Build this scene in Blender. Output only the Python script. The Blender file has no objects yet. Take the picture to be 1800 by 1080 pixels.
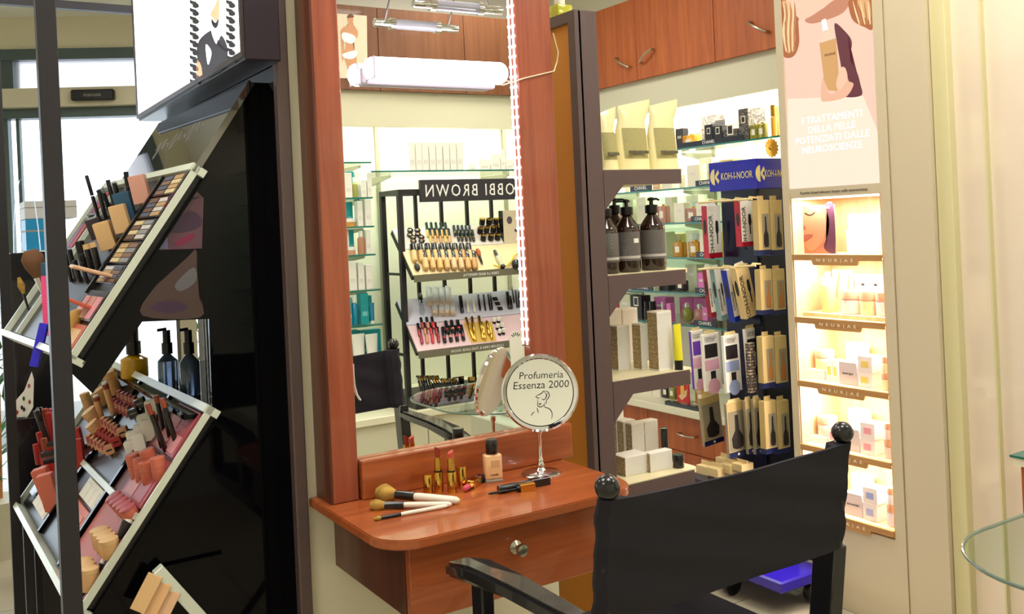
import bpy, bmesh, math, random
from mathutils import Vector as V, Matrix
random.seed(7)
SC = bpy.context.scene
COL = SC.collection

# ------------------------------------------------------------------ camera
F, YAW, ROLL, CY, H = 1674.0, math.radians(32.03), math.radians(2.61), 393.1, 1.35
FW = V((math.sin(YAW), math.cos(YAW), 0)); RT = V((math.cos(YAW), -math.sin(YAW), 0)); UP = V((0, 0, 1))
CR, SR = math.cos(ROLL), math.sin(ROLL)
EYE = V((0, 0, H))
cam = bpy.data.cameras.new('camera'); camo = bpy.data.objects.new('camera', cam); COL.objects.link(camo)
cr_, cu_ = RT * CR - UP * SR, RT * SR + UP * CR
camo.matrix_world = Matrix(((cr_.x, cu_.x, -FW.x, 0), (cr_.y, cu_.y, -FW.y, 0), (cr_.z, cu_.z, -FW.z, H), (0, 0, 0, 1)))
cam.sensor_width = 36; cam.lens = 36 * F / 1800; cam.shift_y = -(540 - CY) / 1800; cam.clip_start = 0.02
SC.camera = camo
# ------------------------------------------------------------------ world (overcast daylight outside) and view
w = bpy.data.worlds.new('world'); SC.world = w; w.use_nodes = True
w.node_tree.nodes['Background'].inputs[0].default_value = (0.93, 0.96, 1.0, 1)
w.node_tree.nodes['Background'].inputs[1].default_value = 3.2
SC.view_settings.view_transform = 'Standard'; SC.view_settings.look = 'None'
SC.view_settings.exposure = 0.2; SC.view_settings.gamma = 1.0; SC.view_settings.use_curve_mapping = False
# ceiling luminaires (area lamps just under the fluorescent panels built below)
CEIL = 2.75
PANELS = [(1.0, 0.75), (2.15, 1.35), (0.1, 1.7), (2.0, 3.3), (-0.6, 3.6), (1.2, 4.6), (2.45, 0.1), (-1.2, 0.8)]
for (x, y) in PANELS:
    l = bpy.data.lights.new('ceiling_panel_light', 'AREA'); l.shape = 'RECTANGLE'; l.size = 0.55; l.size_y = 0.55
    l.energy = 8; l.color = (1.0, 0.97, 0.915)
    o = bpy.data.objects.new('ceiling_panel_light', l); COL.objects.link(o); o.location = (x, y, CEIL - 0.03)

# ------------------------------------------------------------------ geometry of sight: pixel -> point on a real plane
def ray(px, py):
    U, W = px - 900, py - CY
    u = U * CR - W * SR; v = U * SR + W * CR
    return FW + RT * (u / F) - UP * (v / F)
def PA(px, py, ax, val):
    d = ray(px, py); t = (val - EYE[ax]) / d[ax]; return EYE + d * t
def PX(px, py, x): return PA(px, py, 0, x)
def PY(px, py, y): return PA(px, py, 1, y)
def PZ(px, py, z): return PA(px, py, 2, z)
def PP(px, py, p0, n):
    d = ray(px, py); t = (V(p0) - EYE).dot(n) / d.dot(n); return EYE + d * t
YM = 1.97                                              # plane of the vanity mirror
def refl(p): return V((p[0], 2 * YM - p[1], p[2]))
def PM(px, py, y): return refl(PY(px, py, 2 * YM - y))  # seen in the mirror, standing at real depth y
def sz(px, p): return px * (V(p) - EYE).dot(FW) / F     # pixels -> metres at p

# ------------------------------------------------------------------ materials
MATS = {}
def lin(c):
    return tuple(((x / 255) / 12.92 if x / 255 <= 0.04045 else ((x / 255 + 0.055) / 1.055) ** 2.4) for x in c)
def mat(name, rgb, rough=0.5, metal=0.0, emit=0.0, trans=0.0, ior=1.45, spec=0.5, coat=0.0, bump=0.0, bscale=200, ecol=None, alpha=1.0):
    if name in MATS: return MATS[name]
    m = bpy.data.materials.new(name); m.use_nodes = True
    b = m.node_tree.nodes['Principled BSDF']; c = lin(rgb) + (1,)
    b.inputs['Base Color'].default_value = c; b.inputs['Roughness'].default_value = rough; b.inputs['Metallic'].default_value = metal
    b.inputs['IOR'].default_value = ior; b.inputs['Specular IOR Level'].default_value = spec
    b.inputs['Transmission Weight'].default_value = trans; b.inputs['Coat Weight'].default_value = coat; b.inputs['Alpha'].default_value = alpha
    if emit:
        b.inputs['Emission Color'].default_value = (lin(ecol) + (1,)) if ecol else c; b.inputs['Emission Strength'].default_value = emit
    if bump:
        nt = m.node_tree; n = nt.nodes.new('ShaderNodeTexNoise'); n.inputs['Scale'].default_value = bscale; n.inputs['Detail'].default_value = 4
        tc = nt.nodes.new('ShaderNodeTexCoord'); nt.links.new(tc.outputs['Object'], n.inputs['Vector'])
        bp = nt.nodes.new('ShaderNodeBump'); bp.inputs['Strength'].default_value = bump; bp.inputs['Distance'].default_value = 0.002
        nt.links.new(n.outputs['Fac'], bp.inputs['Height']); nt.links.new(bp.outputs['Normal'], b.inputs['Normal'])
    MATS[name] = m; return m
def wood(name, c1, c2, axis=2, scale=9.0, stretch=14, rough=0.35, coat=0.25):
    if name in MATS: return MATS[name]
    m = mat(name, c1, rough, coat=coat); nt = m.node_tree; b = nt.nodes['Principled BSDF']
    tc = nt.nodes.new('ShaderNodeTexCoord'); mp = nt.nodes.new('ShaderNodeMapping')
    s = [stretch, stretch, stretch]; s[axis] = 0.8
    mp.inputs['Scale'].default_value = s
    n = nt.nodes.new('ShaderNodeTexNoise'); n.inputs['Scale'].default_value = scale * 0.3; n.inputs['Detail'].default_value = 7; n.inputs['Roughness'].default_value = 0.62; n.inputs['Distortion'].default_value = 0.6
    r = nt.nodes.new('ShaderNodeValToRGB'); r.color_ramp.elements[0].position = 0.3; r.color_ramp.elements[1].position = 0.72
    r.color_ramp.elements[0].color = lin(c2) + (1,); r.color_ramp.elements[1].color = lin(c1) + (1,)
    nt.links.new(tc.outputs['Object'], mp.inputs['Vector']); nt.links.new(mp.outputs['Vector'], n.inputs['Vector'])
    nt.links.new(n.outputs['Fac'], r.inputs['Fac']); nt.links.new(r.outputs['Color'], b.inputs['Base Color'])
    return m
def thin_glass(name, tint, refl_w=1.0, rough=0.0):
    if name in MATS: return MATS[name]
    m = bpy.data.materials.new(name); m.use_nodes = True; nt = m.node_tree; nt.nodes.clear()
    o = nt.nodes.new('ShaderNodeOutputMaterial'); t = nt.nodes.new('ShaderNodeBsdfTransparent'); g = nt.nodes.new('ShaderNodeBsdfGlossy')
    t.inputs[0].default_value = lin(tint) + (1,); g.inputs['Roughness'].default_value = rough
    fr = nt.nodes.new('ShaderNodeFresnel'); fr.inputs[0].default_value = 1.45
    ml = nt.nodes.new('ShaderNodeMath'); ml.operation = 'MULTIPLY'; ml.inputs[1].default_value = refl_w
    geo = nt.nodes.new('ShaderNodeNewGeometry'); inv = nt.nodes.new('ShaderNodeMath'); inv.operation = 'SUBTRACT'; inv.inputs[0].default_value = 1.0; nt.links.new(geo.outputs['Backfacing'], inv.inputs[1])
    m2 = nt.nodes.new('ShaderNodeMath'); m2.operation = 'MULTIPLY'
    mx = nt.nodes.new('ShaderNodeMixShader'); nt.links.new(fr.outputs[0], ml.inputs[0]); nt.links.new(ml.outputs[0], m2.inputs[0]); nt.links.new(inv.outputs[0], m2.inputs[1]); nt.links.new(m2.outputs[0], mx.inputs[0])
    nt.links.new(t.outputs[0], mx.inputs[1]); nt.links.new(g.outputs[0], mx.inputs[2]); nt.links.new(mx.outputs[0], o.inputs[0])
    MATS[name] = m; return m
CREAM = mat('cream_paint', (216, 210, 184), 0.7, bump=0.1, bscale=300)
CREAM2 = mat('pale_valance_laminate', (212, 208, 182), 0.55)
WALLW = mat('warm_white_wall', (240, 237, 222), 0.6)
CHERRY = wood('cherry_wood_upright', (168, 92, 62), (132, 62, 42), 2)
CHERRYX = wood('cherry_wood_lengthwise', (176, 94, 48), (138, 66, 32), 0, rough=0.3, coat=0.4)
CAB = wood('cabinet_cherry_veneer', (192, 104, 48), (156, 76, 32), 2, rough=0.5, coat=0.0)
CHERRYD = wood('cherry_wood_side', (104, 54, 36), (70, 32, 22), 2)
OAK = wood('light_oak_veneer', (226, 192, 150), (206, 168, 122), 2, rough=0.5, coat=0)
OAKL = wood('oak_lip_veneer', (194, 146, 90), (166, 118, 66), 1, rough=0.5, coat=0)
BROWN = mat('brown_powder_coat', (92, 74, 74), 0.5, bump=0.15, bscale=900)
GOLDB = mat('ochre_brown_panel', (206, 136, 34), 0.45)
TAUPE = mat('taupe_laminate', (204, 190, 162), 0.55, bump=0.08, bscale=500)
BGLOSS = mat('black_gloss_acrylic', (6, 5, 8), 0.04, spec=0.5, ior=1.25)
BMETAL = mat('black_metal', (34, 31, 36), 0.42, bump=0.05, bscale=900)
BLACK = mat('black_plastic', (14, 13, 15), 0.3)
BSAT = mat('black_satin_lacquer', (22, 20, 24), 0.22, coat=0.3)
CANVAS = mat('black_canvas', (31, 28, 37), 0.9, bump=0.35, bscale=900)
WACR = mat('white_acrylic_edge', (214, 220, 204), 0.25)
CHROME = mat('chrome', (225, 225, 228), 0.06, 1.0)
NICKEL = mat('brushed_nickel', (196, 190, 172), 0.25, 1.0)
STEEL = mat('grey_steel', (120, 118, 118), 0.35, 0.9)
GOLD = mat('polished_gold', (214, 168, 78), 0.14, 1.0)
MIRROR = mat('mirror_silver', (250, 252, 248), 0.0, 1.0)
GLASS = thin_glass('clear_glass', (236, 246, 242)); GLASSE = mat('green_glass_edge', (38, 128, 116), 0.1, trans=0.3)
PANE = thin_glass('window_glass', (240, 246, 250)); ACR = thin_glass('clear_acrylic', (240, 244, 246), 1.0)
WHITE = mat('white_carton', (240, 236, 228), 0.55); PAPER = mat('off_white_print', (246, 242, 234), 0.6)
INK = mat('black_ink', (24, 22, 24), 0.6); LET = mat('white_lettering', (245, 245, 242), 0.5); GREYP = mat('grey_print', (150, 146, 140), 0.6)
GLOW = mat('led_white', (255, 252, 255), 0.5, emit=9, ecol=(255, 246, 255)); GLOWW = mat('led_warm', (255, 246, 226), 0.5, emit=13, ecol=(255, 238, 208))

# ------------------------------------------------------------------ mesh helpers
def M_from(p, x, y, z):
    return Matrix(((x[0], y[0], z[0], p[0]), (x[1], y[1], z[1], p[1]), (x[2], y[2], z[2], p[2]), (0, 0, 0, 1)))
def frame(p, up=(0, 0, 1), front=(0, -1, 0)):
    """matrix at p: local z along up, local -y turned to front"""
    z = V(up).normalized(); y = -(V(front)); y = (y - z * y.dot(z)).normalized(); x = y.cross(z)
    return M_from(p, x, y, z)
class B:
    def __init__(s): s.bm = bmesh.new()
    def _t(s, vs, M):
        if M is not None: bmesh.ops.transform(s.bm, matrix=M, verts=vs)
    def box(s, x0, x1, y0, y1, z0, z1, bev=0, M=None, seg=1):
        r = bmesh.ops.create_cube(s.bm, size=1); vs = r['verts']
        bmesh.ops.transform(s.bm, matrix=Matrix.Translation(((x0 + x1) / 2, (y0 + y1) / 2, (z0 + z1) / 2)) @ Matrix.Diagonal((abs(x1 - x0), abs(y1 - y0), abs(z1 - z0), 1)), verts=vs)
        if bev:
            es = list({e for v in vs for e in v.link_edges})
            r = bmesh.ops.bevel(s.bm, geom=es, offset=bev, segments=seg, profile=0.5, affect='EDGES'); vs = list({v for f in r['faces'] for v in f.verts} | {v for v in vs if v.is_valid})
        s._t(vs, M); return s
    def lathe(s, prof, n=16, M=None):
        vs = []; rings = []
        for (r, z) in prof:
            if r <= 1e-6: rings.append([s.bm.verts.new((0, 0, z))])
            else: rings.append([s.bm.verts.new((r * math.cos(2 * math.pi * i / n), r * math.sin(2 * math.pi * i / n), z)) for i in range(n)])
            vs += rings[-1]
        for a, b in zip(rings, rings[1:]):
            for i in range(n):
                j = (i + 1) % n
                if len(a) == 1 and len(b) == 1: continue
                if len(a) == 1: s.bm.faces.new((a[0], b[j], b[i])) if False else s.bm.faces.new((a[0], b[i], b[j])[::-1])
                elif len(b) == 1: s.bm.faces.new((a[i], a[j], b[0]))
                else: s.bm.faces.new((a[i], a[j], b[j], b[i]))
        for ring, rev in ((rings[0], True), (rings[-1], False)):
            if len(ring) > 2: s.bm.faces.new(ring[::-1] if rev else ring)
        s._t(vs, M); return s
    def prism(s, pts, d0, d1, M=None):
        """polygon given in local x,z extruded along y from d0 to d1"""
        a = [s.bm.verts.new((p[0], d0, p[1])) for p in pts]; b = [s.bm.verts.new((p[0], d1, p[1])) for p in pts]
        s.bm.faces.new(a); s.bm.faces.new(b[::-1]); n = len(pts)
        for i in range(n): s.bm.faces.new((a[i], b[i], b[(i + 1) % n], a[(i + 1) % n]))
        s._t(a + b, M); return s
    def tube(s, pts, r, n=8, cap=True):
        pts = [V(p) for p in pts]; rs = r if isinstance(r, (list, tuple)) else [r] * len(pts); rings = []
        ref = None
        for i, p in enumerate(pts):
            t = (pts[min(i + 1, len(pts) - 1)] - pts[max(i - 1, 0)]).normalized()
            if ref is None: ref = V((0, 0, 1)) if abs(t.z) < 0.9 else V((1, 0, 0))
            x = (ref - t * ref.dot(t)).normalized(); y = t.cross(x); ref = x
            rings.append([s.bm.verts.new(p + (x * math.cos(2 * math.pi * k / n) + y * math.sin(2 * math.pi * k / n)) * rs[i]) for k in range(n)])
        for a, b in zip(rings, rings[1:]):
            for k in range(n): s.bm.faces.new((a[k], a[(k + 1) % n], b[(k + 1) % n], b[k]))
        if cap: s.bm.faces.new(rings[0][::-1]); s.bm.faces.new(rings[-1])
        return s
    def ball(s, r, c=(0, 0, 0), n=16, sc=(1, 1, 1)):
        q = bmesh.ops.create_uvsphere(s.bm, u_segments=n, v_segments=max(6, n // 2), radius=r)
        bmesh.ops.transform(s.bm, matrix=Matrix.Translation(c) @ Matrix.Diagonal((sc[0], sc[1], sc[2], 1)), verts=q['verts']); return s
    def grid(s, rows):
        vv = [[s.bm.verts.new(p) for p in r] for r in rows]
        for a, b in zip(vv, vv[1:]):
            for i in range(len(a) - 1): s.bm.faces.new((a[i], a[i + 1], b[i + 1], b[i]))
        return s
    def quad(s, *p): s.bm.faces.new([s.bm.verts.new(q) for q in p]); return s
    def mesh(s, smooth=False):
        bmesh.ops.recalc_face_normals(s.bm, faces=s.bm.faces)
        me = bpy.data.meshes.new('mesh'); s.bm.to_mesh(me); s.bm.free()
        if smooth:
            me.polygons.foreach_set('use_smooth', [True] * len(me.polygons))
            me.set_sharp_from_angle(angle=math.radians(40))
        me.materials.append(None); return me
CACHE = {}
def cached(key, fn):
    if key not in CACHE: CACHE[key] = fn()
    return CACHE[key]
def q4(x): return round(x, 4)
def mbox(w, d, h, bev=0.0):
    w, d, h = q4(w), q4(d), q4(h)
    return cached(('box', w, d, h, bev), lambda: B().box(-w / 2, w / 2, -d / 2, d / 2, 0, h, bev).mesh())
def mlathe(prof, n=14):
    prof = tuple((q4(a), q4(b)) for a, b in prof)
    return cached(('lathe', prof, n), lambda: B().lathe(prof, n).mesh(True))
def mcyl(r, h, n=14, r2=None):
    r2 = r if r2 is None else r2
    return mlathe(((r, 0), (r2, h)), n)

# ------------------------------------------------------------------ objects
ROOTM = {}
def props(o, label, cat, group=None):
    o['label'] = label; o['category'] = cat
    if group: o['group'] = group
def thing(name, label, cat, M=None, group=None):
    o = bpy.data.objects.new(name, None); COL.objects.link(o); o.empty_display_size = 0.02
    if M is None: M = Matrix.Identity(4)
    if not isinstance(M, Matrix): M = Matrix.Translation(M)
    o.matrix_world = M; ROOTM[o.name] = M.copy(); props(o, label, cat, group); return o
def part(name, me, m, parent=None, M=None, world=False, label=None):
    if isinstance(me, B): me = me.mesh()
    o = bpy.data.objects.new(name, me); COL.objects.link(o)
    if me.name == 'mesh' or me.name.startswith('mesh.'): me.name = name
    o.material_slots[0].link = 'OBJECT'; o.material_slots[0].material = m
    if M is not None: o.matrix_basis = M
    if parent is not None:
        o.parent = parent
        if world and parent.name in ROOTM: o.matrix_parent_inverse = ROOTM[parent.name].inverted()
    if label: o['label'] = label
    ROOTM[o.name] = (ROOTM[parent.name] if (parent is not None and not world and parent.name in ROOTM) else Matrix.Identity(4)) @ (M if M is not None else Matrix.Identity(4))
    return o
def single(name, label, cat, me, m, M=None, group=None):
    o = part(name, me, m, None, M); props(o, label, cat, group); return o
def struct(name, me, m, parent=None):
    o = part(name, me, m, parent, world=True)
    if parent is None: o['kind'] = 'structure'
    return o
def text_mesh(s, size, ext=0.0004, spacing=1.0, align='CENTER', shear=0):
    def mk():
        cu = bpy.data.curves.new('lettering', 'FONT'); cu.body = s; cu.size = size; cu.extrude = ext; cu.align_x = align; cu.align_y = 'CENTER'
        cu.resolution_u = 2; cu.space_character = spacing; cu.shear = shear
        ob = bpy.data.objects.new('lettering', cu); COL.objects.link(ob)
        dg = bpy.context.evaluated_depsgraph_get(); me = bpy.data.meshes.new_from_object(ob.evaluated_get(dg))
        bpy.data.objects.remove(ob); bpy.data.curves.remove(cu)
        me.materials.clear(); me.materials.append(None); return me
    return cached(('txt', s, q4(size), ext, spacing, align, shear), mk)
TXT = M_from((0, 0, 0), (1, 0, 0), (0, 0, 1), (0, -1, 0))   # text standing upright, facing local -y
def smooth_loop(pts, k=4):
    out = []; n = len(pts)
    for i in range(n):
        p0, p1, p2, p3 = (V(pts[(i + j - 1) % n]) for j in range(4))
        for s in range(k):
            t = s / k
            out.append(0.5 * ((2 * p1) + (p2 - p0) * t + (2 * p0 - 5 * p1 + 4 * p2 - p3) * t * t + (3 * p1 - p0 - 3 * p2 + p3) * t ** 3))
    return out
def flat(fn, pts, n, off, smooth=True):
    """flat printed shape on a plane: fn maps a photograph point to the plane, n the plane's outward normal"""
    q = [fn(*p) for p in pts]
    if smooth: q = smooth_loop(q)
    q = [p + V(n) * off for p in q]
    b = B(); b.bm.faces.new([b.bm.verts.new(p) for p in q]); bmesh.ops.triangulate(b.bm, faces=b.bm.faces); return b
ORD = ['first', 'second', 'third', 'fourth', 'fifth', 'sixth', 'seventh', 'eighth', 'ninth', 'tenth', 'eleventh', 'twelfth', 'thirteenth', 'fourteenth', 'fifteenth', 'sixteenth', 'seventeenth', 'eighteenth', 'nineteenth', 'twentieth']
def fit(me, w, h=None):
    xs = [v.co.x for v in me.vertices]; ysv = [v.co.y for v in me.vertices]
    sx = w / (max(xs) - min(xs)); sy = (h / (max(ysv) - min(ysv))) if h else sx
    return Matrix.Diagonal((sx, sy, 1, 1)) @ Matrix.Translation((-(max(xs) + min(xs)) / 2, -(max(ysv) + min(ysv)) / 2, 0))
# ================================================================== ROOM SHELL
XW, YB, XL = 3.40, -0.78, -2.2
GROUT = mat('tile_grout', (150, 146, 138), 0.8); TILE = mat('glazed_floor_tile', (178, 168, 146), 0.25)
floor = struct('floor', B().box(XL - 0.1, XW + 0.1, YB - 0.1, 9.0, -0.12, -0.012), GROUT)
tm = mbox(0.396, 0.396, 0.012, 0.0)
for i in range(14):
    for j in range(20):
        part('tile', tm, TILE, floor, Matrix.Translation((XL + 0.2 + i * 0.4, YB + 0.2 + j * 0.4, -0.012)))
ceil_ = struct('ceiling', B().box(XL - 0.1, XW + 0.1, YB - 0.1, 9.0, CEIL, CEIL + 0.1), mat('ceiling_paint', (232, 232, 222), 0.8))
for (x, y) in PANELS:
    t = thing('ceiling_light', 'square fluorescent ceiling light panel at %s of the shop' % ('the far end' if y > 3 else 'the mirror side' if y > 1 else 'the counter side') + (' right' if x > 1.5 else ' middle' if x > 0 else ' left'), 'light', (x, y, CEIL - 0.025), 'ceiling light panels')
    part('housing', B().box(-0.31, 0.31, -0.31, -0.29, 0, 0.024).box(-0.31, 0.31, 0.29, 0.31, 0, 0.024).box(-0.31, -0.29, -0.29, 0.29, 0, 0.024).box(0.29, 0.31, -0.29, 0.29, 0, 0.024), WHITE, t)
    part('diffuser', B().box(-0.29, 0.29, -0.29, 0.29, 0.012, 0.02), mat('fluorescent_diffuser', (255, 250, 238), 0.5, emit=6), t)
struct('wall_right', B().box(XW, XW + 0.1, YB - 0.1, 5.3, 0, CEIL), WALLW)
struct('wall_back', B().box(XL - 0.1, XW + 0.1, YB - 0.1, YB, 0, CEIL), WALLW)
struct('wall_left', B().box(XL - 0.1, XL, YB - 0.1, 7.85, 0, CEIL), CREAM)
struct('wall_centre', B().box(0.714, 1.375, 2.05, 3.1, 0, CEIL), CREAM)

# storefront, set at an angle across the far end
SD = V((0.913, -0.407, 0)).normalized(); SN = V((0.407, 0.913, 0)).normalized(); S0 = V((0.79, 6.47, 0))
MS = M_from(S0, SD, SN, UP)
def PS(px, py):
    p = PP(px, py, S0, SN); return (p - S0).dot(SD), p.z
def sbox(b, s0, s1, z0, z1, d0=-0.04, d1=0.04): return b.box(s0, s1, d0, d1, z0, z1, M=MS)
FRM = mat('slate_aluminium', (78, 92, 92), 0.4, 0.2); BEAM = mat('beige_door_beam', (196, 190, 166), 0.5)
zA, zB, zC, zD, zE = (PS(150, y)[1] for y in (88, 107, 158, 190, 207))
sL, sM0, sM1 = -3.3, PS(6, 130)[0], PS(29, 130)[0]; sR = 1.15
wf = struct('wall_front', sbox(sbox(B(), sL, 2.95, zA, CEIL), sR, 2.95, 0, zA), CREAM)
win = struct('window_1', sbox(sbox(sbox(sbox(sbox(B(), sL, sR, zB, zA, -0.07, 0.07), sM0, sM1, zC, zB, -0.06, 0.06), sL, sR, zE, zE + (zD - zE), -0.05, 0.06), sL, sL + 0.08, 0, zA), sR - 0.08, sR, 0, zA), FRM)
part('door_beam', sbox(B(), sL, sR, zD, zC, -0.12, 0.05), BEAM, win, world=True)
part('transom_pane', sbox(B(), sM1, sR - 0.08, zC, zB, -0.004, 0.004), mat('frosted_transom_film', (236, 238, 250), 0.4, trans=0.9), win, world=True)
part('transom_pane', sbox(B(), sL + 0.08, sM0, zC, zB, -0.004, 0.004), MATS['frosted_transom_film'], win, world=True)
dr = struct('door_1', sbox(sbox(sbox(B(), PS(4, 400)[0], PS(25, 400)[0], 0, zE, -0.03, 0.03), PS(38, 400)[0], PS(44, 400)[0], 0.1, zE, -0.02, 0.02), PS(4, 400)[0], sR - 0.08, 0, 0.1, -0.03, 0.03), FRM)
part('glass_pane', sbox(B(), PS(25, 400)[0], sR - 0.08, 0.1, zE, -0.003, 0.003), PANE, dr, world=True)
part('glass_pane', sbox(B(), sL + 0.08, PS(4, 400)[0], 0.0, zE, -0.003, 0.003), PANE, dr, world=True)
so, zo = PS(176, 173)
t = thing('door_sensor', 'small black sensor box on the beige beam above the glass entrance', 'sensor', MS @ Matrix.Translation((so, -0.12, zo)))
part('housing', B().box(-0.125, 0.125, -0.05, 0, -0.033, 0.033, 0.008), BLACK, t)
part('lettering', text_mesh('manusa', 0.034), GREYP, t, Matrix.Translation((0, -0.051, 0)) @ TXT)
# the pavement outside
struct('pavement_outside', B().box(-6, 8, 0.06, 12, -0.13, -0.02, M=MS), mat('pale_paving', (206, 206, 204), 0.8))

# ================================================================== WALL UNITS (perfume wall on the right, display wall behind)
XF, YFS = 3.05, -0.26
GREYS = mat('slotted_steel', (170, 168, 150), 0.4, 0.6)
def handle(parent, M, w=0.11):
    pts = [(-w / 2, 0, 0), (-w / 2, -0.022, 0), (-w / 4, -0.032, 0), (0, -0.035, 0), (w / 4, -0.032, 0), (w / 2, -0.022, 0), (w / 2, 0, 0)]
    return part('handle', cached(('handle', w), lambda: B().tube(pts, [0.007, 0.006, 0.005, 0.005, 0.005, 0.006, 0.007], 8).mesh(True)), NICKEL, parent, M)
# --- perfume wall: overhead cupboard along Y, faces -X
zc0 = 2.035; zc1 = PX(1080, 9, XF).z
oc = thing('overhead_cupboard', 'long cherry veneer overhead cupboard above the perfume shelves', 'cupboard', (XF, 2.7, zc0))
part('carcass', B().box(XF + 0.02, XW, 2.36, 4.6, zc0, zc1), CAB, oc, world=True)
dy = [2.36, PX(1255, 60, XF).y, PX(1117, 60, XF).y, 4.6]
doors = []
for a, b in zip(dy, dy[1:]):
    doors.append(part('door', B().box(XF, XF + 0.02, a + 0.0015, b - 0.0015, zc0 - 0.004, zc1, 0.001), CAB, oc, world=True))
FACE_X = Matrix(((0, 1, 0, 0), (-1, 0, 0, 0), (0, 0, 1, 0), (0, 0, 0, 1)))   # local -y turned to world -x
def at_x(p, roll=0.0): return Matrix.Translation(p) @ FACE_X @ Matrix.Rotation(roll, 4, 'Y')
for (p, q, d) in (((1087, 103), (1110, 118), doors[2]), ((1130, 110), (1150, 87), doors[1]), ((1322, 40), (1352, 56), doors[0])):
    a, b = PX(*p, XF), PX(*q, XF); dd = b - a
    ho = handle(None, at_x((a + b) / 2, math.atan2(dd.z, dd.y)), q4(dd.length))
    ho.parent = d; ho.matrix_parent_inverse = Matrix.Translation((XF, 2.7, zc0)).inverted() if False else Matrix.Identity(4)
struct('trim_1', B().box(XF + 0.03, XF + 0.05, 2.36, 4.6, PX(1275, 172.5, XF + 0.03).z, zc0), CREAM2)
struct('trim_2', B().box(XF + 0.1, XW, 2.36, 4.6, zc1 + 0.001, CEIL - 0.12), CREAM2)
ZG = [PX(1278, 250, XF).z, PX(1150, 334, XF).z, PX(1206, 391, XF).z, PX(1206, 453, XF).z, PX(1150, 512, XF).z, PX(1222, 573, XF).z]
sh_names = ['topmost', 'second', 'third', 'fourth', 'fifth', 'lowest']
for k, z in enumerate(ZG):
    t = thing('glass_shelf', 'green-edged glass shelf on the perfume wall, %s%s' % (sh_names[k], '' if k in (0, 5) else ' from the top'), 'shelf', (XF, 3.2, z), 'glass shelves of the perfume wall')
    part('pane', B().box(XF + 0.002, XW - 0.01, 2.37, 4.4, z - 0.008, z), GLASS, t, world=True)
    part('edge', B().box(XF, XF + 0.002, 2.37, 4.4, z - 0.008, z), GLASSE, t, world=True)
    for y in (2.62, 2.86, 3.5, 4.1):
        part('bracket', B().prism([(0, 0), (0.2, 0), (0.2, -0.012), (0.03, -0.045), (0, -0.045)], -0.004, 0.004, M_from((XW - 0.012, y, z - 0.009), (-1, 0, 0), (0, 1, 0), (0, 0, 1))), GREYS, t, world=True)
for y in (2.62, 2.86, 3.5, 4.1):
    b = B().box(XW - 0.012, XW, y - 0.008, y + 0.008, 0.5, 2.3)
    struct('trim_3', b, GREYS)
# warm strip light hidden behind the valance of each wall unit
def strip_light(loc, sx, sy, energy, rot=(0, 0, 0), col=(1, 0.93, 0.8)):
    l = bpy.data.lights.new('shelf_strip_light', 'AREA'); l.shape = 'RECTANGLE'; l.size = sx; l.size_y = sy; l.energy = energy; l.color = col
    o = bpy.data.objects.new('shelf_strip_light', l); COL.objects.link(o); o.location = loc; o.rotation_euler = rot
t = thing('strip_light', 'fluorescent strip light under the cupboard above the perfume shelves', 'light', (XF + 0.14, 3.4, 1.99))
part('housing', B().box(-0.03, 0.03, -1.0, 1.0, 0.012, 0.04), WHITE, t); part('tube', B().box(-0.02, 0.02, -1.0, 1.0, 0, 0.012), GLOWW, t)
strip_light((XF + 0.14, 3.4, 1.975), 0.06, 2.0, 34)
# base cupboards
CTOP = PX(1172, 725, XF - 0.06).z + 0.03
WTOP = mat('cream_worktop', (232, 226, 200), 0.35)
ct = thing('worktop', 'cream worktop under the perfume shelves', 'worktop', (XF, 3.4, CTOP - 0.035))
part('slab', B().box(XF - 0.06, XW, 2.36, 4.5, CTOP - 0.036, CTOP, 0.004), WTOP, ct, world=True)
zk = 0.1; ys = [2.36, PX(1140, 760, XF - 0.02).y - 0.62, PX(1140, 760, XF - 0.02).y, 4.5]
for k, (a, b) in enumerate(zip(ys, ys[1:])):
    t = thing('base_cupboard', ['cherry base cupboard beside the brush stand, nearest the skincare column', 'cherry base cupboard with bow handle between stand and tower shelves', 'cherry base cupboard mostly hidden behind the tower shelves'][k], 'cupboard', (XF, (a + b) / 2, 0), 'base cupboards of the perfume wall')
    part('carcass', B().box(XF, XW, a + 0.002, b - 0.002, 0, CTOP - 0.038), CAB, t, world=True)
    dz = PX(1208, 796, XF - 0.02).z
    d1 = part('drawer', B().box(XF - 0.02, XF, a + 0.002, b - 0.002, dz, CTOP - 0.04, 0.001), CAB, t, world=True)
    part('drawer', B().box(XF - 0.02, XF, a + 0.002, b - 0.002, 0.06, dz - 0.004, 0.001), CAB, t, world=True)
    ho = handle(None, at_x(((XF - 0.02), (PX(1211, 750, XF - 0.02).y if k == 1 else (a + b) / 2 + 0.1), (CTOP - 0.04 + dz) / 2)), 0.11); ho.parent = d1
# --- display wall behind the camera, seen in the vanity mirror, faces +Y
zb0, zb1 = PM(750, 161, YFS).z, PM(750, 21, YFS).z
xs = [1.35, PM(666, 100, YFS).x, PM(817, 100, YFS).x, XW]
ob_ = thing('overhead_cupboard', 'dark cherry overhead cupboard above the make-up display, seen in the mirror', 'cupboard', (2.3, YFS, zb0))
part('carcass', B().box(1.35, XW - 0.001, YB + 0.001, YFS - 0.02, zb0, zb1), CHERRYD, ob_, world=True)
for a, b in zip(xs, xs[1:]): part('door', B().box(a + 0.0015, b - 0.0015, YFS - 0.02, YFS, zb0 - 0.004, zb1, 0.001), wood('dark_cupboard_veneer', (126, 82, 54), (104, 62, 40), 2), ob_, world=True)
struct('trim_4', B().box(1.35, XW, YFS - 0.05, YFS - 0.03, PM(750, 224, YFS - 0.03).z, zb0), CREAM2)
t = thing('strip_light', 'fluorescent strip light under the cupboard above the make-up display', 'light', (2.3, YFS - 0.16, 1.98))
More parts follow.
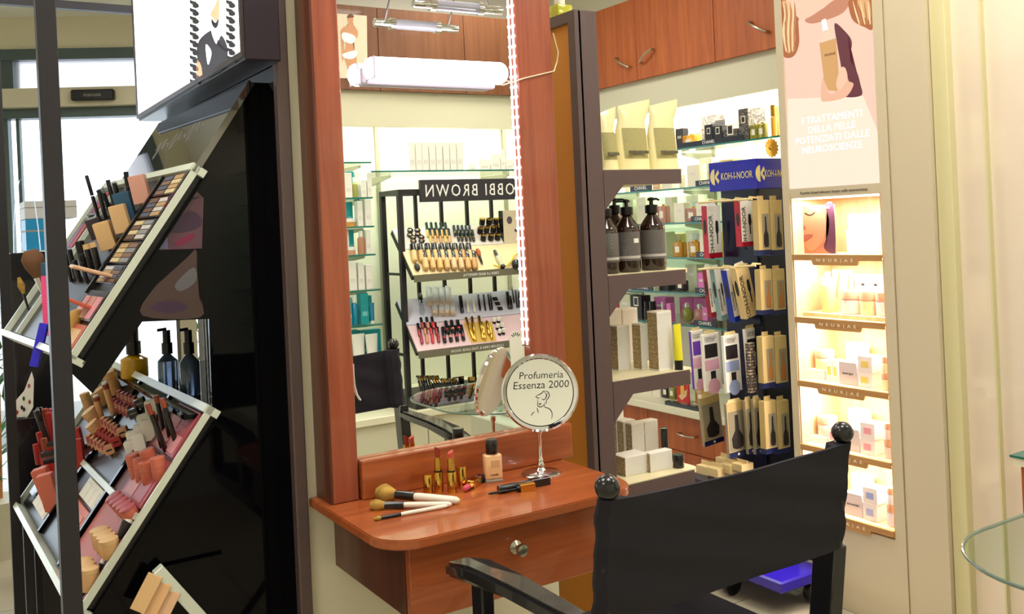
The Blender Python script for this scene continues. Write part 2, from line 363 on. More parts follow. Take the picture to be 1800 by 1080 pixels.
part('housing', B().box(-0.9, 0.9, -0.03, 0.03, 0.012, 0.04), WHITE, t); part('tube', B().box(-0.9, 0.9, -0.02, 0.02, 0, 0.012), GLOWW, t)
strip_light((2.3, YFS - 0.16, 1.965), 1.8, 0.06, 14)
for x in (PM(668, 350, YB + 0.02).x, PM(887, 250, YB + 0.02).x):
    struct('trim_5', B().box(x - 0.01, x + 0.01, YB, YB + 0.015, 0.5, 2.3), GREYS)
BTOP = 0.50
t = thing('worktop', 'cream worktop carrying the make-up display', 'worktop', (2.3, -0.4, BTOP - 0.035))
part('slab', B().box(1.3, XW, YB, -0.06, BTOP - 0.036, BTOP, 0.004), WTOP, t, world=True)
for k in range(3):
    a, b = 1.3 + k * 0.7, 2.0 + k * 0.7
    t = thing('base_cupboard', 'cream base cupboard under the make-up display, %s from its free end' % ORD[k], 'cupboard', ((a + b) / 2, -0.3, 0), 'base cupboards of the display wall')
    part('carcass', B().box(a + 0.002, b - 0.002, YB + 0.001, -0.1, 0, BTOP - 0.038), CREAM2, t, world=True)
    part('drawer', B().box(a + 0.002, b - 0.002, -0.1, -0.08, 0.06, BTOP - 0.04, 0.001), CREAM2, t, world=True)
# ================================================================== VANITY
YV = 1.955
xl0, xl1 = PY(582, 893, YV).x + 0.008, PY(628, 880, YV).x + 0.006
xr0, xr1 = PY(918, 300, YV).x, PY(1001, 760, YV).x
zd = PY(630, 880, YV).z; zrail = PY(758, 787, YV).z; ztop = 2.35
van = thing('vanity_mirror', 'tall wall mirror in a wide cherry wood frame above the make-up desk', 'mirror', ((xl0 + xr1) / 2, 2.0, zd))
part('frame_post', B().box(xl0, xl1, YV, 2.049, zd, ztop, 0.003), CHERRY, van, world=True)
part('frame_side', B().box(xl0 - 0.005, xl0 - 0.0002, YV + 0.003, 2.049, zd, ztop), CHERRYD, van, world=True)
part('frame_post', B().box(xr0, xr1, YV, 2.049, zd, ztop, 0.003), CHERRY, van, world=True)
part('frame_rail', B().box(xl1 + 0.004, xr1, YV - 0.012, 1.968, zd, zrail, 0.004, seg=2), CHERRYX, van, world=True)
part('frame_rail', B().box(xl1, xr0, YV, 2.049, 2.22, ztop, 0.003), CHERRYX, van, world=True)
part('mirror_pane', B().box(xl1 - 0.002, xr0 + 0.002, YM, YM + 0.005, zd + 0.02, 2.23), MIRROR, van, world=True, label='clear silvered mirror glass')
part('backing_board', B().box(xl1, xr0, YM + 0.006, 2.048, zd + 0.01, 2.24), CHERRYD, van, world=True)
# desk shelf with rounded front corners and a drawer box
xa, xb, yf = PZ(571, 893, zd).x, PZ(1107, 850, zd).x + 0.012, PZ(870, 917, zd).y
def round_rect(x0, x1, y0, y1, r, corners, n=7):
    out = []
    for (cx, cy, a0, on, px_, py_) in ((x0 + r, y0 + r, 180, corners[0], x0, y0), (x1 - r, y0 + r, 270, corners[1], x1, y0), (x1 - r, y1 - r, 0, corners[2], x1, y1), (x0 + r, y1 - r, 90, corners[3], x0, y1)):
        if on: out += [(cx + r * math.cos(math.radians(a0 + 90 * i / n)), cy + r * math.sin(math.radians(a0 + 90 * i / n))) for i in range(n + 1)]
        else: out.append((px_, py_))
    return out
def slab(pts, z0, z1, bev=0.0):
    b = B(); b.prism([(p[0], p[1]) for p in pts], -z1, -z0, M_from((0, 0, 0), (1, 0, 0), (0, 0, -1), (0, 1, 0)))
    if bev: bmesh.ops.bevel(b.bm, geom=[e for e in b.bm.edges if abs(e.verts[0].co.z - e.verts[1].co.z) < 1e-6], offset=bev, segments=2, affect='EDGES')
    return b
desk = thing('vanity_desk', 'cherry wood make-up desk shelf with one drawer fixed under the mirror', 'desk', ((xa + xb) / 2, 1.85, zd - 0.16))
part('desk_top', slab(round_rect(xa, xb, yf, 2.049, 0.085, (1, 1, 0, 0)), zd - 0.02, zd, 0.0025).mesh(True), CHERRYX, desk, world=True)
bx0 = PY(593, 935, 2.03).x; byf = yf + 0.03; bz = zd - 0.02 - 0.142; bx1 = xb - 0.05
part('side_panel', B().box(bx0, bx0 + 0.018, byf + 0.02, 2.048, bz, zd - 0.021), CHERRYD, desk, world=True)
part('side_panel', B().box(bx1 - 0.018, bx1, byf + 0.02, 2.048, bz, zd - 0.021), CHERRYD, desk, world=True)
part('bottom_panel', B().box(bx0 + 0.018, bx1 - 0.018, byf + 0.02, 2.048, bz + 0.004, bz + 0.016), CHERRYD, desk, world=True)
dw = part('drawer', B().box(bx0 + 0.002, bx1, byf, byf + 0.019, bz - 0.006, zd - 0.023, 0.0015), CHERRYX, desk, world=True)
kp = PY(906, 962, byf)
part('knob', B().lathe([(0.0135, 0), (0.014, 0.002), (0.011, 0.004), (0.006, 0.008), (0.006, 0.016), (0.012, 0.021), (0.0135, 0.026), (0.012, 0.030), (0, 0.0325)], 20, M_from(kp, (1, 0, 0), (0, 0, 1), (0, -1, 0))).mesh(True), NICKEL, dw, world=True, label='round brushed nickel knob')

# lamp on the mirror, tube lamp above, LED string, cable
a, b_ = PY(640, 120, 1.925), PY(890, 130, 1.925); rl = 0.0265
lm = thing('mirror_lamp', 'glowing white capsule lamp stuck on the upper mirror glass', 'lamp', (a + b_) / 2)
n_ = 10; prof = [(0, 0)] + [(rl * math.sin(math.pi / 2 * i / 6), 0.022 * (1 - math.cos(math.pi / 2 * i / 6))) for i in range(1, 7)]
Lc = (b_ - a).length; prof = prof + [(r, Lc - z) for r, z in prof[::-1]]
part('diffuser', B().lathe(prof, 18, M_from(a, (b_ - a).normalized(), (0, -1, 0), (0, 0, 1)) @ Matrix(((0, 0, 1, 0), (0, 1, 0, 0), (-1, 0, 0, 0), (0, 0, 0, 1)))).mesh(True), GLOW, lm, world=True)
part('base', B().box(a.x + 0.012, b_.x - 0.02, 1.944, YM - 0.001, a.z - 0.03, a.z + 0.012, 0.004), mat('lilac_plastic', (206, 200, 222), 0.35), lm, world=True)
part('end_clip', B().box(a.x + 0.012, a.x + 0.016, 1.9, 1.95, a.z - 0.024, a.z + 0.024, 0.001), MATS['lilac_plastic'], lm, world=True)
cb = [(b_.x + 0.0, 1.945, a.z - 0.005), (b_.x + 0.03, 1.95, a.z - 0.012)] + [tuple(PY(*q, 1.951)) for q in ((920, 138), (945, 132), (962, 128))] + [tuple(PY(*q, 1.953)) for q in ((974, 125),)] + [tuple(PY(*q, 1.975)) for q in ((979, 108), (981, 92), (977, 78), (972, 58))]
part('cable', B().tube(cb, 0.0017, 6).mesh(True), mat('ivory_cable', (222, 208, 178), 0.5), lm, world=True)
p0, p1 = PY(726, 5, 1.865), PY(880, 9, 1.865); zt = p0.z
tl = thing('tube_lamp', 'chrome-ended glass tube lamp held out in front of the mirror top', 'lamp', ((p0.x + p1.x) / 2, 1.865, zt))
AX = M_from((p0.x, 1.865, zt), (0, 0, 1), (0, 1, 0), (1, 0, 0)); W_ = p1.x - p0.x
part('glass_tube', B().lathe([(0.012, 0), (0.0125, W_ * 0.56)], 18, AX @ Matrix.Translation((0, 0, W_ * 0.19))).mesh(True), mat('grey_lamp_glass', (176, 176, 190), 0.15, trans=0.4), tl, world=True)
for (u0, u1) in ((0, 0.2), (0.74, 1)):
    part('chrome_end', B().lathe([(0.0085, u0 * W_), (0.010, u0 * W_ + 0.003), (0.010, u1 * W_)], 18, AX).mesh(True), CHROME, tl, world=True)
part('collar', B().lathe([(0.015, 0), (0.015, 0.012)], 18, AX @ Matrix.Translation((0, 0, W_ * 0.18))).mesh(True), CHROME, tl, world=True)
part('collar', B().lathe([(0.015, 0), (0.015, 0.012)], 18, AX @ Matrix.Translation((0, 0, W_ * 0.72))).mesh(True), CHROME, tl, world=True)
part('arm', B().tube([(p0.x + W_ * 0.12, 1.865, zt), (p0.x + W_ * 0.12, 1.90, zt + 0.05), (p0.x + W_ * 0.12, 1.952, zt + 0.4)], 0.0025).tube([(p0.x + W_ * 0.88, 1.865, zt), (p0.x + W_ * 0.88, 1.90, zt + 0.05), (p0.x + W_ * 0.88, 1.952, zt + 0.4)], 0.0025).mesh(True), STEEL, tl, world=True)
led = thing('led_strip', 'string of bright LED beads down the right inner edge of the mirror frame', 'light', (xr0, 1.962, zd + 0.3))
pa, pb = PY(908, 0, 1.961), PY(930, 606, 1.961); pa.x = pb.x = xr0 - 0.0045
top = pa + (pa - pb) * 0.35
part('strip', B().tube([pb, top], 0.0028, 6), mat('led_strip_tape', (235, 230, 240), 0.4, emit=1.6), led, world=True)
bm_ = cached('bead', lambda: B().ball(0.0042, n=10).mesh(True)); nb = 46
for i in range(nb): part('bead', bm_, GLOW, led, Matrix.Translation(pb.lerp(top, (i + 0.5) / nb)), world=True)
single('loose_wire', 'short white wire end curling at the left edge of the mirror', 'wire', B().tube([PY(*q, YM - 0.004) for q in ((621, 640), (622, 662), (624, 680), (628, 694), (634, 704))], 0.0016, 6).mesh(True), mat('white_wire', (240, 236, 230), 0.4))

# -------------------------------------------------- things on the desk
def lathe_along(p0, p1, prof, n=14):
    """profile (radius, fraction) turned round the axis p0 -> p1"""
    d = V(p1) - V(p0); L = d.length
    return B().lathe([(r, t * L) for r, t in prof], n, frame(p0, d, (0, -1, 0.01) if abs(d.normalized().y) < 0.99 else (1, 0, 0))).mesh(True)
PEARL = mat('pearl_white_handle', (226, 216, 200), 0.3); BRIS = wood('golden_bristle', (196, 156, 66), (120, 86, 40), 0, 40, 4, 0.8, 0)
def brush(label, h, e, rh, rf, rb, f1, f2, tipw=0.6):
    h, e = PZ(*h, zd), PZ(*e, zd); h.z = zd + rb * 0.8 ; e.z = zd + rh
    t = thing('make_up_brush', label, 'brush', (h.x, h.y, zd), 'make-up brushes on the desk')
    part('bristles', lathe_along(h, e, [(0, 0), (rb * 0.55, 0.015), (rb * tipw + rb * 0.25, 0.06), (rb, f1 * 0.45), (rb * 0.9, f1 * 0.65), (rf * 0.95, f1 + 0.01)], 18), BRIS, t, world=True)
    part('ferrule', lathe_along(h, e, [(rf * 0.92, f1), (rf, f1 + 0.02), (rf * 1.02, f2)], 16), BSAT, t, world=True)
    part('handle', lathe_along(h, e, [(rh * 0.9, f2), (rh, f2 + 0.05), (rh, 0.9), (rh * 0.9, 0.96), (rh * 0.5, 0.99), (0, 1.0)], 16), PEARL, t, world=True)
brush('large make-up brush with fluffy golden head and pearl handle, rearmost of three', (661, 880), (809, 888), 0.0085, 0.0095, 0.021, 0.235, 0.47)
brush('medium make-up brush with angled golden head and pearl handle, middle of three', (649, 897), (795, 892), 0.006, 0.0075, 0.0125, 0.18, 0.42)
brush('slim flat make-up brush with pearl handle, nearest the desk edge', (656, 917), (788, 893), 0.0042, 0.0038, 0.0055, 0.09, 0.36, 0.5)
def std(px0, py0): return PZ(px0, py0, zd)
def lipstick(label, base, h1, h2, h3, r, bullet, slant):
    t = thing('lipstick', label, 'lipstick', base, 'open gold lipsticks on the desk')
    part('base', mlathe([(r, 0), (r, h1), (r * 0.98, h1 + 0.0006)], 18), GOLD, t)
    part('ring', mlathe([(r * 0.93, h1 + 0.0006), (r * 0.93, h1 + 0.004)], 18), BLACK, t)
    part('inner_tube', mlathe([(r * 0.82, h1 + 0.004), (r * 0.74, h2)], 18), GOLD, t)
    b = B().lathe([(r * 0.6, h2 - 0.002), (r * 0.6, h3), (0, h3)], 16)
    for v in b.bm.verts:
        if v.co.z >= h3 - 1e-6: v.co.z += -slant * (v.co.x / r) * 0.006 - 0.002
    part('bullet', b.mesh(True), bullet, t)
DRED = mat('brick_red_lipstick', (138, 44, 30), 0.4); PRED = mat('coral_lipstick', (190, 78, 62), 0.4); PINKL = mat('pink_lipstick', (200, 70, 96), 0.35)
pA, pB2, pc1, pc2 = std(772, 866), std(795, 866), std(753, 867), std(812, 858)
k_ = lambda px, p: sz(px, p)
lipstick('open gold lipstick with dark brick red bullet, standing between its cap and the coral one', pA, k_(36, pA), k_(62, pA), k_(80, pA), k_(8.3, pA), DRED, 1)
lipstick('open gold lipstick with coral slanted bullet standing beside a gold cap', pB2, k_(36, pB2), k_(61, pB2), k_(73, pB2), k_(8.3, pB2), PRED, -1)
for p, h, l in ((pc1, 33, 'gold lipstick cap standing left of the dark red lipstick'), (pc2, 38, 'gold lipstick cap standing right of the coral lipstick')):
    r = k_(8.6, p); hh = k_(h, p)
    t = thing('gold_sleeve', l, 'cap', p, 'gold lipstick sleeves on the desk')
    part('shell', mlathe([(r, 0), (r, hh * 0.97), (r * 0.94, hh), (0, hh)], 18), GOLD, t); part('rim', mlathe([(r * 1.03, 0), (r * 1.03, 0.0025)], 18), GOLD, t)
p0, p1 = PZ(815, 868, zd), PZ(847, 847, zd); p0.z = p1.z = zd + 0.0085
t = thing('lipstick', 'pink lipstick in a square gold case lying on the desk', 'lipstick', (p0.x, p0.y, zd))
dv = p1 - p0; LL = dv.length; MF = frame(p0, dv, (0, 0, 1))
part('bullet', B().lathe([(0, 0), (0.005, 0.002), (0.0065, 0.010), (0.0065, LL * 0.28)], 14, MF).mesh(True), PINKL, t, world=True)
part('inner_tube', B().lathe([(0.0075, LL * 0.25), (0.0078, LL * 0.4)], 14, MF).mesh(True), GOLD, t, world=True)
part('case', B().box(-0.0085, 0.0085, -0.0085, 0.0085, LL * 0.4, LL * 0.8, 0.001, MF), GOLD, t, world=True)
part('case_end', B().box(-0.0083, 0.0083, -0.0083, 0.0083, LL * 0.8, LL * 1.02, 0.001, MF), BSAT, t, world=True)
# foundation bottle
pf = std(867, 846); s_ = k_(1, pf); FND = mat('beige_foundation', (232, 186, 138), 0.12, coat=0.5)
t = thing('foundation_bottle', 'square glass bottle of beige foundation with black cap on the desk', 'bottle', Matrix.Translation(pf) @ Matrix.Rotation(math.radians(-14), 4, 'Z'))
wv = 31 * s_
part('glass_foot', B().box(-wv / 2, wv / 2, -wv * 0.32, wv * 0.32, 0, 5 * s_, 0.002, seg=2).mesh(True), mat('bottle_foot_glass', (236, 222, 206), 0.05, trans=0.6), t)
part('body', B().box(-wv / 2, wv / 2, -wv * 0.32, wv * 0.32, 5 * s_, 48 * s_, 0.004, seg=3).mesh(True), FND, t)
part('neck', mcyl(wv * 0.3, 4 * s_), FND, t, Matrix.Translation((0, 0, 46 * s_)))
part('cap', mlathe([(wv * 0.34, 0), (wv * 0.35, 0.001), (wv * 0.35, 24 * s_), (wv * 0.33, 25 * s_), (0, 25 * s_)], 22), BSAT, t, Matrix.Translation((0, 0, 49 * s_)))
part('lettering', text_mesh('CHANEL', 0.0052), INK, t, Matrix.Translation((0, -wv * 0.325, 13 * s_)) @ TXT)
part('fine_print', mbox(wv * 0.5, 0.0006, 12 * s_), mat('faint_bottle_print', (206, 160, 116), 0.4), t, Matrix.Translation((0.003, -wv * 0.322, 26 * s_)))
# mascara
p0, p1 = PZ(876, 868, zd), PZ(965, 851, zd); r = 0.0088; p0.z = p1.z = zd + r
t = thing('mascara_tube', 'black mascara tube lying in front of the round mirror', 'mascara', (p0.x, p0.y, zd))
part('tube', lathe_along(p0, p1, [(0.0075, 0), (0.0085, 0.01), (0.0085, 0.62)], 16), BSAT, t, world=True); part('sleeve', B().box(-0.009, 0.009, -0.0088, 0.009, 0.62 * (p1 - p0).length, (p1 - p0).length, 0.001, frame(p0, p1 - p0, (0, 0, 1))), BSAT, t, world=True)
p0, p1 = PZ(858, 872, zd), PZ(940, 862, zd); p0.z = zd + 0.004; p1.z = zd + 0.009; LL = (p1 - p0).length
t = thing('mascara_wand', 'mascara wand with square gold cap lying on the desk edge side', 'mascara', (p0.x, p0.y, zd))
part('bristle_tip', lathe_along(p0, p1, [(0.001, 0), (0.0026, 0.05), (0.0030, 0.3), (0.0022, 0.45)], 12), BLACK, t, world=True)
part('stem', lathe_along(p0, p1, [(0.0018, 0.45), (0.0018, 0.6), (0.006, 0.62), (0.006, 0.7)], 12), BLACK, t, world=True)
part('cap', B().box(-0.0092, 0.0092, -0.0092, 0.0092, LL * 0.68, LL * 1.0, 0.001, frame(p0, p1 - p0, (0, 0, 1))), GOLD, t, world=True)
# round table mirror, with an added shop logo overlay that is not its own print
pm = PZ(951, 834, zd)
t = thing('table_mirror', 'round chrome pedestal mirror with an added shop logo overlay standing on the desk', 'mirror', pm)
part('base', mlathe([(0.046, 0), (0.047, 0.003), (0.043, 0.006), (0.012, 0.010), (0.008, 0.016)], 32), CHROME, t)
hc = PP(949, 690, pm, FW); hz = hc.z - zd; Rm = sz(58, hc); Ro = sz(68, hc)
off = V((hc.x - pm.x, hc.y - pm.y, 0))
part('stem', B().lathe([(0.008, 0.016), (0.0095, 0.022), (0.006, 0.03), (0.0075, 0.034), (0.0045, 0.04), (0.0045, hz - Ro - 0.01), (0.007, hz - Ro - 0.006), (0.007, hz - Ro + 0.004)], 16).mesh(True), CHROME, t)
face = (EYE + V((0, 0, 0.2)) - hc).normalized(); MH = frame((off.x, off.y, hz), (0, 0, 1), face) if False else None
zax = face; xax = V((0, 0, 1)).cross(zax).normalized(); yax = zax.cross(xax); MH = M_from((off.x, off.y, hz), xax, yax, zax)
part('rim', B().lathe([(0, 0.002), (Rm, 0.003), (Rm * 1.03, 0.007), (Rm * 1.12, 0.006), (Ro, 0.0), (Ro * 0.98, -0.006), (Rm * 0.95, -0.008), (0, -0.008)], 48, MH).mesh(True), CHROME, t)
fm = part('mirror_face', B().lathe([(0, 0.0042), (Rm, 0.0042), (Rm, 0.0054), (0, 0.0054)], 48, MH), MIRROR, t, label='round mirror face')
sc_ = sz(1, hc)
ml = MH @ Matrix.Translation((0, 0, 0.0058))
part('lettering', text_mesh('Profumeria', 17.5 * sc_, shear=0.12), INK, fm, ml @ Matrix.Translation((3 * sc_, 29 * sc_, 0)))
part('lettering', text_mesh('Essenza 2000', 18.5 * sc_, shear=0.12), INK, fm, ml @ Matrix.Translation((2 * sc_, 12 * sc_, 0)))
def stroke(pts, w=0.9):
    q = [V(p) for p in pts]; out = []
    for i in range(len(q) - 1):
        p0_, p1_, p2_, p3_ = q[max(i - 1, 0)], q[i], q[i + 1], q[min(i + 2, len(q) - 1)]
        for s in range(5):
            u = s / 5; out.append(0.5 * ((2 * p1_) + (p2_ - p0_) * u + (2 * p0_ - 5 * p1_ + 4 * p2_ - p3_) * u * u + (3 * p1_ - p0_ - 3 * p2_ + p3_) * u ** 3))
    out.append(q[-1]); return out
dr_ = B()
# line drawing of a face, in photograph pixels around the disc centre (390,322 in a 3.6x crop)
for s in ([(360, 352), (378, 340), (400, 330), (412, 318), (418, 322)], [(412, 318), (436, 320), (449, 340), (440, 362), (428, 378), (430, 398)], [(418, 322), (430, 340), (424, 362), (432, 345), (438, 330)],
          [(364, 350), (374, 358), (386, 356)], [(400, 364), (412, 370), (426, 364)], [(372, 366), (374, 388), (372, 404), (384, 414), (400, 412), (414, 400), (424, 384)], [(378, 392), (388, 396), (398, 391)], [(382, 400), (390, 403)],
          [(368, 416), (371, 436), (376, 452)], [(330, 468), (338, 452), (352, 444)], [(416, 402), (414, 414), (426, 420), (446, 430), (458, 448), (460, 470), (454, 492)]):
    pts = stroke([((x - 390) / 3.6 * sc_, -(y - 322) / 3.6 * sc_, 0) for x, y in s]); wd = 0.8 * sc_
    L_, R_ = [], []
    for i, p in enumerate(pts):
        tg = (pts[min(i + 1, len(pts) - 1)] - pts[max(i - 1, 0)]).normalized(); nn = V((-tg.y, tg.x, 0)) * wd * (0.35 + 0.65 * math.sin(math.pi * (i + 0.5) / len(pts)))
        L_.append(p + nn); R_.append(p - nn)
    dr_.grid([L_, R_])
bmesh.ops.transform(dr_.bm, matrix=ml, verts=dr_.bm.verts)
part('line_drawing', dr_, INK, fm)

# ================================================================== DIRECTOR'S CHAIR
fl, fr = V((0.812, 1.076, 0.976)), V((1.312, 1.076, 0.976))
ch = thing('director_chair', "black folding director's chair with canvas back facing the vanity", 'chair', (1.06, 1.3, 0))
def stick(p, z): return V((p.x, p.y + (0.976 - z) * 0.13, z))
for p in (fl, fr):
    post = part('back_post', B().tube([stick(p, 0.955), stick(p, 0.74)], 0.012, 10).box(-0.016, 0.016, -0.012, 0.034, -0.2, 0.0, 0.002, frame(stick(p, 0.775), stick(p, 1) - stick(p, 0.5), (0, -1, 0))).mesh(True), BSAT, ch, world=True)
    part('finial', B().ball(0.0185, stick(p, 0.972), 20).tube([stick(p, 0.945), stick(p, 0.96)], 0.010, 10).mesh(True), BSAT, post, world=True, label='shiny black ball finial')
# canvas back: a wrapped sleeve at each post and a sheet between
zt_, zb_ = 0.957, 0.772
rows = []; NU, NV = 44, 16
for j in range(NV + 1):
    v = j / NV; row = []
    for i in range(NU + 1):
        u = i / NU; s = u * 2 - 1; z = zt_ + (zb_ - zt_) * v
        z += -0.010 * (1 - abs(s) ** 2) * (1 - v) - 0.004 * (1 - s * s) * v
        y = stick(fl, z).y - 0.014
        wr = max(0, abs(s) - 0.72) / 0.28
        y += 0.0028 * math.sin(z * 150 + 9 * s + (3 if s > 0 else 0) + 2 * math.sin(z * 70)) * min(wr, 1 - wr) * 2 * (0.5 + 0.6 * v) + 0.0015 * math.sin(z * 90 + u * 14) + 0.006 * (1 - s * s)
        x = fl.x - 0.017 + u * (fr.x - fl.x + 0.034)
        x += 0.0016 * math.sin(z * 130 + 3 * s) * wr
        if i == 0 or i == NU: y += 0.012
        row.append(V((x, y, z)))
    rows.append(row)
back = [[p + V((0, 0.030 if 0 < i < NU and (i < 4 or i > NU - 4) else 0.006, 0)) for i, p in enumerate(r)] for r in rows]
b = B(); b.grid(rows); b.grid(back)
f = lambda a, c: b.grid([a, c])
f(rows[0], back[0]); f(rows[-1], back[-1]); f([r[0] for r in rows], [r[0] for r in back]); f([r[-1] for r in rows], [r[-1] for r in back])
bmesh.ops.remove_doubles(b.bm, verts=b.bm.verts, dist=1e-5)
part('canvas_back', b.mesh(True), CANVAS, ch, world=True)
# arms, front posts, seat, crossed legs
za = 0.765
def arm_mesh(outl):
    b = slab(outl, za - 0.026, za, 0.006)
    for v in b.bm.verts:
        if v.co.y > 1.38: v.co.z -= 0.9 * (v.co.y - 1.38) ** 2
    return b.mesh(True)
for p, nm in ((fl, 0), (fr, 1)):
    x0 = p.x; o0 = []
    ys_ = [1.125, 1.2, 1.34, 1.46, 1.535]; wd = [0.016, 0.021, 0.026, 0.029, 0.026]
    outl = [(x0 - w_, y_) for y_, w_ in zip(ys_, wd)] + [(x0 - 0.016, 1.547), (x0 + 0.016, 1.547)] + [(x0 + w_, y_) for y_, w_ in zip(ys_[::-1], wd[::-1])]
    part('armrest', arm_mesh(outl), BSAT, ch, world=True)
    part('front_post', B().box(x0 - 0.013, x0 + 0.013, 1.43, 1.468, 0.588, za - 0.026, 0.003), BSAT, ch, world=True)
    part('seat_rail', B().box(x0 - 0.013, x0 + 0.013, 1.08, 1.56, 0.555, 0.588, 0.003), BSAT, ch, world=True)
    part('foot_rail', B().box(x0 - 0.013, x0 + 0.013, 1.06, 1.52, 0.0, 0.03, 0.003), BSAT, ch, world=True)
for y in (1.14, 1.44):
    for d_ in (0, 1):
        xa_, xb_ = (fl.x, fr.x) if d_ == 0 else (fr.x, fl.x)
        part('leg', B().tube([(xa_, y + d_ * 0.03, 0.02), (xb_, y + d_ * 0.03, 0.56)], 0.013, 8), BSAT, ch, world=True)
rows = [[V((fl.x + (fr.x - fl.x) * i / 16, 1.09 + 0.40 * j / 10, 0.596 - 0.022 * math.sin(math.pi * i / 16))) for i in range(17)] for j in range(11)]
b = B(); b.grid(rows); bmesh.ops.solidify(b.bm, geom=b.bm.faces[:], thickness=0.004); part('canvas_seat', b.mesh(True), CANVAS, ch, world=True)
# ================================================================== PRINT MATERIAL (lines of small type)
def print_mat(name, bg, ink, rows=260.0, word=420.0, thr=0.47, fill=0.5, rough=0.6):
    if name in MATS: return MATS[name]
    m = mat(name, bg, rough); nt = m.node_tree; b = nt.nodes['Principled BSDF']; L = nt.links.new
    def math_(op, a=None, c=None):
        n = nt.nodes.new('ShaderNodeMath'); n.operation = op
        for i, v in enumerate((a, c)):
            if v is None: continue
            if isinstance(v, (int, float)): n.inputs[i].default_value = v
            else: L(v, n.inputs[i])
        return n.outputs[0]
    tc = nt.nodes.new('ShaderNodeTexCoord'); sp = nt.nodes.new('ShaderNodeSeparateXYZ'); L(tc.outputs['Object'], sp.inputs[0])
    zr = math_('MULTIPLY', sp.outputs[2], rows); fr = math_('FRACT', zr); on = math_('LESS_THAN', fr, fill); fl = math_('FLOOR', zr)
    xy = math_('MULTIPLY', math_('ADD', sp.outputs[0], sp.outputs[1]), word)
    cb_ = nt.nodes.new('ShaderNodeCombineXYZ'); L(xy, cb_.inputs[0]); L(math_('MULTIPLY', fl, 7.31), cb_.inputs[1])
    no = nt.nodes.new('ShaderNodeTexNoise'); no.inputs['Scale'].default_value = 1.0; L(cb_.outputs[0], no.inputs['Vector'])
    msk = math_('MULTIPLY', on, math_('GREATER_THAN', no.outputs['Fac'], thr))
    mx = nt.nodes.new('ShaderNodeMix'); mx.data_type = 'RGBA'; L(msk, mx.inputs[0]); mx.inputs[6].default_value = lin(bg) + (1,); mx.inputs[7].default_value = lin(ink) + (1,)
    L(mx.outputs[2], b.inputs['Base Color']); return m
TANP = print_mat('tan_printed_carton', (226, 202, 152), (92, 72, 46), 230, 700, 0.42, 0.62)
SPEC = print_mat('pale_speckled_carton', (236, 234, 228), (206, 204, 202), 700, 1900, 0.5, 0.6)
FINE = print_mat('fine_print_white', (240, 236, 226), (150, 146, 138), 330, 900, 0.5, 0.4)
OLIVE = print_mat('olive_pouch_print', (176, 168, 112), (146, 138, 88), 500, 1500, 0.48, 0.6)
DLAB = print_mat('grey_bottle_label', (92, 88, 86), (120, 116, 112), 420, 1300, 0.5, 0.5)

# ================================================================== TOWER SHELVES
YT = 2.10
tx0, tx1 = PY(1017, 200, YT).x, PY(1056, 200, YT).x; ztw = PY(1036, 19, YT).z
SHX = PY(1205, 474, YT).x
ZS = [PY(1130, 297, YT).z, PY(1130, 479, YT).z, PY(1140, 661, YT).z, PY(1160, 840, YT).z]
SHT = mat('cream_shelf_board', (228, 218, 178), 0.4)
tw = thing('tower_shelf', 'tall brown shelf tower with ochre side panel right of the vanity', 'shelf', ((tx0 + SHX) / 2, 2.3, 0))
yb_ = 2.66; fwid = 0.032
part('post', B().box(tx0 + 0.012, tx1, YT, YT + 0.03, 0, ztw, 0.002), BROWN, tw, world=True)
part('side_frame', B().box(tx0, tx0 + 0.02, YT, YT + fwid, 0, ztw - 0.0), BROWN, tw, world=True)
part('side_frame', B().box(tx0, tx0 + 0.02, yb_ - fwid, yb_, 0, ztw), BROWN, tw, world=True)
part('top_rail', B().box(tx0, tx1, YT + fwid, yb_ - fwid, ztw - 0.03, ztw), BROWN, tw, world=True)
part('side_panel', B().box(tx0 + 0.014, tx0 + 0.022, YT + fwid, yb_ - fwid, 0.0, ztw - 0.03), GOLDB, tw, world=True, label='recessed ochre side panel')
part('inner_panel', B().box(tx0 + 0.024, tx1 - 0.004, YT + 0.03, yb_, 0, ztw - 0.03), BROWN, tw, world=True)
for k, z in enumerate(ZS + [0.3]):
    sh = part('shelf', slab(round_rect(tx1 - 0.004, SHX + 0.028, YT + 0.006, YT + 0.36, 0.03, (0, 1, 1, 0)), z - 0.012, z), SHT, tw, world=True)
    part('fascia', B().box(tx1, SHX, YT, YT + 0.004, z - 0.044, z - 0.002), BROWN, sh, world=True)
    part('bracket', B().prism([(tx1, z - 0.044), (tx1 + 0.07, z - 0.044), (tx1, z - 0.115)], YT, YT + 0.012), BROWN, sh, world=True)
    part('support', B().box(tx1, SHX + 0.01, YT + 0.02, YT + 0.33, z - 0.04, z - 0.0125), SHT, sh, world=True)
# bottle on top of the tower
p = PY(985, 33, YT + 0.2); t = thing('perfume_bottle', 'yellow-green glass perfume bottle standing on top of the tower', 'bottle', (p.x, YT + 0.2, ztw))
p.x = max(p.x, tx0 + 0.03); t.location.x = p.x; wv = sz(33, p)
GRN = mat('yellow_green_liquid', (214, 214, 70), 0.1, trans=0.3)
part('body', B().box(-wv / 2, wv / 2, -wv / 2, wv / 2, 0, wv * 1.1, 0.006, seg=2).mesh(True), GRN, t); part('cap', mcyl(wv * 0.28, wv * 0.4), WHITE, t, Matrix.Translation((0, 0, wv * 1.1)))
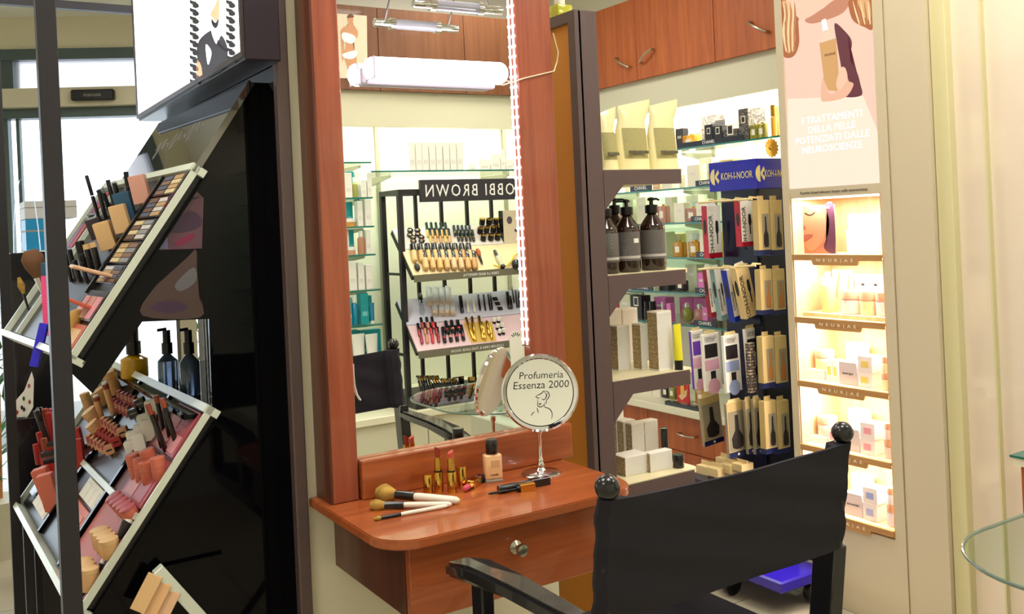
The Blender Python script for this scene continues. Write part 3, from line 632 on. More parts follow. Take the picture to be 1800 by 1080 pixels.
# refill pouches
POU = mat('cream_pouch_film', (236, 226, 172), 0.3, coat=0.3)
def pouch(label, px0, px1, pyb, pyt, yy, flip):
    a, b_ = PY(px0, pyb, yy), PY(px1, pyb, yy); ht = PY(px0, pyt, yy).z - ZS[0]; w = b_.x - a.x
    t = thing('refill_pouch', label, 'pouch', ((a.x + b_.x) / 2, yy, ZS[0]), 'refill pouches on the tower')
    rows = []
    for j in range(13):
        v = j / 12; dpt = 0.034 * (1 - v) ** 0.8 + 0.0015
        kn = ((0, 0.5, 0), (0.3, 0.49, 0), (0.55, 0.47, 0), (0.68, 0.41, 0.02), (0.85, 0.49, 0.10), (1.0, 0.50, 0.13))
        for (v0, h0, s0), (v1, h1, s1) in zip(kn, kn[1:]):
            if v0 <= v <= v1 + 1e-9: u = (v - v0) / (v1 - v0); hw = w * (h0 + (h1 - h0) * u); sh_ = flip * w * (s0 + (s1 - s0) * u)
        z = ht * v
        ring = [(sh_ + hw * math.cos(q) * (1 if abs(math.cos(q)) > 0.4 else 1), dpt * math.sin(q), z + (0.006 * math.cos(q * 2) if v == 0 else 0) - (0.012 * (1 - math.cos(q)) * (v - 0.8) * 5 if v > 0.8 else 0)) for q in [2 * math.pi * i / 20 for i in range(20)]]
        rows.append([V(c) for c in ring] + [V(ring[0])])
    b = B(); b.grid(rows); bmesh.ops.remove_doubles(b.bm, verts=b.bm.verts, dist=1e-5); bmesh.ops.holes_fill(b.bm, edges=b.bm.edges)
    part('film', b.mesh(True), POU, t)
    lab = B()
    lr = [[V((w * (-0.36 + 0.72 * i / 8), -(0.034 * (1 - v) ** 0.8 + 0.0015) * math.sqrt(max(0.05, 1 - (0.76 * (-1 + 2 * i / 8)) ** 2)) - 0.0012, ht * v)) for i in range(9)] for v in (0.16, 0.3, 0.45, 0.58)]
    lab.grid(lr); part('label', lab.mesh(True), OLIVE, t)
    part('print_line', mbox(w * 0.6, 0.001, 0.009), print_mat('dense_dark_print', (120, 112, 70), (50, 46, 40), 260, 500, 0.45, 0.8), t, Matrix.Translation((-w * 0.02, -0.037, ht * 0.22)) @ Matrix.Rotation(math.radians(-12), 4, 'X'))
pouch('cream refill pouch half hidden behind the brown tower post', 1050, 1083, 297, 186, YT + 0.06, 1)
pouch('cream refill pouch with olive label, middle of three on the tower', 1083, 1140, 297, 172, YT + 0.07, 1)
pouch('cream refill pouch with olive label at the free end of the tower shelf', 1140, 1190, 297, 172, YT + 0.08, 1)
a = PY(1060, 200, YT + 0.2); single('dark_carton', 'dark patterned carton behind the left refill pouch', 'box', mbox(0.05, 0.05, 0.17, 0.001), print_mat('dark_tile_print', (52, 48, 50), (150, 144, 136), 90, 200, 0.55, 0.12), Matrix.Translation((a.x + 0.01, YT + 0.22, ZS[0])))
# brown pump bottles
BRG = mat('brown_bottle_glass', (40, 20, 12), 0.06, spec=0.7, coat=0.5)
def pump_bottle(label, pxc, wpx, pyb, pyt, turn, yy, sticker=False):
    p = PY(pxc, pyb, yy); s = sz(1, p); R = wpx / 2 * s; ht = 128 * s
    t = thing('pump_bottle', label, 'bottle', Matrix.Translation((p.x, yy, ZS[1])) @ Matrix.Rotation(math.radians(turn), 4, 'Z'), 'brown pump bottles on the tower')
    part('body', mlathe([(R * 0.93, 0), (R, 0.004), (R, ht * 0.58), (R * 0.96, ht * 0.625), (R * 0.4, ht * 0.76), (R * 0.36, ht * 0.79)], 28), BRG, t)
    part('label', mlathe([(R * 1.004, ht * 0.16), (R * 1.008, ht * 0.161), (R * 1.008, ht * 0.55), (R * 1.004, ht * 0.551)], 28), DLAB, t)
    part('collar', mlathe([(R * 0.52, ht * 0.78), (R * 0.53, ht * 0.785), (R * 0.53, ht * 0.89), (R * 0.3, ht * 0.9)], 20), BLACK, t)
    part('pump', B().lathe([(R * 0.16, ht * 0.9), (R * 0.16, ht * 0.95), (R * 0.3, ht * 0.955), (R * 0.3, ht * 0.985), (R * 0.1, ht * 1.0)], 14).tube([(0, 0, ht * 0.972), (-R * 0.8, 0, ht * 0.972), (-R * 1.15, 0, ht * 0.955)], R * 0.09, 8).mesh(True), BLACK, t)
    part('band', mlathe([(R * 1.011, ht * 0.19), (R * 1.011, ht * 0.225)], 28), mat('pale_label_band', (186, 182, 176), 0.6), t)
    if sticker: part('sticker', B().box(0.0, 0.015, -R * 1.03, -R * 0.9, ht * 0.40, ht * 0.46), WHITE, t)
pump_bottle('brown pump bottle half hidden by the brown post', 1069, 42, 478, 350, 30, YT + 0.06)
pump_bottle('brown pump bottle with a white price sticker, second on the tower shelf', 1106, 43, 478, 345, -10, YT + 0.06, True)
pump_bottle('brown pump bottle nearest the free end of the tower shelf', 1150, 44, 476, 345, 80, YT + 0.06)
pump_bottle('brown pump bottle in the back row behind the other two', 1085, 38, 478, 350, 160, YT + 0.17)
# cartons: left face printed tan (faces -x), front pale (faces -y)
def carton(label, pxl, px0, px1, pyb, pyt, zs, yy=None, front=None, side=True, group='pale cosmetic cartons on the tower', dmin=0.03):
    p = PZ(px0, pyb, zs) if yy is None else PY(px0, pyb, yy); yy = p.y; p.z = zs
    x1 = PY(px1, pyb, yy).x; zt = PY(px0, pyt, yy).z; d = max(dmin, PX(pxl, (pyb + pyt) / 2, p.x).y - yy)
    d = min(d, 0.12)
    if yy + d > YT + 0.36: d = max(0.02, YT + 0.355 - yy)
    t = thing('cosmetic_carton', label, 'box', ((p.x + x1) / 2, yy + d / 2, zs), group); w, h = x1 - p.x, zt - zs
    part('box', mbox(w, d, h, 0.0008), PAPER, t)
    part('front_print', mbox(w * 0.9, 0.0006, h * 0.93), front or SPEC, t, Matrix.Translation((0, -d / 2 - 0.0003, h * 0.035)))
    if side: part('side_print', mbox(0.0006, d * 0.94, h * 0.94), TANP, t, Matrix.Translation((-w / 2 - 0.0003, 0, h * 0.03)))
    return t
z3, z4 = ZS[2], ZS[3]
carton('pale upright carton beside the post, first of three tall cartons', 1069, 1088, 1110, 652, 573, z3)
carton('pale narrow carton, second of three tall cartons', 1112, 1129, 1139, 651, 570, z3)
carton('tallest pale carton with tan printed side, third of three', 1139, 1159, 1184.5, 653, 548, z3)
carton('pinkish carton in the back row beside the post', 1066, 1070, 1097, 648, 544, z3, YT + 0.24)
carton('pinkish carton in the back row behind the narrow carton', 1096, 1098, 1125, 648, 543, z3, YT + 0.24)
p = PZ(1193.5, 650, z3); s = sz(1, p)
t = thing('yellow_tube', 'bright yellow cosmetic tube standing on its black cap', 'tube', p)
part('cap', mcyl(7.5 * s, 17 * s), BLACK, t)
b = B(); rows = []
for j in range(7):
    v = j / 6; rows.append([V((7.8 * s * (1 + 0.1 * v) * math.cos(q), 7.8 * s * (1 - 0.93 * v) * math.sin(q), 17 * s + 63 * s * v)) for q in [2 * math.pi * i / 16 for i in range(17)]])
b.grid(rows); bmesh.ops.remove_doubles(b.bm, verts=b.bm.verts, dist=1e-5); bmesh.ops.holes_fill(b.bm, edges=b.bm.edges); part('tube', b.mesh(True), mat('yellow_tube_plastic', (232, 222, 38), 0.35), t)
carton('low wide pale carton at the front of the lowest tower shelf, beside the post', 1076, 1100.5, 1141.5, 839, 805, z4)
carton('low wide pale carton at the front of the lowest tower shelf, beside the black jar', 1142, 1144, 1183, 832, 798, z4)
carton('upright pale carton behind the low wide cartons, nearest the post', 1106, 1113, 1135, 815, 745, z4, YT + 0.14)
carton('upright pale carton behind the low wide cartons, beside the nail bottle', 1135, 1136, 1159.5, 815, 741, z4, YT + 0.14)
carton('upright pale carton deeper on the lowest tower shelf, second in line', 1094, 1098, 1120, 812, 741, z4, YT + 0.2)
carton('upright pale carton deepest on the lowest tower shelf, third in line', 1084, 1086, 1106, 808, 738, z4, YT + 0.26)
carton('tall white carton at the back of the lowest tower shelf under the bracket', 1078, 1080, 1099, 790, 684, z4, YT + 0.31, front=PAPER, side=False)
p = PY(1170, 815, YT + 0.13); s = sz(1, p); t = thing('nail_polish', 'small dark nail polish bottle with black cap on the tower', 'bottle', (p.x, YT + 0.13, z4))
part('body', mlathe([(8 * s, 0), (8.5 * s, 0.002), (8.5 * s, 20 * s), (4 * s, 25 * s)], 16), mat('dark_polish_glass', (40, 26, 26), 0.08, coat=0.5), t); part('cap', mlathe([(7 * s, 25 * s), (7.3 * s, 26 * s), (6.6 * s, 58 * s), (0, 59 * s)], 16), BSAT, t)
p = PZ(1193, 822, z4); s = sz(1, p); t = thing('cream_jar', 'flat black cosmetic jar at the end of the lowest tower shelf', 'jar', p)
part('jar', mlathe([(9 * s, 0), (10 * s, 0.002), (10 * s, 11 * s)], 20), mat('black_jar_glass', (24, 22, 26), 0.08, coat=0.6), t); part('lid', mlathe([(10.3 * s, 11.2 * s), (10.3 * s, 22 * s), (9.6 * s, 23 * s), (0, 23 * s)], 20), BSAT, t)

# ================================================================== PERFUME WALL STOCK
C_ = lambda n, rgb, **k: mat(n, rgb, k.pop('rough', 0.5), **k)
DK = C_('black_perfume_carton', (34, 32, 34)); DKM = print_mat('marbled_dark_carton', (70, 66, 66), (120, 114, 104), 120, 90, 0.5, 0.8); IVO = C_('ivory_carton', (238, 230, 208)); GLDC = C_('gold_carton', (214, 176, 84), rough=0.35, metal=0.3)
PNK = C_('pink_carton', (218, 120, 188)); REDC = C_('red_carton', (186, 34, 44)); GRY = C_('grey_carton', (120, 120, 120)); GRC = C_('pale_green_carton', (206, 206, 178)); PCH = C_('peach_carton', (222, 168, 128)); CRM = C_('cream_gold_carton', (224, 200, 120))
AMB = mat('amber_perfume', (214, 158, 58), 0.08, trans=0.45); PKL = mat('pink_perfume', (206, 146, 132), 0.08, trans=0.45); OLV = mat('olive_perfume', (150, 146, 62), 0.08, trans=0.4); DRK = mat('dark_perfume', (52, 48, 50), 0.08, trans=0.2)
CAPB = BSAT; LABB = mat('black_gold_label', (26, 24, 24), 0.4)
DESC = {'black_perfume_carton': 'black perfume box', 'marbled_dark_carton': 'marbled dark perfume box', 'ivory_carton': 'ivory perfume box', 'gold_carton': 'gold perfume box', 'pink_carton': 'pink perfume box', 'red_carton': 'red perfume box', 'grey_carton': 'grey perfume box', 'pale_green_carton': 'pale green perfume box', 'peach_carton': 'peach perfume box', 'cream_gold_carton': 'cream and gold perfume box', 'amber_perfume': 'amber perfume bottle', 'pink_perfume': 'pink perfume bottle', 'olive_perfume': 'olive perfume bottle', 'dark_perfume': 'dark perfume bottle'}
def pbox(px0, px1, pyt, k, row, m, lab=0):
    return ('b', px0, px1, pyt, row, m, lab)
def stock(k, items, shelfdesc, z0=None, xbase=None):
    z0 = ZG[k] if z0 is None else z0; X0 = XF if xbase is None else xbase
    order = sorted(range(len(items)), key=lambda i: items[i][1] + items[i][2])
    for n, i in enumerate(order):
        kind, px0, px1, pyt, row, m, lab = items[i]
        xf = X0 + (0.045, 0.12, 0.20)[row]
        pym = (pyt + 40)
        a, c = PX(px1, pyt, xf).y, PX(px0, pyt, xf).y; w = c - a; h = PX((px0 + px1) / 2, pyt, xf).z - z0; d = min(0.065, max(0.03, w * 0.7))
        if h < 0.02: h = 0.03
        lbl = '%s on %s, %s thing from the left' % (DESC[m.name], shelfdesc, ORD[n])
        M = Matrix.Translation((xf + d / 2, (a + c) / 2, z0)) @ FACE_X
        if kind == 'b':
            t = thing('perfume_box', lbl, 'box', M, 'perfume stock'); part('carton', mbox(w, d, h, 0.0006), m, t)
            if lab: 
                part('label', mbox(w * 0.42, 0.001, w * 0.55), IVO, t, Matrix.Translation((0, -d / 2 - 0.0005, h * 0.55))); part('emblem', mbox(w * 0.3, 0.0014, w * 0.4), LABB, t, Matrix.Translation((0, -d / 2 - 0.0007, h * 0.55 + w * 0.075)))
            else: part('fine_print', mbox(w * 0.5, 0.0008, h * 0.12), GREYP if m in (DK, DKM) else FINE, t, Matrix.Translation((0, -d / 2 - 0.0004, h * 0.55)))
        elif kind == 'p':
            t = thing('perfume_bottle', lbl, 'bottle', M, 'perfume stock'); hb = h * 0.66
            part('body', B().box(-w / 2, w / 2, -d * 0.4, d * 0.4, 0, hb, 0.003, seg=2).mesh(True), m, t); part('collar', mcyl(w * 0.14, h * 0.07), GOLD, t, Matrix.Translation((0, 0, hb)))
            part('cap', B().box(-w * 0.24, w * 0.24, -d * 0.22, d * 0.22, hb + h * 0.07, h, 0.002).mesh(True), ACR if m is not DRK else CAPB, t)
            part('label', mbox(w * 0.46, 0.001, hb * 0.4), IVO, t, Matrix.Translation((0, -d * 0.4 - 0.0006, hb * 0.3)))
        elif kind == 'o':
            t = thing('perfume_bottle', lbl, 'bottle', M, 'perfume stock'); R = min(w / 2, h * 0.4)
            part('body', B().lathe([(0, -0.012), (R * 0.8, -0.012), (R, -0.006), (R, 0.006), (R * 0.8, 0.012), (0, 0.012)], 24, M_from((0, 0, R), (1, 0, 0), (0, 0, 1), (0, -1, 0))).mesh(True), m, t)
            part('cap', mcyl(R * 0.25, h - 2 * R + 0.004, 12), CHROME, t, Matrix.Translation((0, 0, 2 * R - 0.003)))
        elif kind == 'c':
            t = thing('perfume_bottle', lbl, 'bottle', M, 'perfume stock'); part('body', mcyl(w / 2, h * 0.62, 16), m, t); part('cap', mcyl(w * 0.46, h * 0.36, 16), GOLD if m is AMB else BSAT, t, Matrix.Translation((0, 0, h * 0.63)))
def sign_strip(px0, px1, py, k, hpx=10):
    xf = XF + 0.008; z = ZG[k]; a, c = PX(px1, py, xf).y, PX(px0, py, xf).y; h = sz(hpx, PX(px0, py, xf))
    t = thing('shelf_label', 'black label strip with white brand lettering on the %s perfume shelf%s' % (sh_names[k], ' near the tower' if px0 < 1200 else ''), 'label', Matrix.Translation((xf, (a + c) / 2, z)) @ FACE_X, 'shelf label strips')
    part('strip', mbox(c - a, 0.004, h), BLACK, t); part('lettering', text_mesh('CHANEL', h * 0.86), LET, t, Matrix.Translation((((1242 if k == 0 else (px0 + px1) / 2) - (px0 + px1) / 2) * 0.0, -0.0028, h * 0.5)) @ TXT)
sd = lambda k: 'the %s perfume shelf' % sh_names[k]
stock(0, [('p', 1197, 1218, 226, 0, AMB, 0), ('b', 1187, 1200, 226, 1, DK, 0), ('b', 1186, 1194, 209, 2, IVO, 0), ('b', 1220, 1233, 208, 2, GRY, 0), ('b', 1232, 1256, 203, 2, DKM, 0), ('b', 1238, 1252, 219, 0, DK, 1), ('b', 1253, 1269, 221, 0, DK, 1), ('b', 1271, 1296, 227, 0, DKM, 1), ('b', 1256, 1273, 211, 2, DK, 0), ('b', 1274, 1284, 209, 2, IVO, 0), ('b', 1285, 1296, 208, 2, CRM, 0), ('b', 1297, 1314, 191, 0, DKM, 1), ('b', 1315, 1333, 190, 2, DKM, 0), ('p', 1316, 1328, 206, 0, OLV, 0), ('p', 1329, 1342, 204, 0, OLV, 0), ('c', 1350, 1358, 184, 0, AMB, 0), ('b', 1359, 1368, 188, 1, CRM, 0)], sd(0))
stock(1, [('b', 1207, 1227, 290, 0, IVO, 0), ('b', 1229, 1250, 278, 1, IVO, 0), ('b', 1252, 1262, 285, 0, IVO, 0), ('b', 1264, 1288, 281, 1, CRM, 0), ('b', 1147, 1160, 322, 1, PCH, 0), ('b', 1163, 1180, 314, 0, IVO, 0), ('b', 1182, 1204, 306, 1, IVO, 0), ('b', 1068, 1084, 333, 0, IVO, 0), ('b', 1086, 1106, 327, 1, IVO, 0)], sd(1))
stock(2, [('b', 1118, 1134, 347, 1, IVO, 0), ('p', 1074, 1090, 358, 0, PKL, 0), ('b', 1094, 1112, 352, 1, GRC, 0), ('p', 1153, 1167, 347, 0, PKL, 0), ('b', 1169, 1181, 347, 1, IVO, 0), ('b', 1184, 1202, 357, 0, IVO, 0), ('p', 1203, 1221, 354, 0, PKL, 0), ('b', 1205, 1227, 343, 2, IVO, 0), ('b', 1223, 1240, 357, 0, IVO, 0)], sd(2))
stock(3, [('b', 1174, 1200, 411, 2, CRM, 0), ('p', 1180, 1196, 413, 0, AMB, 0), ('b', 1205, 1228, 405, 2, IVO, 0), ('p', 1207, 1225, 411, 0, AMB, 0), ('b', 1229, 1246, 412, 0, IVO, 0), ('b', 1250, 1270, 408, 1, CRM, 0), ('p', 1100, 1120, 410, 0, AMB, 0), ('b', 1124, 1146, 406, 1, IVO, 0), ('b', 1150, 1170, 408, 1, GRC, 0)], sd(3))
stock(4, [('b', 1085, 1111, 495, 0, IVO, 0), ('b', 1113, 1150, 491, 1, IVO, 0), ('b', 1158, 1174, 488, 0, DK, 0), ('b', 1176, 1202, 474, 1, GRY, 0), ('b', 1204, 1224, 465, 1, GRC, 0), ('b', 1226, 1238, 480, 0, PNK, 0), ('b', 1240, 1262, 470, 1, PNK, 0), ('p', 1186, 1200, 484, 0, DRK, 0)], sd(4))
stock(5, [('b', 1074, 1087, 520, 0, REDC, 0), ('b', 1088, 1107, 518, 0, GRC, 0), ('b', 1108, 1127, 520, 0, DK, 1), ('c', 1129, 1137, 530, 0, DRK, 0), ('c', 1138, 1147, 530, 0, DRK, 0), ('b', 1149, 1169, 523, 1, PNK, 0), ('o', 1153, 1166, 532, 0, PKL, 0), ('b', 1171, 1178, 534, 0, PNK, 0), ('b', 1194, 1217, 524, 2, PNK, 0), ('b', 1218, 1241, 524, 2, PNK, 0), ('o', 1187, 1210, 534, 0, OLV, 0), ('o', 1213, 1232, 536, 0, PKL, 0), ('b', 1234, 1243, 540, 0, PNK, 0)], sd(5))
sign_strip(1189, 1308, 250, 0, 9)
for px0, px1, py, k in ((1108, 1146, 333, 1), (1223, 1260, 323, 1), (1215, 1252, 387, 2), (1224, 1262, 446, 3), (1110, 1148, 505, 4), (1222, 1262, 509, 4), (1221, 1260, 570, 5)): sign_strip(px0, px1, py, k)
# on the worktop
wd_ = 'the worktop below the perfume shelves'
stock(0, [('b', 1110, 1145, 672, 1, IVO, 0), ('b', 1146, 1160, 675, 1, IVO, 0), ('p', 1161, 1172, 668, 1, DRK, 0), ('p', 1173, 1184, 670, 1, OLV, 0), ('p', 1219, 1238, 673, 1, AMB, 0)], wd_, CTOP, XF - 0.06)
a = PX(1201, 690, XF + 0.05)
t = thing('display_card', 'red display card with a gold bottle picture on the worktop', 'card', Matrix.Translation((XF + 0.05, a.y, CTOP)) @ FACE_X)
w_, h_ = sz(31, a), PX(1201, 667, XF + 0.05).z - CTOP
part('card', mbox(w_, 0.006, h_), mat('red_card_print', (206, 40, 36), 0.4), t)
part('picture', B().prism([(-w_ * .35, h_ * .25), (-w_ * .1, h_ * .1), (w_ * .3, h_ * .3), (w_ * .4, h_ * .6), (0, h_ * .45)], -0.0045, -0.003), mat('peach_print', (238, 196, 150), 0.5), t); part('bottle_picture', mbox(w_ * 0.3, 0.001, h_ * 0.35), mat('gold_print', (236, 186, 60), 0.4), t, Matrix.Translation((0, -0.0051, h_ * 0.38)))
a, c = PX(1231, 712, XF - 0.03), PX(1172, 702, XF - 0.03); single('display_riser', 'long black display riser lying on the cream worktop', 'riser', B().box(XF - 0.045, XF - 0.005, a.y, c.y, CTOP, CTOP + 0.018, 0.002), BSAT)
# ================================================================== BRUSH STAND (hair brushes on a square spinner)
XK = 2.60; yk0 = PX(1329, 300, XK).y; yk1 = PX(1246, 312, XK).y; wk = yk1 - yk0; xk1 = XK + wk * 0.9
BLU = mat('royal_blue_acrylic', (26, 26, 168), 0.08, coat=0.4); BLUD = mat('dark_blue_column', (24, 28, 60), 0.15); IVP = mat('ivory_hook_plastic', (226, 206, 150), 0.4); GLDL = mat('gold_foil_print', (222, 206, 140), 0.35)
zh0, zh1 = PX(1330, 332, XK).z, PX(1328, 278.5, XK).z
st = thing('brush_stand', 'tall wheeled display stand with royal blue header holding hair brushes', 'stand', ((XK + xk1) / 2, (yk0 + yk1) / 2, 0))
hd = part('header', B().box(XK, xk1, yk0, yk1, zh0, zh1, 0.002), BLU, st, world=True)
yc, zc = (yk0 + yk1) / 2, (zh0 + zh1) / 2; th_ = zh1 - zh0
def emblem(M, r):
    b = B(); pts = [(r * 0.8 * math.cos(math.radians(q)), r * math.sin(math.radians(q))) for q in range(95, 266, 10)]
    b.prism(pts + [(-0.05 * r, -0.9 * r), (-0.05 * r, 0.9 * r)], -0.0008, 0); b.prism([(0.05 * r, 0.15 * r), (0.55 * r, 0.85 * r), (0.75 * r, 0.45 * r), (0.3 * r, 0.0), (0.75 * r, -0.45 * r), (0.55 * r, -0.85 * r), (0.05 * r, -0.15 * r)], -0.0008, 0)
    bmesh.ops.transform(b.bm, matrix=M, verts=b.bm.verts); return b
fx = lambda y, z: Matrix.Translation((XK - 0.0006, y, z)) @ FACE_X
part('emblem', emblem(fx(PX(1257, 314, XK).y, zc), th_ * 0.28), GLDL, hd, world=True)
kt = text_mesh('KOH-I-NOOR', 0.05); kw = PX(1268, 310, XK).y - PX(1323, 305, XK).y
part('lettering', kt, GLDL, hd, fx((PX(1268, 310, XK).y + PX(1323, 305, XK).y) / 2, zc) @ Matrix.Translation((0, -0.0006, 0)) @ TXT @ fit(kt, kw, th_ * 0.24), world=True)
part('emblem', emblem(Matrix.Translation((PY(1336.5, 306, yk0).x, yk0 - 0.0006, zc)), th_ * 0.28), GLDL, hd, world=True)
part('lettering', kt, GLDL, hd, Matrix.Translation((PY(1344, 306, yk0).x + kw * 0.42, yk0 - 0.001, zc)) @ TXT @ fit(kt, kw * 0.84, th_ * 0.24), world=True)
part('column', B().box(XK + 0.03, xk1 - 0.03, yk0 + 0.03, yk1 - 0.03, 0.0, zh0), BLUD, st, world=True)
part('edge_strip', B().box(XK + 0.018, XK + 0.03, yk0 + 0.018, yk0 + 0.03, 0.13, zh0), thin_glass('blue_clear_strip', (120, 130, 190)), st, world=True)
base = part('base', B().box(2.37, 2.592, 2.22, yk1 + 0.2, 0.085, 0.125, 0.006), mat('blue_base_plastic', (40, 24, 150), 0.25), st, world=True)
for (x, y) in ((2.395, 2.475), (2.40, yk1 + 0.16), (2.565, 2.26), (2.565, yk1 + 0.16)):
    part('caster', B().lathe([(0.036, -0.012), (0.038, -0.008), (0.038, 0.008), (0.036, 0.012)], 20, M_from((x, y, 0.04), (0, 0, 1), (1, 0, 0), (0, 1, 0))).box(x - 0.012, x + 0.012, y - 0.016, y + 0.016, 0.06, 0.086).mesh(True), BLACK, base, world=True)
def hook(px0, px1, py, x):
    a, b_ = PX(px0, py + (px1 - px0) * 0.07, x), PX(px1, py, x)
    bb = B().tube([a, b_], 0.004, 8)
    n = max(2, int((px1 - px0) / 22))
    for i in range(n): c = a.lerp(b_, (i + 0.7) / n); bb.tube([c + V((0, 0, -0.002)), c + V((0.005, -0.004, 0.008)), c + V((0.045, -0.004, 0.004))], 0.0035, 6)
    part('hook_rail', bb.mesh(True), IVP, st, world=True)
XP = XK - 0.05
hook(1228, 1322, 350, XP - 0.02); hook(1228, 1328, 467, XP - 0.02)
KRED = mat('crimson_package', (186, 22, 44), 0.4); KBLU = mat('blue_package', (18, 46, 168), 0.4); KTEA = mat('teal_grey_package', (140, 172, 176), 0.45); KTAN = mat('tan_package', (222, 196, 142), 0.5); KRAFT = mat('kraft_package', (198, 174, 118), 0.6); NAVY = mat('navy_band', (24, 34, 82), 0.4)
DBR = mat('dark_brush_print', (40, 34, 34), 0.5); CLR = thin_glass('clear_window_film', (236, 234, 224), 1.0, 0.05); BRW = mat('wooden_brush', (176, 116, 56), 0.5)
GR_B = 'packed hair brushes hanging on the stand'
def pack(label, pxl, px0, px1, pyt, pyb, xc, tilt, side, front, kind):
    p = PX(px0, pyb, xc); x1 = PY(px1, pyb, p.y).x; d = max(0.012, PX(pxl, (pyb + pyt) / 2, xc).y - p.y); h = PX(px0, pyt, xc).z - p.z; w = x1 - p.x
    M = Matrix.Translation((p.x, p.y, p.z + h)) @ Matrix.Rotation(math.radians(-tilt), 4, 'Y') @ Matrix.Translation((w / 2, d / 2, -h))
    t = thing('packed_brush', label, 'package', M, GR_B)
    part('box', mbox(w, d, h, 0.0008), front, t); fy = -d / 2 - 0.0006
    part('side', mbox(0.001, d, h), side, t, Matrix.Translation((-w / 2 - 0.0005, 0, 0)))
    part('hanging_tab', B().prism([(-w * 0.4, h), (-w * 0.3, h + 0.012), (w * 0.3, h + 0.012), (w * 0.4, h)], -0.001, 0.001), IVP if kind != 'k' else WHITE, t)
    if kind == 'k':
        part('lettering', text_mesh('KOH-I-NOOR', w * 0.42, spacing=0.95), INK, t, Matrix.Translation((-w * 0.24, fy - 0.0005, h * 0.4)) @ TXT @ Matrix.Rotation(math.pi / 2, 4, 'Z'))
        part('brush_picture', B().lathe([(0, 0), (w * 0.1, h * 0.03), (w * 0.12, h * 0.2), (w * 0.05, h * 0.27), (w * 0.04, h * 0.45), (0, h * 0.46)][::-1], 10).mesh(True), DBR, t, Matrix.Translation((w * 0.2, fy, h * 0.72)) @ Matrix.Diagonal((1, 0.05, -1, 1)))
        part('foot_band', mbox(w, 0.001, h * 0.1), side, t, Matrix.Translation((0, fy, 0)))
        part('brush_picture', B().ball(1, n=12).mesh(True), DBR, t, Matrix.Translation((-w / 2 - 0.001, 0, h * 0.6)) @ Matrix.Diagonal((0.0004, d * 0.3, h * 0.16, 1)))
    elif kind == 't':
        part('window', mbox(w * 0.76, 0.001, h * 0.24), side if side is not PAPER else DBR, t, Matrix.Translation((-w * 0.04, fy, h * 0.58)))
        part('lettering', text_mesh('TANGLE', w * 0.19, align='LEFT'), GREYP, t, Matrix.Translation((-w * 0.42, fy - 0.0003, h * 0.93)) @ TXT); part('lettering', text_mesh('TEEZER', w * 0.19, align='LEFT'), GREYP, t, Matrix.Translation((-w * 0.42, fy - 0.0003, h * 0.885)) @ TXT)
        part('panel', mbox(w * 0.86, 0.0012, h * 0.18), front_col[label], t, Matrix.Translation((-w * 0.04, fy, h * 0.36)))
        part('window', mbox(w * 0.3, 0.001, h * 0.2), DBR, t, Matrix.Translation((0.0, fy, h * 0.14)))
        part('badge', B().lathe([(w * 0.36, 0), (w * 0.36, 0.0012)], 24, M_from((0, fy, h * 0.07), (1, 0, 0), (0, 0, 1), (0, -1, 0))).mesh(True), front_col[label], t)
    elif kind == 'c':
        part('window', mbox(w * 0.9, 0.001, h * 0.72), CLRD, t, Matrix.Translation((0, fy, h * 0.12)))
        part('brush', B().lathe([(w * 0.12, 0), (w * 0.3, h * 0.03), (w * 0.34, h * 0.2), (w * 0.12, h * 0.34), (w * 0.09, h * 0.62)], 14).mesh(True), BRW if front is KRAFT and side is KRAFT else DBR, t, Matrix.Translation((0, fy - 0.001, h * 0.15)) @ Matrix.Diagonal((1, 0.08, 1, 1)))
        part('foot_band', mbox(w * 1.01, 0.0016, h * 0.1), NAVY, t, Matrix.Translation((0, fy, 0))); part('foot_mark', mbox(w * 0.1, 0.002, h * 0.04), PAPER, t, Matrix.Translation((0, fy, h * 0.03)))
    return t
CLRD = mat('grey_clear_window', (150, 142, 122), 0.15, coat=0.3)
pack('red and white packed brush hanging lower left of the blue header', 1235, 1246, 1269, 362, 455, XP, 1, KRED, PAPER, 'k')
pack('red and white packed brush hanging under the header centre', 1292, 1304, 1326, 354, 434, XP, 1, KRED, PAPER, 'k')
pack('dark red packed brush, first of four in the second row', 1236, 1245, 1255, 472, 560, XP, 6, mat('dark_red_package', (146, 18, 36), 0.4), PAPER, 'k')
pack('teal grey packed brush, second of four in the second row', 1249, 1259, 1271, 474, 567, XP - 0.01, 9, KTEA, PAPER, 'k')
pack('bright blue packed brush, third of four in the second row', 1269, 1281, 1291, 476, 570, XP - 0.02, 10, KBLU, PAPER, 'k')
pack('wide tan packed brush leaning, last of four in the second row', 1285, 1297, 1320, 472, 566, XP - 0.03, 13, KTAN, KTAN, 'k')
PPK = mat('pink_print_panel', (232, 176, 200), 0.5); PLB = mat('periwinkle_print_panel', (156, 170, 214), 0.5); PUR = mat('purple_package', (112, 60, 176), 0.5)
l1, l2, l3, l4 = 'white packed detangling brush with purple side, leftmost of the third row', 'white packed detangling brush with pink panel on the stand', 'white packed detangling brush with periwinkle panel on the stand', 'white packed detangling brush at the back, right end of third row'
front_col = {l1: PPK, l2: PPK, l3: PLB, l4: PLB}
pack(l1, 1217, 1219, 1240, 584, 686, XP - 0.03, 2, PUR, PAPER, 't'); pack(l4, 1312, 1314, 1338, 580, 682, XP + 0.03, 3, PAPER, PAPER, 't')
pack(l2, 1237, 1239, 1268, 590, 690, XP - 0.06, 2, PAPER, PAPER, 't'); pack(l3, 1272, 1276, 1303, 592, 692, XP - 0.06, 2, PAPER, PAPER, 't')
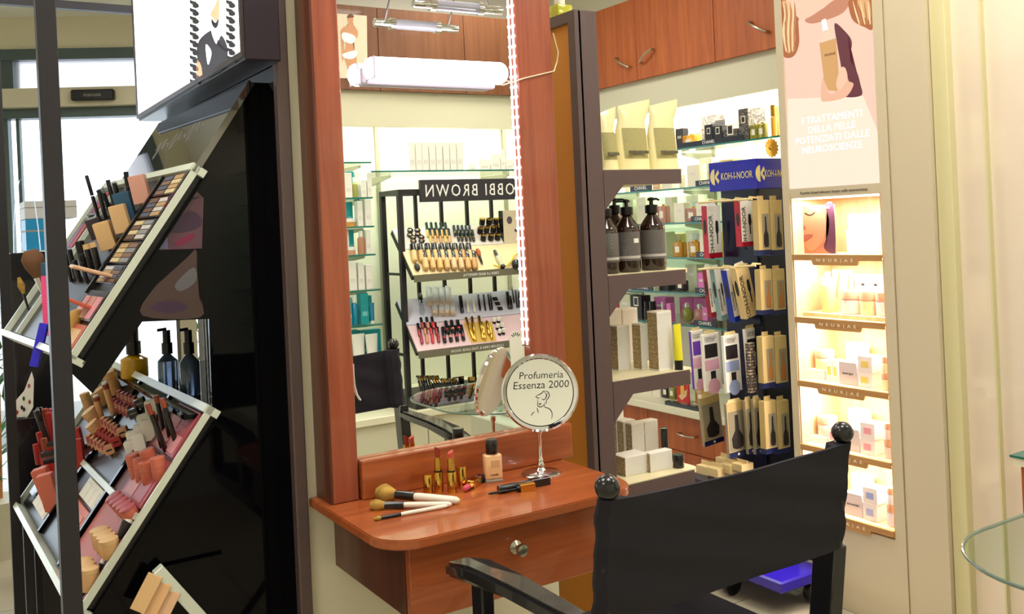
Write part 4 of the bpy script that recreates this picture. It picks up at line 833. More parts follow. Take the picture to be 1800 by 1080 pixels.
a = PX(1322, 690, XP + 0.0); single('hair_clip_card', 'narrow dark card of hair accessories between the detangling brushes', 'card', B().box(-0.016, 0.016, -0.01, 0.01, 0, 0.18, 0.002), print_mat('dark_card_print', (70, 62, 56), (190, 170, 150), 90, 160, 0.5, 0.5), Matrix.Translation((a.x, a.y, a.z)))
pack('clear boxed paddle brush hanging lowest left on the stand', 1229, 1234, 1268, 702, 788, XP - 0.04, 5, CLRD, KRAFT, 'c')
pack('clear boxed paddle brush hanging in front, lowest row middle', 1277, 1281, 1312, 712, 808, XP - 0.08, 2, CLRD, KRAFT, 'c')
pack('clear boxed comb behind the paddle brush, lowest row', 1312, 1314, 1327, 706, 800, XP - 0.02, 2, CLRD, KRAFT, 'c')
pack('clear boxed comb at the right end of the lowest row', 1326, 1328, 1342, 704, 800, XP, 1, CLRD, KRAFT, 'c')
yr = yk0 - 0.035
for r, (pt, pb) in enumerate(((352, 450), (474, 554), (592, 684), (706, 800))):
    for c, (q0, q1) in enumerate(((1335, 1356), (1357, 1379))):
        dx = r * 4; p, q = PY(q0 + dx, pb, yr), PY(q1 + dx, pb, yr); h = PY(q0 + dx, pt, yr).z - p.z; w = q.x - p.x
        t = thing('packed_brush', 'kraft boxed brush on the right face of the stand, %s column, %s row down' % (['near', 'far'][c], ORD[r]), 'package', ((p.x + q.x) / 2, yr + 0.014, p.z), GR_B)
        part('box', mbox(w * 0.96, 0.028, h, 0.001), KRAFT, t); part('window', mbox(w * 0.55, 0.001, h * 0.62), CLRD, t, Matrix.Translation((w * 0.12, -0.0146, h * 0.13)))
        part('brush', B().lathe([(w * 0.14, 0), (w * 0.22, h * 0.05), (w * 0.2, h * 0.22), (w * 0.08, h * 0.3), (w * 0.06, h * 0.55)], 12).mesh(True), BRW if r in (1, 2) else DBR, t, Matrix.Translation((w * 0.12, -0.0156, h * 0.15)) @ Matrix.Diagonal((1, 0.08, 1, 1)))
        part('foot_band', mbox(w * 0.97, 0.0302, h * 0.1), NAVY, t); part('hanging_tab', mbox(w * 0.5, 0.002, h * 0.08), KRAFT, t, Matrix.Translation((0, 0, h)))
for k, (q0, q1, pt, pb, xx) in enumerate(((1224, 1244, 808, 832, XP - 0.06), (1243, 1262, 812, 836, XP - 0.09), (1258, 1276, 796, 816, XP - 0.02), (1266, 1284, 806, 830, XP - 0.06), (1286, 1304, 806, 826, XP - 0.05))):
    a, b_ = PX(q1, pb, xx), PX(q0, pb, xx); h = PX(q0, pt, xx).z - a.z
    t = thing('small_carton', 'small kraft carton at the foot of the brush stand, %s from the left' % ORD[k], 'box', Matrix.Translation((xx + 0.03, (a.y + b_.y) / 2, 0.46 if False else min(a.z, b_.z))) @ FACE_X, 'small kraft cartons on the stand')
    part('box', mbox(b_.y - a.y, 0.06, h * 0.8, 0.001), KTAN, t); part('flap', B().box(-(b_.y - a.y) / 2, (b_.y - a.y) / 2, -0.002, 0.002, h * 0.8, h * 1.15), KTAN, t)
a = PX(1270, 834, XP - 0.04); part('base_arm', B().box(2.58, XK + 0.06, yk0 + 0.04, yk1 - 0.04, 0.09, 0.12), BLUD, st, world=True)
part('tray', B().box(XP - 0.12, XK + 0.03, yk0 + 0.0, yk1 + 0.02, a.z - 0.03, a.z - 0.015), BLUD, st, world=True)
for i in range(6):   # gold bow on top of the header
    pass
g = PX(1355, 270, XK + 0.1)
t = thing('gold_bow', 'pleated gold bow above the blue header', 'bow', g)
for i in range(14): part('petal', cached('petal', lambda: B().prism([(-0.004, 0.004), (0.004, 0.004), (0.008, 0.03), (0, 0.038), (-0.008, 0.03)], -0.001, 0.001).mesh()), GOLD, t, Matrix.Rotation(2 * math.pi * i / 14, 4, 'Y') @ Matrix.Rotation(0.25, 4, 'X'))
t.location = (g.x, yk0 + 0.02, max(g.z, zh1 + 0.04))
part('knot', B().ball(0.008, n=10).mesh(True), GOLD, t)

# ================================================================== SKINCARE COLUMN
XN = 2.60; XNB = 2.80
yL0, yL1 = PX(1369, 200, XN).y, PX(1381, 200, XN).y
yR1, yR2, yR3 = PX(1541, 200, XN).y, PX(1558, 200, XN).y, PX(1632, 200, XN).y
zP = PX(1466, 327.5, XN).z; zN = PX(1468, 345, XN).z
zs_ = [PX(1475, 448, XN).z, PX(1480, 563, XN).z, PX(1484, 680, XN).z, PX(1488, 797, XN).z, PX(1490, 911, XN).z]
zcb = zs_[-1] - 0.03; ZTOPN = 2.6
nc = thing('skincare_column', 'taupe skincare display column with lit niches and backlit poster', 'display', (XN + 0.2, (yL0 + yR3) / 2, 0))
part('stile', B().box(XN, XW - 0.3, yL1, yL0, 0, ZTOPN), TAUPE, nc, world=True)
part('stile', B().box(XN, XW - 0.3, yR2, yR1, 0, ZTOPN), TAUPE, nc, world=True)
part('side_panel', B().box(XN + 0.004, XW - 0.3, yR3, yR2 - 0.003, 0, ZTOPN), TAUPE, nc, world=True)
part('caption_rail', B().box(XN + 0.002, XNB, yR1, yL1, zN, zP), TAUPE, nc, world=True)
part('kick_panel', B().box(XN + 0.004, XNB, yR1, yL1, 0, zcb), TAUPE, nc, world=True)
ym_ = (yL1 + yR1) / 2; NF = lambda y, z, o=0.0: Matrix.Translation((XN - o, y, z)) @ FACE_X
part('lettering', text_mesh('Il primo brand skincare basato sulle neuroscienze', 0.0135, spacing=1.02, shear=0.2), INK, nc, NF(ym_, (zN + zP) / 2, 0.0005) @ Matrix.Translation((0, 0, 0)) @ TXT, world=True)
part('niche_back', B().box(XNB, XNB + 0.01, yR1, yL1, zcb, zN), OAK, nc, world=True)
part('niche_side', B().box(XN + 0.003, XNB, yL1 - 0.006, yL1 - 0.0001, zcb, zN), OAK, nc, world=True); part('niche_side', B().box(XN + 0.003, XNB, yR1 + 0.0001, yR1 + 0.006, zcb, zN), OAK, nc, world=True)
hw_ = (yL1 - yR1) / 2
for k, z in enumerate(zs_):
    sh = part('shelf', B().box(XN + 0.004, XNB, yR1 + 0.006, yL1 - 0.006, z - 0.012, z), OAK, nc, world=True)
    lip = 0.02; tab = 0.016
    pts = [(-hw_ + 0.004, 0), (hw_ - 0.004, 0), (hw_ - 0.004, -lip), (hw_ * 0.52, -lip), (hw_ * 0.5, -lip - tab * 0.8), (hw_ * 0.47, -lip - tab), (-hw_ * 0.47, -lip - tab), (-hw_ * 0.5, -lip - tab * 0.8), (-hw_ * 0.52, -lip), (-hw_ + 0.004, -lip)]
    lp = part('lip', B().prism(pts, -0.006, 0, NF(ym_, z)), OAKL, sh, world=True)
    nt_ = text_mesh('N E U R | A É', 0.02, spacing=1.25, ext=0.0002); part('lettering', nt_, mat('cream_lettering', (244, 232, 206), 0.5), lp, NF(ym_, z - 0.019, 0.0064) @ TXT @ fit(nt_, hw_ * 0.8, 0.0155), world=True)
    ztop_ = zN if k == 0 else zs_[k - 1] - 0.012
    part('light_strip', B().box(XN + 0.012, XN + 0.022, yR1 + 0.01, yL1 - 0.01, ztop_ - 0.006, ztop_ - 0.001), GLOWW, nc, world=True)
    strip_light((XN + 0.05, ym_, ztop_ - 0.008), 0.05, hw_ * 1.7, 2.7, col=(1, 0.935, 0.87))
# backlit poster
PB_ = mat('backlit_peach_film', (110, 92, 80), 0.4, emit=0.72, ecol=(255, 214, 192)); 
def pcol(n, c, e=1.0): return mat('backlit_' + n, tuple(int(x * 0.42) for x in c), 0.4, emit=e * 0.6, ecol=c)
ps = part('poster', B().box(XN + 0.004, XN + 0.05, yR1, yL1, zP, ZTOPN), PB_, nc, world=True, label='backlit poster of a hand holding a serum bottle')
z6 = lambda x, y: (1360 + x / 2.7, y / 2.7)
def pp(name, pts, m, o, sm=True): part(name, flat(lambda x, y: PX(x, y, XN + 0.004), [z6(*p) for p in pts], (-1, 0, 0), o, sm), m, ps, world=True)
pp('poster_sky', [(66, 470), (425, 455), (500, 640), (505, 868), (70, 898)], pcol('pale_cream', (255, 232, 210), 1.36), 0.0004, False)
pp('poster_shadow', [(290, 110), (340, 150), (372, 200), (362, 280), (395, 340), (412, 400), (418, 452), (350, 462), (330, 440), (322, 330), (300, 200)], pcol('plum_shadow', (132, 62, 74), 0.7), 0.0006)
pp('poster_hair', [(30, 0), (110, 0), (125, 60), (115, 120), (122, 200), (100, 262), (60, 275), (40, 240), (36, 100)], pcol('copper_hair', (206, 118, 70), 0.9), 0.0006)
pp('poster_hair', [(362, 0), (470, 0), (472, 135), (430, 128), (380, 100), (360, 50)], pcol('copper_hair', (206, 118, 70)), 0.0006)
pp('poster_hair_light', [(40, 10), (80, 20), (96, 110), (104, 190), (78, 250), (60, 230), (70, 120)], pcol('blond_hair', (244, 190, 130), 1.1), 0.0008)
pp('poster_hair_light', [(400, 0), (452, 0), (460, 90), (430, 80), (410, 40)], pcol('blond_hair', (244, 190, 130)), 0.0008)
for hx in range(6): pp('poster_strand', [(44 + hx * 11, 5), (58 + hx * 10, 70), (48 + hx * 11, 150), (62 + hx * 8, 235), (56 + hx * 8, 240), (42 + hx * 11, 150), (51 + hx * 10, 70)], pcol('amber_strand', (222, 146, 88), 0.9) if hx % 2 else pcol('light_strand', (255, 222, 170), 1.2), 0.0009 + hx * 0.00003)
for hx in range(5): pp('poster_strand', [(376 + hx * 18, 2), (392 + hx * 16, 50), (410 + hx * 13, 110), (404 + hx * 13, 112), (385 + hx * 16, 52)], pcol('amber_strand', (222, 146, 88)) if hx % 2 else pcol('light_strand', (255, 222, 170)), 0.0009 + hx * 0.00003)
pp('poster_face', [(62, 0), (90, 50), (125, 90), (165, 84), (230, 40), (260, 0)], pcol('peach_skin', (252, 200, 172), 1.4), 0.0008)
pp('poster_jaw_shadow', [(150, 92), (232, 42), (290, 0), (362, 0), (330, 60), (250, 95), (180, 112)], pcol('neck_shadow', (226, 150, 118), 1.0), 0.0005)
pp('poster_hand', [(232, 372), (252, 380), (262, 440), (300, 430), (318, 330), (336, 322), (350, 380), (380, 400), (350, 455), (300, 475), (250, 482), (225, 470)], pcol('hand_skin', (246, 190, 158), 1.25), 0.0008)
pp('poster_bottle', [(218, 205), (296, 182), (316, 418), (300, 432), (262, 430), (240, 380)], pcol('amber_serum', (232, 176, 112), 1.1), 0.0011, False)
pp('poster_bottle_neck', [(222, 160), (280, 142), (288, 182), (226, 204)], pcol('cream_collar', (244, 214, 186), 1.3), 0.0011, False)
pp('poster_pipette', [(228, 96), (248, 88), (260, 140), (234, 148)], pcol('white_pipette', (255, 246, 240), 1.8), 0.0013, False)
pp('poster_thumb', [(298, 400), (316, 330), (340, 322), (352, 372), (332, 408), (312, 430)], pcol('thumb_skin', (250, 202, 172), 1.3), 0.0014)
wl = pcol('white_type', (255, 252, 248), 1.9)
for i, s in enumerate(('I TRATTAMENTI', 'DELLA PELLE', 'POTENZIATI DALLE', 'NEUROSCIENZE')):
    c = PX(*z6(270, 558 + i * 48), XN); part('lettering', text_mesh(s, 0.033, spacing=1.05), wl, ps, Matrix.Translation((XN + 0.0024, c.y, c.z)) @ FACE_X @ TXT, world=True)
c = PX(*z6(265, 258), XN); part('lettering', text_mesh('NEURAÉ', 0.012), pcol('brown_type', (150, 92, 60), 0.5), ps, Matrix.Translation((XN + 0.0022, c.y, c.z)) @ FACE_X @ TXT, world=True)

# stock of the column
NB = mat('lilac_white_carton', (236, 228, 230), 0.5); ROSE = mat('rose_gold_lid', (222, 170, 140), 0.3, 0.3); JARG = mat('frosted_jar', (246, 230, 222), 0.2, coat=0.3); YEL = mat('yellow_emblem_print', (232, 206, 110), 0.5); PKE = mat('pink_emblem_print', (232, 160, 176), 0.5); BLE = mat('blue_emblem_print', (160, 172, 220), 0.5); GRL = mat('grey_lilac_carton', (206, 196, 200), 0.5)
NG = 'skincare products in the lit column'; nsd = ['topmost', 'second', 'third', 'fourth', 'lowest']
def nspan(px0, px1, py, x): a, b_ = PX(px1, py, x).y, PX(px0, py, x).y; return (a + b_) / 2, b_ - a
def nbox(label, px0, px1, pyt, k, x, m, emb=None, txt=None, zadd=0, d=0.04):
    y, w = nspan(px0, px1, pyt, x); h = PX((px0 + px1) / 2, pyt, x).z - zs_[k] - zadd
    t = thing('skincare_box', label, 'box', Matrix.Translation((x + d / 2, y, zs_[k] + zadd)) @ FACE_X, NG); part('carton', mbox(w, d, h, 0.0008), m, t)
    if emb: part('emblem', mbox(w * 0.5, 0.001, h * 0.4), emb, t, Matrix.Translation((0, -d / 2 - 0.0005, h * 0.3)))
    if txt: part('lettering', text_mesh(txt, 0.012, spacing=1.2), INK, t, Matrix.Translation((0, -d / 2 - 0.0006, h * 0.5)) @ TXT)
    return t
def njar(label, px0, px1, pyt, pyb, x, tint=None, k=None, zadd=0):
    y, w = nspan(px0, px1, pyt, x); z0 = PX((px0 + px1) / 2, pyb, x).z if k is None else zs_[k] + zadd; h = PX((px0 + px1) / 2, pyt, x).z - z0; R = w / 2
    t = thing('skincare_jar', label, 'jar', Matrix.Translation((x + R, y, z0)) @ FACE_X, NG)
    part('jar', mlathe([(R * 0.9, 0), (R * 0.97, 0.003), (R * 0.97, h * 0.6), (R * 0.9, h * 0.62)], 22), tint or JARG, t); part('lid', mlathe([(R, h * 0.63), (R, h * 0.97), (R * 0.97, h), (0, h)], 22), ROSE, t)
x = XN + 0.06
yy, ww = nspan(1397, 1468, 400, x); hh = PX(1432, 361, x).z - zs_[0]
t = thing('portrait_card', 'upright card with a portrait of a closed-eyed face on the topmost lit shelf', 'card', Matrix.Translation((x, yy, zs_[0])) @ FACE_X)
part('card', mbox(ww, 0.006, hh), mat('tan_skin_print', (176, 112, 86), 0.5), t)
def cardp(name, pts, m, o): 
    b = B(); q = smooth_loop([V(((u - 0.5) * ww, -0.003 - o, (1 - v) * hh)) for u, v in pts]); b.bm.faces.new([b.bm.verts.new(c) for c in q]); bmesh.ops.triangulate(b.bm, faces=b.bm.faces); part(name, b, m, t)
cardp('hair_print', [(0.8, 0.0), (1, 0.02), (1, 0.95), (0.85, 0.98), (0.72, 0.85), (0.84, 0.6), (0.88, 0.3)], mat('dark_plum_print', (84, 44, 66), 0.5), 0.0005)
cardp('cheek_print', [(0.02, 0.05), (0.4, 0.02), (0.72, 0.1), (0.8, 0.4), (0.7, 0.75), (0.4, 0.95), (0.2, 0.7), (0.22, 0.5), (0.15, 0.3)], mat('light_skin_print', (196, 132, 102), 0.5), 0.0007)
cardp('lips_image', [(0.2, 0.66), (0.28, 0.6), (0.45, 0.6), (0.46, 0.64), (0.34, 0.72), (0.22, 0.76)], mat('lip_print', (150, 86, 74), 0.5), 0.001)
cardp('eye_image', [(0.3, 0.14), (0.42, 0.19), (0.54, 0.14), (0.54, 0.17), (0.42, 0.22), (0.3, 0.18)], DBR, 0.001); cardp('nose_print', [(0.2, 0.4), (0.3, 0.44), (0.3, 0.5), (0.2, 0.49)], mat('nose_print', (150, 88, 66), 0.5), 0.001)
part('lettering', text_mesh('NEURAÉ', 0.012), LET, t, Matrix.Translation((ww * 0.28, -0.0045, hh * 0.94)) @ TXT)
yy, ww = nspan(1489, 1541, 400, XN + 0.1); hh = PX(1515, 376, XN + 0.1).z - zs_[0]
t = thing('gift_set', 'white gift set with three small cartons on the topmost lit shelf', 'box', Matrix.Translation((XN + 0.12, yy, zs_[0])) @ FACE_X)
part('tray', mbox(ww, 0.03, hh, 0.001), PAPER, t)
for i in range(3): part('carton', mbox(ww * 0.27, 0.02, hh * 0.6, 0.001), NB, t, Matrix.Translation(((i - 1) * ww * 0.3, -0.026, 0)))
nbox('slim pale carton right of the gift set on the topmost lit shelf', 1545, 1551, 368, 0, XN + 0.07, PAPER)
# second shelf: raised tray, bottle, jars, cards
zr_ = PX(1480, 552, XN + 0.03).z; y, w = nspan(1406, 1560, 550, XN + 0.03)
single('display_tray', 'low oak display tray on the second lit shelf', 'tray', B().box(XN + 0.03, XN + 0.18, y - w / 2, yL1 - 0.012, zs_[1], zs_[1] + 0.014, 0.001), OAK)
zt2 = 0.014
y, w = nspan(1443, 1463, 510, XN + 0.07); h = PX(1453, 478, XN + 0.07).z - zs_[1] - zt2
t = thing('serum_bottle', 'amber serum bottle with white dropper on the second lit shelf', 'bottle', Matrix.Translation((XN + 0.08, y, zs_[1] + zt2)) @ FACE_X, NG)
part('body', mlathe([(w * 0.46, 0), (w * 0.5, 0.002), (w * 0.5, h * 0.66), (w * 0.42, h * 0.69)], 20), mat('amber_serum_glass', (240, 200, 130), 0.15, coat=0.4), t); part('collar', mcyl(w * 0.48, h * 0.16, 20), WHITE, t, Matrix.Translation((0, 0, h * 0.69))); part('dropper', mlathe([(w * 0.2, h * 0.85), (w * 0.2, h * 0.97), (w * 0.12, h)], 12), WHITE, t)
for (q0, q1, pt, l, tint) in ((1469, 1501, 512, 'rosy jar, leftmost of three on the second lit shelf', mat('rose_jar', (248, 214, 206), 0.2)), (1503, 1530, 513, 'golden jar, middle of three on the second lit shelf', mat('gold_jar', (250, 226, 180), 0.2)), (1531, 1558, 515, 'lilac jar, rightmost of three on the second lit shelf', mat('lilac_jar', (232, 224, 240), 0.2))): njar(l, q0, q1, pt, 549, XN + 0.045, tint, 1, zt2)
for (q0, q1, pt, l, m2, nm) in ((1464, 1501, 474, 'card with blond hair close-up at the back of the second lit shelf', mat('hair_close_up_print', (236, 176, 140), 0.5), 0), (1503, 1556, 482, 'card with a close-up of two eyes at the back of the second lit shelf', mat('eye_close_up_print', (244, 208, 190), 0.5), 1)):
    x = XN + 0.15; y, w = nspan(q0, q1, 500, x); h = PX((q0 + q1) / 2, pt, x).z - zs_[1] - zt2
    t = thing('picture_card', l, 'card', Matrix.Translation((x, y, zs_[1] + zt2)) @ FACE_X); part('card', mbox(w, 0.004, h), m2, t)
    if nm:
        for u in (-0.22, 0.2): part('eye_image', B().ball(1, n=10).mesh(True), DBR, t, Matrix.Translation((u * w, -0.0025, h * 0.72)) @ Matrix.Diagonal((0.008, 0.0006, 0.005, 1)))
    else: part('strand_print', B().prism([(-w * .4, h * .3), (-w * .2, h * .9), (-w * .1, h * .9), (-w * .3, h * .3)], -0.0026, -0.002).prism([(w * .1, h * .3), (w * .3, h * .9), (w * .36, h * .85), (w * .2, h * .3)], -0.0026, -0.002), mat('strand_print', (206, 130, 92), 0.5), t)
for k, (em, dy_, nm, word, jt) in enumerate(((YEL, 0, 'third', 'énergie', mat('yellow_jar', (250, 232, 190), 0.2)), (PKE, 117, 'fourth', None, mat('pink_jar', (250, 216, 216), 0.2)), (BLE, 231, 'lowest', 'sérénité', mat('blue_jar', (224, 226, 244), 0.2)))):
    kk = k + 2; o = k * 4.5; D = dy_
    nbox('low white carton at the left of the %s lit shelf' % nm, 1412 + o, 1447 + o, 653 + D - 3, kk, XN + 0.05, PAPER)
    hb = PX(1430 + o, 650 + D, XN + 0.05).z - zs_[kk]
    njar('cream jar standing on a white carton on the %s lit shelf' % nm, 1424 + o, 1452 + o, 617 + D, 652 + D, XN + 0.055, jt, kk, hb)
    nbox('tall white carton at the back of the %s lit shelf' % nm, 1486 + o, 1514 + o, 604 + D, kk, XN + 0.13, PAPER)
    nbox('small emblem carton beside the jar on the %s lit shelf' % nm, 1451 + o, 1462 + o, 633 + D, kk, XN + 0.05, NB, em); nbox('small emblem carton next to the grey carton on the %s lit shelf' % nm, 1462.5 + o, 1472 + o, 634 + D, kk, XN + 0.05, NB, em)
    nbox('grey lilac carton with small lettering on the %s lit shelf' % nm, 1474 + o, 1505 + o, 637 + D, kk, XN + 0.035, GRL, None, word)
    nbox('emblem carton at the bottom of the stack on the %s lit shelf' % nm, 1507 + o, 1532 + o, 655 + D, kk, XN + 0.03, NB, em, None, 0, 0.055)
    hb = PX(1519 + o, 655 + D, XN + 0.03).z - zs_[kk]; nbox('emblem carton on top of the stack on the %s lit shelf' % nm, 1507 + o, 1532 + o, 627 + D, kk, XN + 0.03, NB, em, None, hb + 0.0005, 0.055)
    njar('lower jar at the right of the %s lit shelf' % nm, 1545 + o, 1562 + o, 657 + D, 684 + D, XN + 0.03, jt, kk); hb = PX(1553 + o, 657 + D, XN + 0.03).z - zs_[kk]; njar('upper jar of the stacked pair at the right of the %s lit shelf' % nm, 1545 + o, 1562 + o, 628 + D, 657 + D, XN + 0.03, jt, kk, hb + 0.0005)

# ================================================================== RIGHT: glossy panelled cabinet, low counter, glass table
XC = 2.62
cg = thing('panel_cabinet', 'tall cream cabinet with glossy beige sliding panels right of the skincare column', 'cabinet', (XC + 0.2, 1.4, 0))
GLP = mat('glossy_beige_glass', (234, 218, 198), 0.04, spec=0.8, coat=0.6)
yq = [PX(q, 300, XC).y for q in (1634, 1672, 1727)]; yq[0] = min(yq[0], yR3 - 0.002)
part('stile', B().box(XC, XW - 0.3, yq[1], yq[0], 0, 2.6, 0.002), mat('pale_green_stile', (214, 206, 160), 0.5), cg, world=True)
part('sliding_panel', B().box(XC + 0.03, XC + 0.04, yq[2] + 0.004, yq[1], 0.02, 2.6), GLP, cg, world=True); part('panel_edge', B().box(XC + 0.024, XC + 0.042, yq[2], yq[2] + 0.006, 0.02, 2.6), mat('pale_green_stile', (0, 0, 0)), cg, world=True)
part('sliding_panel', B().box(XC + 0.042, XC + 0.052, 0.75, yq[2], 0.02, 2.6), GLP, cg, world=True)
part('carcass', B().box(XC + 0.06, XW - 0.3, 0.75, yq[1] - 0.001, 0, 2.6), CREAM, cg, world=True)
p = PX(1780, 800, 2.47); zq = p.z
lc = thing('low_counter', 'wall-hung cherry counter with glass top against the glossy panels', 'counter', (2.52, 1.15, 0.45))
part('body', B().box(2.49, 2.615, 0.8, p.y - 0.01, PX(1798, 912, 2.49).z, zq - 0.028), CAB, lc, world=True); part('slab', B().box(2.47, 2.615, 0.8, p.y, zq - 0.028, zq - 0.006), WTOP, lc, world=True); part('glass_top', B().box(2.465, 2.615, 0.79, p.y + 0.006, zq - 0.006, zq), GLASSE, lc, world=True)
gt = thing('glass_table', 'round-cornered glass table top on a grey pedestal at the right edge', 'table', (2.0, 0.72, 0))
gx0, gy1 = 1.56, 1.13
pts = round_rect(gx0, 2.44, 0.50, gy1, 0.22, (1, 1, 1, 1), 12)
part('glass_top', slab(pts, 0.690, 0.700), GLASS, gt, world=True)
rim = [(q[0], q[1], 0.695) for q in pts]; part('glass_edge', B().tube(rim + [rim[0]], 0.0036, 8).mesh(True), mat('grey_glass_edge', (132, 150, 140), 0.1, trans=0.4), gt, world=True)
part('pedestal', B().box(1.84, 2.25, 0.62, 0.96, 0, 0.60, 0.005), mat('grey_pedestal', (206, 200, 184), 0.4), gt, world=True); part('pedestal_collar', B().box(1.92, 2.17, 0.68, 0.9, 0.60, 0.6895, 0.003), MATS['grey_pedestal'], gt, world=True)
# ================================================================== MAKE-UP DISPLAY behind the camera (seen in the vanity mirror)
FACE_Y = Matrix(((-1, 0, 0, 0), (0, -1, 0, 0), (0, 0, 1, 0), (0, 0, 0, 1)))     # local -y turned to world +y
xL, xR = 1.955, 2.86
md = thing('make_up_display', 'black metal make-up display with sloping trays and brand header, seen in the mirror', 'display', (2.4, -0.2, BTOP))
yF, yR = refl(PX(709, 500, xL)).y, refl(PX(679, 500, xL)).y
zt_f, zt_r = PX(709, 332, xL).z, PX(679, 337, xL).z; zf = (zt_f + zt_r) / 2
for y in (yF, yR):
    part('post', B().box(xL - 0.012, xL + 0.012, y - 0.012, y + 0.012, BTOP, zf), BMETAL, md, world=True); part('post', B().box(xR - 0.012, xR + 0.012, y - 0.012, y + 0.012, BTOP, zf), BMETAL, md, world=True)
    part('top_bar', B().box(xL + 0.012, xR - 0.012, y - 0.012, y + 0.012, zf - 0.024, zf), BMETAL, md, world=True)
for x in (xL, xR): part('side_bar', B().box(x - 0.012, x + 0.012, yR + 0.012, yF - 0.012, zf - 0.024, zf), BMETAL, md, world=True)
for q in (731, 776, 821, 864):
    x = PM(q, 380, yR).x; part('upright', B().box(x - 0.008, x + 0.008, yR - 0.008, yR + 0.008, BTOP, zf - 0.024), BMETAL, md, world=True)
for py in (482, 620):
    z = PX(690, py, xL).z; part('side_bar', B().box(xL - 0.006, xL + 0.006, yR + 0.012, yF - 0.012, z - 0.006, z + 0.006), BMETAL, md, world=True)
xs0 = PM(737, 335, yF + 0.02).x; zs0, zs1 = PM(830, 353, yF + 0.02).z, PM(830, 315, yF + 0.02).z
sg = part('header', B().box(xs0, xR, yF + 0.013, yF + 0.035, zs0, zs1, 0.002), mat('charcoal_header', (48, 45, 52), 0.5), md, world=True)
tme = text_mesh('BOBBI BROWN', 0.07, spacing=1.25); xa_, xb_ = PM(748, 335, yF + 0.035).x, PM(917, 335, yF + 0.035).x
part('lettering', tme, LET, sg, Matrix.Translation(((xa_ + xb_) / 2, yF + 0.0355, (zs0 + zs1) / 2)) @ FACE_Y @ TXT @ fit(tme, xb_ - xa_, (zs1 - zs0) * 0.55), world=True)
WBRD = mat('white_tray_board', (232, 226, 218), 0.45); TAN2 = mat('cream_tray_board', (236, 214, 168), 0.45); LAVB = mat('lavender_tray_board', (206, 204, 222), 0.45); PNKB = mat('pink_tray_board', (228, 196, 204), 0.45); LIPG = mat('olive_grey_lip', (112, 108, 90), 0.5)
class Tray:
    """sloping tray: pr, pf = rear and front left corner in the mirror picture"""
    def __init__(s, pr, pf):
        s.r, s.f = PX(*pr, xL), PX(*pf, xL); d = s.f - s.r; s.n = V((0, d.z, -d.y)).normalized()
        if s.n.z < 0: s.n = -s.n
    def at(s, px, py, o=0.0): return PP(px, py, s.r + s.n * o, s.n)
    def real(s, px, py, o=0.0): return refl(s.at(px, py, o))
    def nr(s): return V((0, -s.n.y, s.n.z))
T1, T2 = Tray((690, 403), (727, 484)), Tray((698, 528), (735, 618))
def tray_board(T, split, m1, m2, lipm, words, wx0, wx1, wpy):
    R, Fp = refl(T.r), refl(T.f); n = T.nr(); mid = R.lerp(Fp, split)
    def sl(p, q, o0, o1): return B().grid([[V((xL, p.y, p.z)) + n * o1, V((xR, p.y, p.z)) + n * o1], [V((xL, q.y, q.z)) + n * o1, V((xR, q.y, q.z)) + n * o1]]) if False else box8(p, q, o0, o1)
    def box8(p, q, o0, o1):
        b = B(); vs = [b.bm.verts.new(V((x, c.y, c.z)) + n * o) for c in (p, q) for x in (xL, xR) for o in (o0, o1)]
        for idx in ((0, 1, 3, 2), (4, 6, 7, 5), (0, 2, 6, 4), (1, 5, 7, 3), (0, 4, 5, 1), (2, 3, 7, 6)): b.bm.faces.new([vs[i] for i in idx])
        return b
    part('tray_body', box8(R, Fp, -0.035, -0.008), BMETAL, md, world=True)
    part('tray_board', box8(R, mid, -0.008, 0.0), m1, md, world=True); part('tray_board', box8(mid + (Fp - R) * 0.01, Fp, -0.008, 0.0), m2, md, world=True)
    lp = part('front_lip', B().box(xL, xR, Fp.y + 0.001, Fp.y + 0.012, Fp.z - 0.034, Fp.z - 0.002), lipm, md, world=True)
    tm_ = text_mesh(words, 0.02); a_, b2 = PM(wx0, wpy, Fp.y + 0.012).x, PM(wx1, wpy, Fp.y + 0.012).x
    part('lettering', tm_, LET, lp, Matrix.Translation(((a_ + b2) / 2, Fp.y + 0.0125, Fp.z - 0.018)) @ FACE_Y @ TXT @ fit(tm_, b2 - a_, 0.012), world=True)
tray_board(T1, 0.45, WBRD, TAN2, LIPG, 'CREA LA BASE PERFETTA', 814, 877, 480)
tray_board(T2, 0.5, LAVB, PNKB, LIPG, 'I COLORI CREA IL TUO LOOK OCCHI', 793, 885, 608)
part('base_tray', B().box(xL - 0.01, xR, yR - 0.02, refl(PX(735, 690, xL)).y if False else yF + 0.10, BTOP, BTOP + 0.05, 0.002), BMETAL, md, world=True)
zA_ = lambda x, y: (670 + x / 7.2, 370 + y / 7.2)
zB_ = lambda x, y: (670 + x / 7.2, 500 + y / 7.2)
zC_ = lambda x, y: (690 + x / 6.752, 630 + y / 6.752)
def lying(name, label, cat, T, b, t, rpx, parts, group, zmap, n=12):
    """thing lying on the tray slope: b, t its lower and upper end; parts = (name, [(radius factor, fraction)], material)"""
    p = T.at(*zmap(*b)); r = rpx * (p - EYE).dot(FW) / F
    p0, p1 = T.real(*zmap(*b), r), T.real(*zmap(*t), r)
    o = thing(name, label, cat, p0, group)
    for (pn, prof, m) in parts: part(pn, lathe_along(p0, p1, [(a * r, f_) for a, f_ in prof], n), m, o, world=True)
    return o
SKN = [mat('foundation_shade_%s' % 'abcdefgh'[i], c, 0.35) for i, c in enumerate(((214, 176, 118), (206, 166, 108), (216, 172, 104), (204, 166, 108), (210, 176, 134), (206, 172, 130), (198, 154, 96), (186, 138, 82)))]
GF = 'foundation bottles on the upper tray in the mirror'
